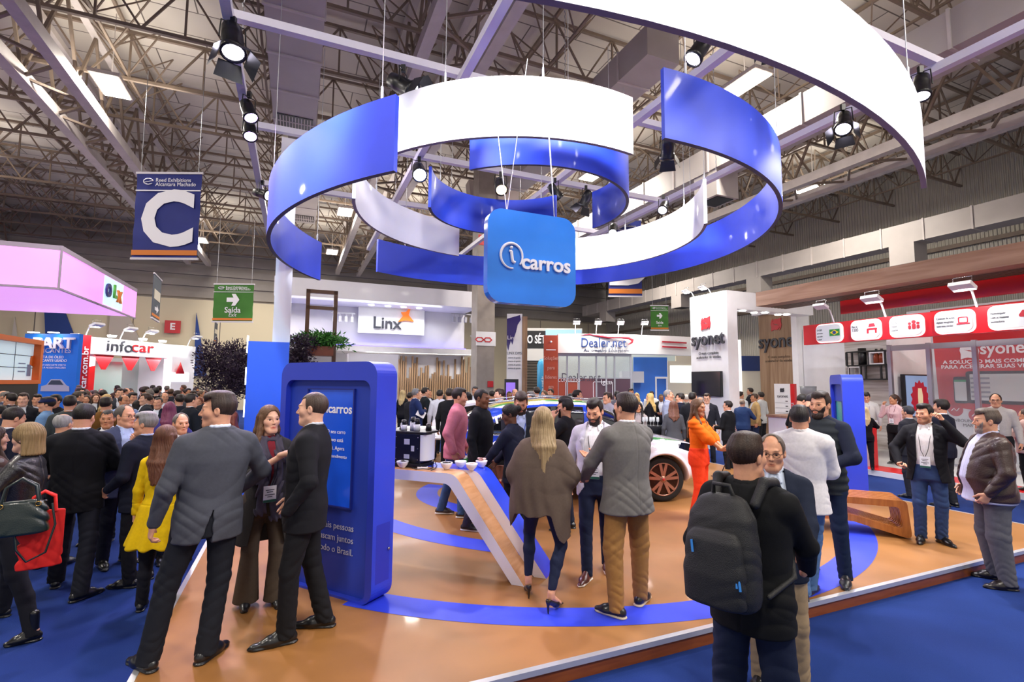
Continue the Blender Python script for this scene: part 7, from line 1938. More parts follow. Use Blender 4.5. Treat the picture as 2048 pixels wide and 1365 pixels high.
person('woman in bright yellow flared coat with long auburn hair, seen from behind', dict(
    yaw=-24, headw=-38, pos=(-3.20, 4.70), z=0, sex='f', h=1.63, res=.0066, hair='longwavy', hairc='#553220', len=.34, fronts=(-1, 1), skin='fair', face=False,
    arms=[dict(t=(-.25, .04, .88)), dict(t=(.2, .22, 1.0))],
    wear=[sd('coat', '#DDB80C', frock_coat), ('trousers', '#15161F', dict(top=.95, off=.004, skinny=True, cuff=.05)), ('shoes', BK, dict(style='boot'))]))
person('greying man whose face shows between the yellow coat and the grey suit', dict(
    yaw=190, headw=200, pos=(-3.86, 5.9), z=0, h=1.66, res=.008, hair='receding', hairc='#55504C', skin='light', wear=suit('#1B1D27')))
person('man with bald grey head hidden behind the man in black suit', dict(
    yaw=-30, headw=-40, pos=(-5.05, 5.7), z=0, h=1.66, res=.008, hair='bald', hairc='#8C8A88', skin='light', face=False, wear=suit('#20222B')))
person('man with short dark hair just past the shoulder of the man in black suit', dict(
    yaw=150, headw=170, pos=(-5.2, 6.5), z=0, h=1.66, res=.009, hair='crop', hairc='#2A2624', skin='tan', wear=suit('#17181E')))
person('stooping man with thinning dark hair in navy jacket behind the blonde woman', dict(
    yaw=-62, headw=-70, pitch=-22, pos=(-5.55, 5.5), z=0, h=1.74, lean=(0, .07), res=.007, hair='receding', hairc='#1E1815', skin='light', fore=.05, wear=suit('#15182A')))
person('woman holding a pink phone, cut off by the picture edge', dict(
    yaw=-68, headw=-80, pos=(-4.72, 4.62), z=0, sex='f', h=1.62, res=.007, hair='long', hairc='#3A2A20', skin='fair', 
    arms=[dict(t=(-.05, .26, 1.16), pole=(-.9, -.4, -.2), d=(.1, .95, .2), n=(.4, -.2, .9), curl=.4), dict(t=(.08, .40, 1.17), pole=(.9, -.5, -.1), d=(.1, .97, .15), n=(-.4, -.2, .8), curl=.45)],
    wear=[('shirt', '#7A7674', dict(sleeve=1)), ('coat', '#5A4640', dict(hem=.7, openw=.07, vw=.08, lapel=False)), ('trousers', '#16171D'), ('shoes', BK)]))
# around the counter
person('man in pink shirt and jeans walking behind the coffee machine', dict(
    yaw=-100, headw=-96, pitch=-6, feetpx=[(928, 1036), (886, 1028)], toes=(0, 0), h=1.83, res=.008, hair='short', hairc='#1A1412', skin='light', stubble=.5, lean=(0, .05), w=.97,
    arms=[dict(t=(-.24, .12, .92)), dict(t=(.24, .03, .90))],
    wear=[('shirt', '#C97A88', dict(sleeve=1, hem=.79, off=.027, amp=.0025)), ('trousers', '#3E5A86', dict(stack=.003)), ('shoes', '#3A2A24', dict(style='sneaker', sole='#E4E0DA'))]))
person('dark-skinned man with shaved head in black suit beside the car door', dict(
    yaw=-112, headw=-118, pitch=-6, feetpx=[(980, 1050), (938, 1062)], toes=(0, 0), h=1.83, res=.008, hair='crop', hairt=.004, hairc='#120D0B', skin='brown', beardc=None, stubble=.3, w=1.03,
    wear=[('shirt', '#101014', dict(sleeve=0)), ('jacket', '#15161B', dict(hem=.76, vw=.03, closed=True, lapel=False)), ('trousers', '#38333F', dict(stack=.002)), ('shoes', '#1A1A1E', dict(style='sneaker', sole='#DDDDE2'))]))
person('dark-skinned woman with hair bun in navy uniform leaning to the counter', dict(
    yaw=62, headw=88, pitch=-18, feetpx=[(1018, 1092), (1044, 1100)], toes=(0, 0), sex='f', h=1.66, res=.0075, hair='bun', hairc='#0E0B0C', skin='dark', w=1.1, lean=(0, .06),
    arms=[dict(t=(-.2, .36, .98), pole=(-.9, -.5, 0)), dict(t=(.15, .36, 1.0), pole=(.9, -.5, 0))],
    wear=[('shirt', '#14182A', dict(sleeve=1, hem=.80, off=.016, amp=.003)), ('trousers', '#101118', dict(stack=.002)), ('shoes', '#1A1214')]))
person('bearded man in charcoal suit looking down at clasped hands by the car roof', dict(
    yaw=176, headw=178, pitch=-24, pos=(.12, 6.35), z=PF, h=1.80, res=.0075, hair='side', hairc='#3A2C24', skin='light', beardc='#33251C', beardt=.005, look=(0, -14),
    arms=[dict(t=(-.05, .25, .98), pole=(-.95, -.3, 0), d=(.6, .5, -.3), curl=.6), dict(t=(.04, .27, .98), pole=(.95, -.3, 0), d=(-.6, .5, -.3), curl=.6)], badge=(1.10, '#2A50C8', .16),
    wear=[('shirt', '#B9C4E4'), ('jacket', '#23262C', dict(hem=.77, openw=.05, vw=.075)), ('trousers', '#191B21'), ('shoes', BK)]))
person('dark-haired man in black t-shirt with a phone at his ear, near the car window', dict(
    yaw=70, headw=82, pos=(.72, 6.75), z=PF, h=1.70, res=.008, hair='quiff', hairc='#120E0E', skin='light', beardc='#1B1412', 
    arms=[dict(t=(-.14, .13, 1.5), e=(-.32, .14, 1.22), d=(.3, .1, .9), curl=.6), dict(t=(.25, .05, .9))],
    wear=[('shirt', '#17171C', dict(sleeve=.45, off=.014, collar=False)), ('trousers', '#1C2233'), ('shoes', BK)]))
person('dark-haired man standing behind the man on the phone, by the car', dict(
    yaw=80, headw=90, pos=(.78, 7.35), z=PF, h=1.72, res=.01, hair='short', hairc='#15110F', skin='tan', wear=[('shirt', '#2A2B31', dict(sleeve=1)), ('trousers', '#1B1C22'), ('shoes', BK)]))
# figures behind the bench and at the red booth
person('man in navy suit walking past the red booth behind the man at his ear', dict(
    yaw=60, headw=72, pos=(7.42, 8.7), z=0, h=1.80, res=.01, hair='side', hairc='#17110F', skin='light', hairt=.016, wear=suit('#151829', tr='#25262C')))
person('saleswoman in pale pink blouse and black trousers with badge in the red booth', dict(
    yaw=150, headw=120, pos=(9.35, 12.3), z=.14, sex='f', h=1.68, res=.011, hair='pony', hairc='#2E1B14', skin='tan', badge=(1.08, '#7A2430', .15), 
    arms=[dict(t=(-.22, .08, .88)), dict(t=(.16, .16, 1.48), e=(.27, .10, 1.2), d=(-.2, .2, .9), curl=.6)],
    wear=[('shirt', '#D3B2B4', dict(sleeve=1, off=.012)), ('trousers', '#121216', dict(cuff=.066)), ('shoes', BK)]))
person('man in light grey shirt with red lanyard reading behind the saleswoman', dict(
    yaw=175, pitch=-24, pos=(9.25, 13.1), z=.14, h=1.72, res=.012, hair='side', hairc='#1C1613', skin='light', badge=(1.08, '#7A2430', .15), wear=[('shirt', '#C2C0BE', dict(sleeve=1)), ('trousers', '#1B1C22'), ('shoes', BK)]))
person('man in grey shirt with red lanyard standing before the red tablet poster', dict(
    yaw=170, headw=178, pos=(8.95, 9.3), z=.14, h=1.76, w=1.1, res=.01, hair='receding', hairc='#241C18', skin='light', glasses=1, badge=(1.15, '#6A2030', .165), wear=[('shirt', '#B9B4B2', dict(sleeve=1)), ('trousers', '#1B1C22'), ('shoes', BK)]))
person('dark-haired man with bowed bearded head leaning behind the white-shirted man', dict(
    yaw=-50, headw=-62, pitch=-30, pos=(5.05, 8.75), z=PF, h=1.76, lean=(0, .14), res=.009, hair='short', hairc='#17121A', skin='light', beardc='#2E1B16', wear=[('shirt', '#14161E', dict(sleeve=.5, off=.014)), ('trousers', '#1B1F2D'), ('shoes', BK)]))
person('man in black t-shirt bending over a tablet behind the white-shirted man', dict(
    yaw=-60, headw=-70, pitch=-30, pos=(5.35, 9.55), z=PF, h=1.74, lean=(0, .12), res=.01, hair='short', hairc='#15110F', skin='light', arms=[None, dict(t=(.1, .36, 1.05))], wear=[('shirt', '#121318', dict(sleeve=.45, off=.014)), ('trousers', '#1B1F2D'), ('shoes', BK)]))
person('man with grey cap of hair half hidden behind the man at his ear', dict(
    yaw=60, pos=(7.35, 9.35), z=0, h=1.66, res=.012, hair='short', hairc='#2A2A30', skin='light', face=False, wear=suit('#2A2B33')))
# middle distance, in front of the white net-and-glass booth
person('man in grey polo with glasses and lanyard reaching out by the car windscreen', dict(
    yaw=125, headw=118, pos=(2.05, 10.75), z=PF, h=1.72, w=1.1, res=.011, hair='short', hairc='#2A1D18', skin='light', glasses=1, badge=(1.12, '#3A3A44', .16),
    arms=[dict(t=(-.2, .2, .95)), dict(t=(.34, .42, 1.15), pole=(.3, -.5, -.8))],
    wear=[('shirt', '#8E8C98', dict(sleeve=.45, off=.014)), ('trousers', '#23252E'), ('shoes', BK)]))
person('man in grey-blue suit with short grey hair standing tallest of the talkers', dict(
    yaw=-100, headw=-98, pos=(3.75, 12.0), z=0, h=1.90, res=.011, hair='crop', hairt=.008, hairc='#7A746E', skin='light', wear=suit('#8C93A8', tr='#7C8398')))
person('woman in long grey coat with brown hair seen from behind among the talkers', dict(
    yaw=8, pos=(3.5, 10.9), z=0, sex='f', h=1.68, res=.011, hair='long', hairc='#5A382A', len=.22, fronts=(), face=False, skin='fair', wear=[('coat', '#46474C', dict(hem=.40, closed=True, lapel=False, flare=.05)), ('trousers', '#17181D'), ('shoes', BK)]))
person('woman with long black hair in striped blouse holding a cup', dict(
    yaw=172, pos=(2.9, 11.5), z=0, sex='f', h=1.62, res=.011, hair='long', hairc='#120D0D', len=.34, skin='tan', arms=[dict(t=(-.05, .24, 1.05)), dict(t=(.05, .24, 1.05))], wear=[('shirt', '#9A8E8C', dict(sleeve=1)), ('trousers', '#17181D'), ('shoes', BK)]))
person('short dark-haired man in black suit in profile before the white pillar', dict(
    yaw=62, headw=75, pos=(4.98, 11.6), z=0, h=1.66, res=.011, hair='short', hairc='#1A1310', skin='light', glasses=1, arms=[dict(t=(-.1, .28, 1.1)), dict(t=(.1, .28, 1.1))], wear=suit('#131418')))
person('man with glasses and open collar in dark suit facing front under the black television', dict(
    yaw=170, pitch=-8, pos=(5.05, 13.0), z=0, h=1.80, res=.012, hair='short', hairc='#2E1E16', skin='fair', glasses=1, wear=suit('#22242C', shirt='#C8B8B4')))
build_people()
# ---------------------------------------------------------------- the crowd
def archetype(sp):
    f = Fig(dict(sp, seed=random.random()*9)); return f, f.run()
AR = {}
def base_specs():
    R_ = dict(res=.017, headres=.8, hands=True)
    su = lambda **k: [('shirt', '#FFFFFF'), ('jacket', '#FFFFF1', k), ('trousers', '#FFFFF2', dict(stack=.004)), ('shoes', '#121214')]
    up = [dict(t=(-.08, .26, 1.12), pole=(-.9, -.5, 0), curl=.5), dict(t=(.08, .26, 1.12), pole=(.9, -.5, 0), curl=.5)]
    one = [None, dict(t=(.10, .22, 1.22), pole=(.9, -.6, -.1), curl=.6)]
    S = {}
    S['suit'] = dict(R_, hair='short', wear=su()); S['suit2'] = dict(R_, hair='side', arms=up, headyaw=-18, wear=su()); S['suit3'] = dict(R_, hair='side', arms=one, headyaw=22, w=1.1, belly=.03, wear=su())
    S['bald'] = dict(R_, hair='bald', arms=one, w=1.08, belly=.04, headyaw=12, wear=su()); S['crop'] = dict(R_, hair='crop', arms=up, headyaw=10, wear=su())
    sh = [('shirt', '#FFFFFF', dict(sleeve=1, off=.014, hem=.80)), ('trousers', '#FFFFF2'), ('shoes', '#121214')]
    S['shirt'] = dict(R_, hair='short', headyaw=-12, wear=sh); S['shirt2'] = dict(R_, hair='receding', arms=up, wear=sh, w=1.08, belly=.03)
    fw_ = [('shirt', '#FFFFFF', dict(collar=False)), ('jacket', '#FFFFF1', dict(hem=.84, lapel=False, closed=False)), ('trousers', '#FFFFF2', dict(skinny=True, cuff=.045)), ('shoes', '#121214')]
    S['fem'] = dict(R_, sex='f', hair='long', len=.3, wear=fw_, arms=one); S['fem2'] = dict(R_, sex='f', hair='longwavy', len=.26, wear=fw_, arms=up, headyaw=20); S['femb'] = dict(R_, sex='f', hair='bob', len=.1, wear=fw_, headyaw=-15)
    S['cap'] = dict(R_, hair='short', headyaw=10, arms=one, wear=[('shirt', '#FFFFFF', dict(sleeve=1, off=.014, hem=.80)), sd('cap', '#FFFFF3', cap_hat), ('trousers', '#FFFFF2'), ('shoes', '#121214')])
    return S
def make_arch():
    S = base_specs(); figs = {k: Fig(dict(v, seed=i*1.9)) for i, (k, v) in enumerate(S.items())}
    with ThreadPoolExecutor(4) as ex: res = dict(zip(figs, ex.map(lambda k: figs[k].run(), figs)))
    for k in figs:
        L = []
        for nm, V, F, C, key, lb in res[k]:
            mats = resolve_mat(key); mi = C if (C is not None and C.ndim == 1) else None
            L.append((nm, arrmesh(nm, V, F, mats, mi, True, C if mi is None else None)))
        AR[k] = L
def extra(kind, pos, yaw, label, h=1.74, top='#1B1D26', shirt='#D8DCE6', tr=None, hair='#1E1713', skin='light', group=None, sx=1.0, cap='#1A2044'):
    t = thing('person', label, 'person', pos, rad(yaw-math.degrees(math.atan2(pos[0], pos[1]))), group); s = h/1.752; t.scale = (s*sx, s*sx, s)
    for nm, me in AR[kind]:
        o = link(nm, me, t)
        if nm in ('shoe',): continue
        m_ = {'body': skin_mat(skin), 'hair': hair_mat(hair), 'jacket': cloth(top), 'shirt': cloth(top if kind in ('shirt', 'shirt2', 'cap') else shirt), 'trousers': cloth(tr or ('#17181F' if kind in ('shirt', 'shirt2', 'cap', 'fem', 'fem2', 'femb') else top)), 'cap': cloth(cap)}.get(nm)
        if m_: o.material_slots[0].link = 'OBJECT'; o.material_slots[0].material = m_
    return t
def at(px, D, z=0.0):
    r_ = ray(px, 780); return np.array([r_[0]*D/r_[1], D, z])
make_arch()
g = 0.0
X = [
 # crowd on the far carpet, nearer rows
 ('cap', 96, 8.4, 75, 'man in denim shirt and white-fronted navy cap, arm raised, in the crowd', 1.75, dict(top='#6E93BE', cap='#1B2348', tr='#1B1D2A')),
 ('suit', 142, 8.0, -12, 'man in grey-green suit seen from behind between the denim shirt and the red scarf', 1.79, dict(top='#3A3F40')),
 ('femb', 178, 9.0, -110, 'grey-haired woman with bright red scarf in the crowd', 1.62, dict(top='#B01822', hair='#7A746C', shirt='#B01822')),
 ('suit2', 214, 8.3, -6, 'man in mustard-brown jacket seen from behind in the crowd', 1.74, dict(top='#6E4A1E')),
 ('bald', 250, 9.2, 205, 'bald bearded man in pale blue shirt facing the camera in the crowd', 1.76, dict(top='#8AA0CC', shirt='#9AB0D8', hair='#2A201A', skin='tan')),
 ('fem', 342, 8.6, -8, 'woman with plum-dyed hair in shiny violet jacket, seen from behind', 1.68, dict(top='#4A4690', hair='#6A3048')),
 ('suit', 384, 9.0, -60, 'tall dark-haired man in black suit in profile behind the stocky man', 1.80, dict(top='#141820')),
 ('suit3', 462, 9.6, 84, 'man in navy suit with short grey hair and pale collar beside the purple tree', 1.76, dict(top='#1A2848', hair='#4A4A4E')),
 ('fem2', 464, 8.2, 75, 'woman with wavy red-brown hair in navy jacket below the purple tree', 1.56, dict(top='#1E2350', hair='#6A3224')),
 ('suit', 48, 9.6, 170, 'young man in dark jacket and white shirt facing the camera by the orange frame', 1.78, dict(top='#1B1C24', skin='fair', hair='#2E2018')),
 ('shirt', 112, 9.4, 150, 'man in black polo glancing aside just behind the navy cap', 1.76, dict(top='#17181E', hair='#17120F')),
 ('suit', 22, 10.2, 60, 'dark-haired man under the corner of the orange frame', 1.76, dict(top='#2A2C34')),
 ('bald', 6, 9.6, 75, 'man with grey shaved head at the picture edge under the orange frame', 1.80, dict(top='#3A4258', hair='#6A6660')),
 ('fem', 38, 10.6, 20, 'woman with light brown hair behind the young man in dark jacket', 1.66, dict(top='#5A5048', hair='#7A5A3A')),
 ('suit2', 76, 10.8, 190, 'man with dark hair half hidden behind the navy cap', 1.72, dict(top='#22242E')),
 ('shirt2', 6, 8.0, -40, 'man in dark plaid jacket crouching low behind the stooping man', 1.62, dict(top='#2A2E3E', hair='#1B1614')),
 ('suit', 158, 12.2, -70, 'man in grey suit in profile before the red corner pillar', 1.76, dict(top='#24262E', hair='#3A322C')),
 ('fem', 174, 12.6, 175, 'smiling woman in dark dress before the red corner pillar', 1.66, dict(top='#15151B', hair='#2A1C16')),
 ('fem2', 192, 12.4, 170, 'woman in black dress with pale face before the red printed poster', 1.68, dict(top='#131319', hair='#4A3020', skin='fair')),
 ('fem', 216, 12.0, -100, 'blonde woman in cream top before the grey-green glass', 1.70, dict(top='#CFC4AE', hair='#A88A58', shirt='#CFC4AE')),
 ('suit', 206, 13.0, 20, 'man in black beside the blonde woman in cream', 1.76, dict(top='#141519')),
 ('suit2', 236, 13.4, 15, 'man in dark suit with white collar behind the bald bearded man', 1.74, dict(top='#1C1E26')),
 ('suit3', 266, 11.6, 190, 'man in dark suit talking behind the pale blue shirt', 1.75, dict(top='#1A1B22')),
 ('suit', 292, 10.8, 100, 'man in grey suit looking sideways past the silver-haired man', 1.76, dict(top='#2E3038', hair='#3A2A20', skin='fair')),
 ('crop', 318, 10.2, 150, 'man with bowed head in dark suit beside the plum-haired woman', 1.70, dict(top='#181B28')),
 ('femb', 278, 9.4, -30, 'woman with curly dark hair in burgundy knit, back to the camera', 1.60, dict(top='#4A1620', hair='#17110F')),
 ('suit2', 300, 9.8, -40, 'man in black suit with short dark hair next to the burgundy knit', 1.70, dict(top='#15161D')),
 ('suit', 360, 10.4, 20, 'man with dark hair between the plum-haired woman and the tall man in black', 1.74, dict(top='#20232E')),
 ('bald', 330, 12.4, 180, 'older man with bare forehead far behind the plum-haired woman', 1.74, dict(top='#2A2C38', hair='#6A625A')),
 ('suit', 416, 11.0, 160, 'man with dark hair behind the shoulder of the stocky man', 1.76, dict(top='#1B1D25')),
 ('shirt', 434, 12.0, 190, 'man in sunglasses and dark shirt in front of the purple tree', 1.74, dict(top='#20222A', hair='#2A211C')),
 ('femb', 400, 12.2, 175, 'woman with ginger hair before the tall blue pennant', 1.64, dict(top='#3A2A30', hair='#7A3E28')),
 # people by the large white booth
 ('suit', 783, 14.6, -95, 'person in long navy coat half hidden by the kiosk edge', 1.76, dict(top='#1A1E34', skin='brown')),
 ('fem', 806, 17.5, -30, 'blonde woman in dark coat before the wooden slats', 1.76, dict(top='#1D1D24', hair='#B8A070')),
 ('suit3', 832, 12.6, -80, 'grey-haired man in royal navy suit holding a white leaflet', 1.74, dict(top='#1B2A58', hair='#6A6A6E')),
 ('suit2', 822, 14.2, -50, 'man in charcoal suit behind the navy suit with leaflet', 1.74, dict(top='#22242B')),
 ('suit', 851, 12.8, -75, 'dark-haired man in black suit in profile beside the navy suit with leaflet', 1.77, dict(top='#1A2026')),
 ('bald', 842, 15.5, 160, 'fair man with high forehead facing the camera near the slats', 1.76, dict(top='#2A2C33', skin='fair')),
 ('crop', 857, 14.8, -140, 'taller man with crew cut looking over the black suit', 1.84, dict(top='#1A1B20', skin='tan')),
 ('shirt', 880, 12.6, -10, 'man in plain white shirt seen from behind before the slats', 1.72, dict(top='#D9DAE6', tr='#23304E')),
 ('suit', 900, 10.8, -20, 'broad man in black suit seen from behind next to the pink shirt', 1.78, dict(top='#111217', hair='#241A14')),
 ('femb', 886, 13.2, 0, 'small dark-haired woman between the white shirt and the broad black suit', 1.58, dict(top='#15161B')),
 ('suit2', 914, 13.5, -120, 'man with brown hair facing sideways above the pink shirt', 1.80, dict(top='#1A1C22', skin='fair', hair='#3A261C')),
 ('fem', 936, 12.2, 10, 'woman with black hair and black coat beside the concrete column', 1.68, dict(top='#111116', hair='#0E0B0B')),
 ('suit3', 950, 14, 160, 'man in black with short grey hair beside the concrete column', 1.80, dict(top='#15161B', hair='#3A3838')),
 ('crop', 968, 12.4, 190, 'young man looking up past the shaved head, before the concrete column', 1.72, dict(top='#22232C', skin='fair')),
 ('suit', 984, 12.2, 30, 'man in grey suit with brown hair by the red fire sign', 1.70, dict(top='#3A3C44')),
 ('suit3', 999, 10.6, 80, 'man in blue suit in profile before the violet screen', 1.78, dict(top='#22345E', skin='fair', hair='#2E2019')),
 ('crop', 1019, 13.4, 190, 'dark-skinned man half hidden behind the blue suit', 1.68, dict(top='#15161C', skin='brown')),
 ('bald', 1030, 14, 175, 'man with bare head behind the charcoal suit', 1.74, dict(top='#2A2C33', hair='#5A4A3A')),
 ('suit3', 1061, 12.2, 70, 'grey-haired man in dark suit behind the car roof', 1.70, dict(top='#1F2229', hair='#6A6866')),
 ('suit', 1073, 13.2, 40, 'man in olive-grey suit seen from behind past the oak totem edge', 1.80, dict(top='#4A4C46')),
 ('femb', 1088, 14, 160, 'woman with brown hair in black before the rust-orange panel', 1.70, dict(top='#15161B', hair='#4A3626')),
 ('shirt', 1101, 14.4, 150, 'man in turquoise t-shirt by the rust-orange panel', 1.74, dict(top='#2E8EB8')),
 ('crop', 1099, 11.2, -70, 'man with crew cut in black seen just above the car roof', 1.60, dict(top='#15161B')),
 ('crop', 1126, 11.6, 10, 'short man with crew cut behind the car, back to the camera', 1.62, dict(top='#1A1B20')),
 ('fem', 1141, 12.0, 0, 'woman with long black hair next to the bright blue shirt', 1.66, dict(top='#131318', hair='#0E0B0B')),
 ('shirt', 1155, 11.1, -70, 'young man in bright blue shirt in profile behind the car', 1.76, dict(top='#2340C0', hair='#120E0D')),
 # people before the curved white booth
 ('suit', 1234, 13.6, 10, 'man in grey hooded jacket with black hair, back to the camera', 1.70, dict(top='#5A5A64', hair='#0F0C0C')),
 ('femb', 1251, 14.4, 160, 'woman with short auburn hair in beige jacket at the bar', 1.68, dict(top='#8A7A66', hair='#4A2A1C')),
 ('suit', 1262, 13.8, 190, 'dark-haired man in suit and tie at the bar', 1.76, dict(top='#1C1D24', skin='tan')),
 ('femb', 1272, 13.0, 150, 'short blonde woman beside the man in suit and tie', 1.58, dict(top='#A89A80', hair='#A88850')),
 ('femb', 1273, 17.5, 180, 'blonde woman in white far behind at the bar', 1.72, dict(top='#D8D4CC', hair='#B89A60', shirt='#D8D4CC')),
 ('fem', 1299, 12.2, 80, 'blonde woman in black jacket in profile by the bar', 1.66, dict(top='#13141A', hair='#C0A060', skin='fair')),
 ('shirt', 1303, 18.6, 170, 'barman in white before the white-framed door', 1.76, dict(top='#DCD8D0', skin='tan')),
 ('crop', 1322, 16.5, 170, 'dark-skinned man in black beside the white-framed door', 1.70, dict(top='#16171C', skin='brown')),
 ('suit', 1357, 14.2, -30, 'man in steel-blue suit seen from behind under the lit panel', 1.74, dict(top='#3A4660')),
 ('bald', 1372, 14.8, 10, 'white-haired man in grey seen from behind under the lit panel', 1.74, dict(top='#6A6E66', hair='#C8C2B8')),
 ('suit3', 1360, 11.2, 60, 'man in navy suit in profile beside the long grey coat', 1.68, dict(top='#161B2C')),
 ('suit', 1384, 11.0, -5, 'man in black suit seen from behind, largest of the talkers', 1.72, dict(top='#131419', hair='#120E0D')),
 ('suit2', 1386, 12.6, -40, 'man in dark suit with brown hair behind the largest talker', 1.80, dict(top='#1A1B21', hair='#2E2019')),
 ('bald', 1400, 13.6, 160, 'older grey-haired man before the black television', 1.68, dict(top='#4A4C50', hair='#8A867E')),
 # doorway past the white pillar
 ('suit', 1508, 15.2, 110, 'bald man in beige jacket and jeans with hand in pocket by the doorway', 1.76, dict(top='#B89A68', tr='#22304E', skin='tan', hair='#3A2A20')),
 ('shirt', 1521, 16.0, 60, 'man in pale grey shirt and black trousers behind the beige jacket', 1.80, dict(top='#B8BABC')),
 ('shirt', 1481, 16.6, -40, 'man in white shirt seen from behind at the doorway edge', 1.80, dict(top='#C8CCD2', hair='#241C18')),
 ('bald', 1484, 14.8, -20, 'grey-haired man in denim jacket leaning on the metal chair', 1.60, dict(top='#2A3E66', hair='#7A6A5A')),
 ('suit', 1500, 19.5, 80, 'man in dark suit with glasses far inside the doorway', 1.90, dict(top='#22242C')),
 # red booth
 ('fem', 1727, 11.6, 10, 'woman with long pale blonde hair behind the red reception counter', 1.42, dict(top='#15151A', hair='#C8B080')),
 ('fem', 1711, 11.8, 20, 'woman with black hair hidden behind the blue kiosk edge', 1.56, dict(top='#15151A', hair='#120E0E')),
 ('shirt2', 2046, 8.9, 60, 'person in pinkish knit at the picture edge inside the red booth', 1.50, dict(top='#C8A8A4', hair='#4A3A30')),
]
OCC = [f[2] for f in FIGS]+[at(462, 16.5)+np.array([a_, b_, 0]) for a_ in (-.8, -.3, .3, .8) for b_ in (-.7, -.2, .3, .8)]
for kind, px, D, yaw, lb, h, kw in X:
    p = at(px, D)
    for _ in range(14):
        if all(math.hypot(p[0]-q[0], p[1]-q[1]) > .58 for q in OCC): break
        D += .13; p = at(px, D)
    OCC.append(p)
    if px > 1700: p[2] = .125
    u_, v_ = uv(p)
    if U0 < u_ < U1 and V0 < v_ < V1: p[2] = PF
    extra(kind, p, yaw, lb, h, **kw)
# the packed deep crowd: nothing tells these apart
rr = random.Random(21)
cols = ['#15161C', '#1C1F2A', '#22242C', '#1A2238', '#2E3038', '#3A3C44', '#17181E', '#252838', '#4A3A34', '#5A5E6A']
hairs = ['#17120F', '#241A15', '#3A2A20', '#2A211C', '#4A3626', '#5A544E']
kinds = ['suit', 'suit2', 'suit3', 'crop', 'bald', 'fem', 'femb', 'shirt', 'fem2', 'suit']
placed = []
for k in range(400):
    if len(placed) >= 64: break
    px = rr.uniform(150, 470); D = rr.uniform(12.5, 21.5); p = at(px, D)
    if any(math.hypot(p[0]-q[0], p[1]-q[1]) < .62 for q in placed+OCC): continue
    placed.append(p)
    male = True; kd = rr.choice(kinds); f_ = kd.startswith('fem')
    extra(kd, p, rr.uniform(0, 360), 'person in dark clothes in the packed far crowd before the red and white booth', rr.uniform(1.58, 1.7) if f_ else rr.uniform(1.68, 1.84), group='far crowd before the red and white booth', top=rr.choice(cols), hair=rr.choice(hairs), skin=rr.choice(['light', 'fair', 'light', 'tan', 'tan', 'brown']))
# ---------------------------------------------------------------- carried things
def find(sub):
    for f, fg in zip(FIGS, FIGO):
        if sub in f[0]: return f, fg
def hand_of(sub, i, dd=.09, dn=.02):
    f, fg = find(sub); W, d, n = fg.hd[i][:3]; R = rotz(f[3])
    return f[2]+R@((W+d*dd+n*dn)*f[4]), R@d, R@n
def held(name, label, cat, sub, i, size, m_, dd=.09, dn=.022, sm=None):
    p, d, n = hand_of(sub, i, dd, dn); t = np.cross(d, n); R = np.stack([t, d, n], 1)
    o = thing(name, label, cat, p)
    m = MB(); m.box((0, 0, 0), size, R); m.build('body', m_, o, bevel=min(size)*.3)
    if sm: m = MB(); m.box(R@np.array([0, 0, size[2]/2+.0006]), (size[0]*.9, size[1]*.92, .001), R); m.build('screen', sm, o)
    return o
held('smartphone', 'pink-backed phone held up by the woman at the picture edge', 'phone', 'pink phone', 1, (.075, .15, .009), mat('phone_pink', '#D8A0A8', .3))
held('smartphone', 'black phone in the lowered hand of the man touching his ear', 'phone', 'hand raised to his ear', 1, (.07, .145, .01), black)
held('smartphone', 'dark phone pressed to the ear of the man in black t-shirt', 'phone', 'phone at his ear', 0, (.07, .145, .01), black)
held('business_card', 'small pale card in the hand of the balding man with glasses', 'card', 'balding man with glasses in navy', 0, (.05, .09, .002), mat('card_cream', '#E8D8B8', .5))
o = held('remote_control', 'dark remote in the hands of the woman in orange, with a hanging strap', 'remote', 'orange blouse', 1, (.05, .14, .025), black)
m = MB(); p0, d0_, n0_ = hand_of('orange blouse', 1); q = rotz(find('orange blouse')[0][3])
m.tube([(0, 0, -.01), q@np.array([.0, -.04, -.2]), q@np.array([-.03, -.12, -.36]), q@np.array([-.06, -.2, -.42]), q@np.array([-.08, -.28, -.42])], .007, 5); m.build('strap', black, o)
held('tablet', 'tablet held flat by the man bending in black t-shirt', 'tablet', 'bending over a tablet', 1, (.17, .24, .009), dark, .12, .03, mat('pale_screen'))
# backpack on the man with his back to the camera
f, fg = find('wearing a backpack'); 
def bagpart(fn, h=.007):
    S = Sdf(); fn(S); return S.mesh(h)
bp = thing('backpack', 'large black backpack with blue zip pulls on the back of the man in black jacket', 'backpack', f[2], f[3]); bp.scale = (f[4],)*3
bkm = mat('backpack_black', '#17181A', .6, noise=(60, .2), bump=(260, .4))
def b1(S):
    S.loft([(.93, .165, .085, -.03, -.262, 0), (1.0, .18, .10, -.03, -.265, 0), (1.2, .175, .10, -.03, -.26, 0), (1.36, .155, .085, -.03, -.25, 0), (1.46, .10, .055, -.03, -.235, 0)], k=0, p=3.2, rnd=.03)
    S.disp(lambda P: (.004*np.exp(-((np.abs(P[:, 1]+.235))/.004)**2)).astype(f32)); S.disp(wrinkle(.0012, 1.2, 4))
V, F = bagpart(b1); link('main_compartment', arrmesh('main_compartment', V, F, [bkm]), bp)
def b2_(S):
    S.loft([(.95, .145, .05, -.03, -.352, 0), (1.1, .15, .055, -.03, -.356, 0), (1.26, .13, .045, -.03, -.35, 0), (1.31, .10, .03, -.03, -.34, 0)], k=0, p=3.2, rnd=.02); S.disp(wrinkle(.0012, 1.2, 7))
V, F = bagpart(b2_); link('front_pocket', arrmesh('front_pocket', V, F, [bkm]), bp)
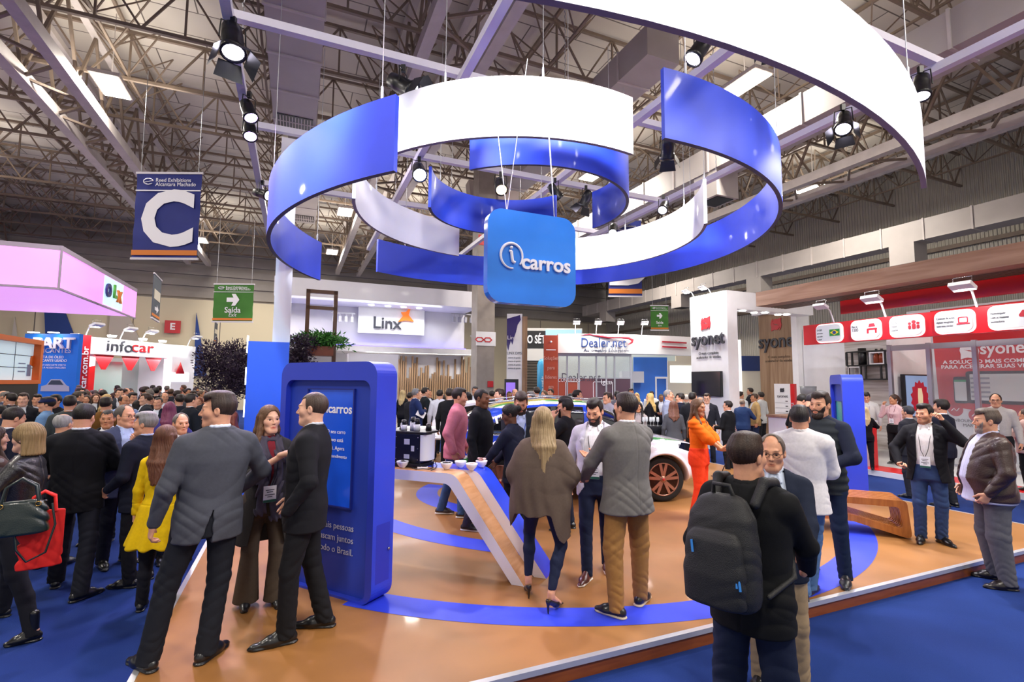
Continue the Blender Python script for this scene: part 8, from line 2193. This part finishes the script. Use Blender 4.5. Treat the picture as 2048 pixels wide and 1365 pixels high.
for sx in (-1, 1):
    S = Sdf(); T_ = lambda x, y, z: fg.P((x, y, z))
    S.chain([T_(sx*.10, -.17, 1.42), T_(sx*.118, -.09, 1.52), T_(sx*.125, .02, 1.505), T_(sx*.135, .125, 1.38), T_(sx*.16, .13, 1.18), T_(sx*.205, .02, 1.05), T_(sx*.16, -.19, 1.0)], [.024, .026, .026, .026, .016, .013, .013], k=.012)
    V, F = S.mesh(.007); link('shoulder_strap', arrmesh('shoulder_strap', V, F, [bkm]), bp)
m = MB(); m.tube([(-.08, -.23, 1.455), (-.07, -.25, 1.51), (.01, -.25, 1.51), (.02, -.23, 1.455)], .011, 7); m.build('grab_handle', bkm, bp)
zm = mat('zip_blue', '#2A7AC8', .4)
for x, y, z in ((.085, -.385, 1.13), (.10, -.384, 1.12), (-.12, -.40, 1.25)): m = MB(); m.tube([(x, y, z), (x+.012, y-.012, z-.055)], .006, 6); m.build('zip_pull', zm, bp)
# handbag and tote of the blonde woman
pb2 = ony(40, 1030, 3.72); t = thing('handbag', 'dark green leather handbag with gold rings hanging from the blonde woman\'s arm', 'handbag', (pb2[0], pb2[1], pb2[2]-.14), rad(35))
S = Sdf(); S.loft([(0, .165, .075, 0, 0, 0), (.12, .155, .06, 0, 0, 0), (.24, .13, .03, 0, 0, 0)], k=0, p=3.5, rnd=.02); S.disp(wrinkle(.004, 1.3, 2)); V, F = S.mesh(.006)
gm = mat('green_leather', '#10201E', .35, coat=.2, bump=(140, .2)); link('bag_body', arrmesh('bag_body', V, F, [gm]), t)
for sy in (-1, 1): m = MB(); m.tube([(-.1, sy*.035, .22), (-.08, sy*.03, .34), (0, sy*.01, .40), (.08, sy*.03, .34), (.1, sy*.035, .22)], .009, 7); m.build('handle', gm, t)
m = MB(); m.tube([(.17, 0, .2), (.2, -.03, .05), (.16, -.05, -.14), (.06, -.05, -.19), (.0, -.04, -.1), (-.02, -.03, .05), (-.14, 0, .2)], .008, 6); m.build('long_strap', gm, t)
m = MB()
for x in (-.1, .1): m.tube([(x+.016*math.cos(k), -.05, .215+.016*math.sin(k)) for k in np.linspace(0, 6.3, 11)], .003, 5)
m.build('gold_ring', mat('gold', '#C8A050', .25, metal=1), t)
pt_ = ony(84, 1062, 3.86); t = thing('tote_bag', 'bright red fabric tote bag behind the dark handbag', 'tote bag', (pt_[0], pt_[1], pt_[2]-.27), rad(40))
S = Sdf(); S.loft([(0, .12, .018, 0, 0, 0), (.2, .125, .022, 0, 0, 0), (.42, .125, .014, 0, 0, 0)], k=0, p=4, rnd=.008); S.disp(wrinkle(.003, .9, 5)); V, F = S.mesh(.007)
rt_ = mat('tote_red', '#D81A12', .75, noise=(30, .08)); link('bag_body', arrmesh('bag_body', V, F, [rt_]), t)
for sy in (-1, 1): m = MB(); m.tube([(-.07, sy*.02, .41), (-.06, sy*.02, .52), (.0, sy*.01, .56), (.06, sy*.02, .52), (.07, sy*.02, .41)], .012, 6); m.build('handle', rt_, t)
pq = ony(842, 828, 12.35); m = MB(); m.box((0, 0, 0), (.22, .01, .16), roty(.5)); tag(m.build('leaflet', mat('paper_white'), loc=pq, rz=.4), 'white leaflet in the hand of the man in royal navy suit', 'leaflet')
pk = ony(1950, 905, 8.6); t = thing('shopping_bag', 'pale pink bag with handles hanging behind the heavy man', 'bag', (pk[0], pk[1], .13), .3)
m = MB(); m.prism([(-.2, .45), (.2, .45), (.17, 0), (-.17, 0)][::-1], -.08, .08); m.build('bag_body', mat('bag_pink', '#E8B4AC', .6), t)
m = MB(); m.tube([(-.1, 0, .44), (-.08, 0, .72), (-.06, 0, .44)], .015, 5); m.tube([(.06, 0, .44), (.08, 0, .72), (.1, 0, .44)], .015, 5); m.build('handle', mat('bag_pink'), t)
# ---------------------------------------------------------------- the car
ef = azv(83); el_ = np.array([-ef[1], ef[0], 0]); fa = onz(1330, 1006)+el_*.95
cc = fa-ef*1.34; car = thing('car', 'white, blue, green and yellow wrapped compact crossover car with bronze wheels', 'car', (cc[0], cc[1], PF), math.atan2(ef[1], ef[0]))
def xloft(S, st, p, k, rnd):
    T = Sdf(); T.loft([(x, hw, (z1-z0)/2, 0, (z0+z1)/2, 0) for x, hw, z0, z1 in st], k=0, p=p, rnd=rnd); fn = T.ops[0][0]
    S._bb((st[0][0], -1, 0.1), (st[-1][0], 1, 1.72)); return S._op(lambda P: fn(np.stack([P[:, 1], P[:, 2], P[:, 0]], 1)), k, 'u')
def carsdf():
    S = Sdf()
    xloft(S, [(-2.2, .80, .42, .96), (-2.05, .90, .30, 1.05), (-1.3, .965, .24, 1.08), (0, .955, .22, 1.03), (.9, .96, .23, 1.05), (1.5, .95, .24, 1.01), (1.95, .89, .28, .93), (2.2, .74, .36, .82)], 4.2, 0, .05)
    xloft(S, [(-2.12, .60, .8, 1.12), (-1.8, .70, .8, 1.40), (-1.3, .73, .8, 1.57), (-.5, .735, .8, 1.645), (.15, .725, .8, 1.625), (.65, .71, .8, 1.43), (1.15, .69, .8, 1.08)], 3.4, .10, .03)
    for x in (-1.34, 1.34):
        for y in (-1, 1): S.cap((x, y*1.3, .36), (x, y*.66, .36), .405, k=.02, mode='s')
    return S
S = carsdf()
for x in (-1.34, 1.34): S.disp(lambda P, x=x: (-.018*np.exp(-((np.sqrt((P[:, 0]-x)**2+(P[:, 2]-.36)**2)-.43)/.03)**2)*(np.abs(P[:, 1]) > .8)).astype(f32))
V, F = S.mesh(.016)
C = np.ones((len(V), 4), f32); x, y, z = V[:, 0], V[:, 1], V[:, 2]
def paint(m_, c): C[m_, :3] = lin(c)[:3]
C[:, :3] = lin('#E9E6EE')[:3]
rear = x < -.35+.0*z
paint((x < .75-1.0*(z-1.05)) & (z > 1.02-.25*np.clip(-x-.6, 0, 1)), '#1E46C4'); paint((x < -.2-.9*(z-.4)) & (z > .35), '#1E46C4')
edge = (x+.9)**2*.5+(z-.98)**2
paint((x < -1.25) & (z < .55+.45*(x+2.3)) , '#2FA63C'); paint((np.abs(z-(.57+.45*(x+2.3))) < .02) & (x < -1.25), '#FFFFFF')
ay = np.abs(y); top_ = z > 1.535
paint((z > 1.50) & (ay > .50) & (ay < .585) & (x < .5), '#FFFFFF'); paint((z > 1.50) & (ay < .50) & (x < .5), '#2FA63C'); paint((z > 1.50) & (ay < .38) & (x < .45), '#F2D81C'); paint((z > 1.5) & (ay < .1) & (x < .3), '#FFFFFF')
paint((np.abs(z-(1.015-.075*(x-.95)**2)) < .022) & (x > .8) & (x < 1.85) & (ay > .6), '#2C9E48')
link('body', arrmesh('body', V, F, [mat('car_paint', '#FFFFFF', .2, attr='Col', coat=.9)], None, True, C), car)
def window(fn):
    S = carsdf(); S.disp(lambda P: np.full(len(P), -.006, f32)); S.cut(lambda P: fn(P[:, 0], np.abs(P[:, 1]), P[:, 2]).astype(f32)); S.clip(lo=np.array([-2.3, -1.1, .98]), hi=np.array([1.4, 1.1, 1.75])); return S.mesh(.014)
gls = mat('car_glass', '#14161C', .06, coat=1.0, spec=.8)
def side(x, a, z): return np.maximum.reduce([1.075+.015*x*0-z, z-(1.535-.09*(x+.3)**2), x-(.98-1.05*(z-1.07)), -1.62+.75*(z-1.07)*0-x+.0, (-1.62+1.0*(z-1.07))-x, .50-a, .035-np.abs(x-.10), .03-np.abs(x+.98)])
V, F = window(side); ys = V[F].mean(1)[:, 1] > 0
for q in (ys, ~ys): link('side_windows', arrmesh('side_windows', V, F[q], [gls]), car)
V, F = window(lambda x, a, z: np.maximum.reduce([1.10-z, (.30+.0*a)-x, a-(.60-.12*(z-1.1)), z-1.56])); link('windscreen', arrmesh('windscreen', V, F, [gls]), car)
V, F = window(lambda x, a, z: np.maximum.reduce([1.12-z, x+1.66, a-.56, z-1.47])); link('rear_window', arrmesh('rear_window', V, F, [gls]), car)
tyre = mat('tyre_rubber', '#131315', .75); bronze = mat('bronze_rim', '#A87A66', .3, metal=.7); rimd = mat('rim_dark', '#222024', .4, metal=.5)
wp = None
for x, s in ((1.34, -1), (-1.34, -1), (1.34, 1), (-1.34, 1)):
    w_ = thing('wheel', None, None, (x, s*.80, .36)) if wp is None else None
    R90 = rotx(pi/2)
    if wp is None:
        w_.parent = car
        m = MB(); m.lathe([(.255, -.10), (.33, -.115), (.355, -.09), (.36, 0), (.355, .09), (.33, .115), (.255, .10)], n=48, R=R90); T1 = m.build('tyre', tyre, w_)
        m = MB(); m.lathe([(.05, .05), (.2, .02), (.245, .075), (.262, .105), (.268, .10), (.258, .0), (.2, -.05)], n=48, R=R90); m.build('rim', rimd, w_)
        m = MB()
        for k in range(5):
            for dq in (-.13, .13):
                a = k*2*pi/5+pi/2; a2 = a+dq*1.6; c0_ = np.array([.05*math.cos(a+dq), .05*math.sin(a+dq)]); c1_ = np.array([.255*math.cos(a2), .255*math.sin(a2)])
                m.bar((c0_[0], -.095, c0_[1]), (c1_[0], -.105, c1_[1]), .046, .02, (0, 1, 0))
        m.lathe([(0, .115), (.05, .11), (.06, .09), (.06, .05)], n=20, R=R90); m.lathe([(.243, .09), (.25, .108), (.262, .112), (.268, .1)], n=48, R=R90); m.build('spokes', bronze, w_)
        m = MB(); m.lathe([(0, .118), (.02, .117), (.022, .112)], n=14, R=R90); m.build('hub_cap', redl, w_)
        wp = w_
    else:
        c = copy_tree(wp, car); c.location = (x, s*.80, .36); c.rotation_euler = (0, 0, pi if s > 0 else 0)
for s in (-1, 1):
    S = Sdf(); S.ell((.72, s*1.03, 1.13), (.075, .12, .075), k=0); S.cap((.72, s*.9, 1.08), (.72, s*1.0, 1.1), .03); V, F = S.mesh(.012); link('wing_mirror', arrmesh('wing_mirror', V, F, [mat('mirror_blue', '#1E4CD0', .25, coat=.6)]), car)
    m = MB(); m.prism([(1.62, .86), (1.66, .95), (2.0, .90), (2.1, .80), (1.95, .76)][::-1], s*.865-.03, s*.865+.03); m.build('headlight', gls, car)
    m = MB(); m.tube([(-1.5, s*.62, 1.585), (-.6, s*.64, 1.69), (.2, s*.63, 1.655)], .012, 6); m.build('roof_rail', chrome, car)
    m = MB(); m.tube([(-1.6, s*.80, 1.085), (-.6, s*.90, 1.055), (.3, s*.90, 1.06), (1.0, s*.83, 1.08)], .009, 6); m.build('window_trim', chrome, car)
    for x in (-.15, -1.1): m = MB(); m.box((x, s*.965, .93), (.2, .02, .03)); m.build('door_handle', chrome, car)
m = MB(); m.prism([(-2.02, 1.50), (-1.5, 1.585), (-1.5, 1.62), (-2.02, 1.545)], -.60, .60); m.build('roof_spoiler', mat('spoiler_white', '#E4E4EC', .25, coat=.6), car)
m = MB(); m.prism([(.95, 1.045), (1.3, 1.055), (1.15, 1.075)], -.45, -.2); m.build('bonnet_vent', black, car)
text('carros', .26, wl, car, (-1.42, -.80, 1.335), rot=(rad(68), rad(-14), 0), ext=.006, bold=.02)
m = MB(); m.tube([(-1.86+.1*math.cos(k), -.765, 1.27+.12*math.sin(k)) for k in np.linspace(.2, 5.8, 18)], .014, 6); m.build('circle_mark', wl, car)
m = MB(); m.tube([(-1.0+.19*math.cos(k), -.975, .78+.2*math.sin(k)) for k in np.linspace(.2, 5.9, 24)], .02, 6); m.tube([(-1.02, -.975, .84), (-1.01, -.975, .68), (-.93, -.975, .64)], .03, 6); m.lathe([(0, -.03), (.035, 0), (0, .03)], (-1.03, -.975, .93), 10); m.build('circle_letter', wl, car)
# ---------------------------------------------------------------- world and view
w = bpy.data.worlds.new('world'); SC.world = w; w.use_nodes = True
w.node_tree.nodes['Background'].inputs[0].default_value = (1.0, .95, .92, 1); w.node_tree.nodes['Background'].inputs[1].default_value = .72
SC.view_settings.view_transform = 'Standard'; SC.view_settings.look = 'None'; SC.view_settings.gamma = 1; SC.view_settings.exposure = .0
SC.cycles.use_denoising = True
SC.cycles.max_bounces = 6; SC.cycles.diffuse_bounces = 3; SC.cycles.glossy_bounces = 3; SC.cycles.transmission_bounces = 4; SC.cycles.transparent_max_bounces = 6
SC.cycles.sample_clamp_indirect = 4; SC.cycles.caustics_reflective = False; SC.cycles.caustics_refractive = False
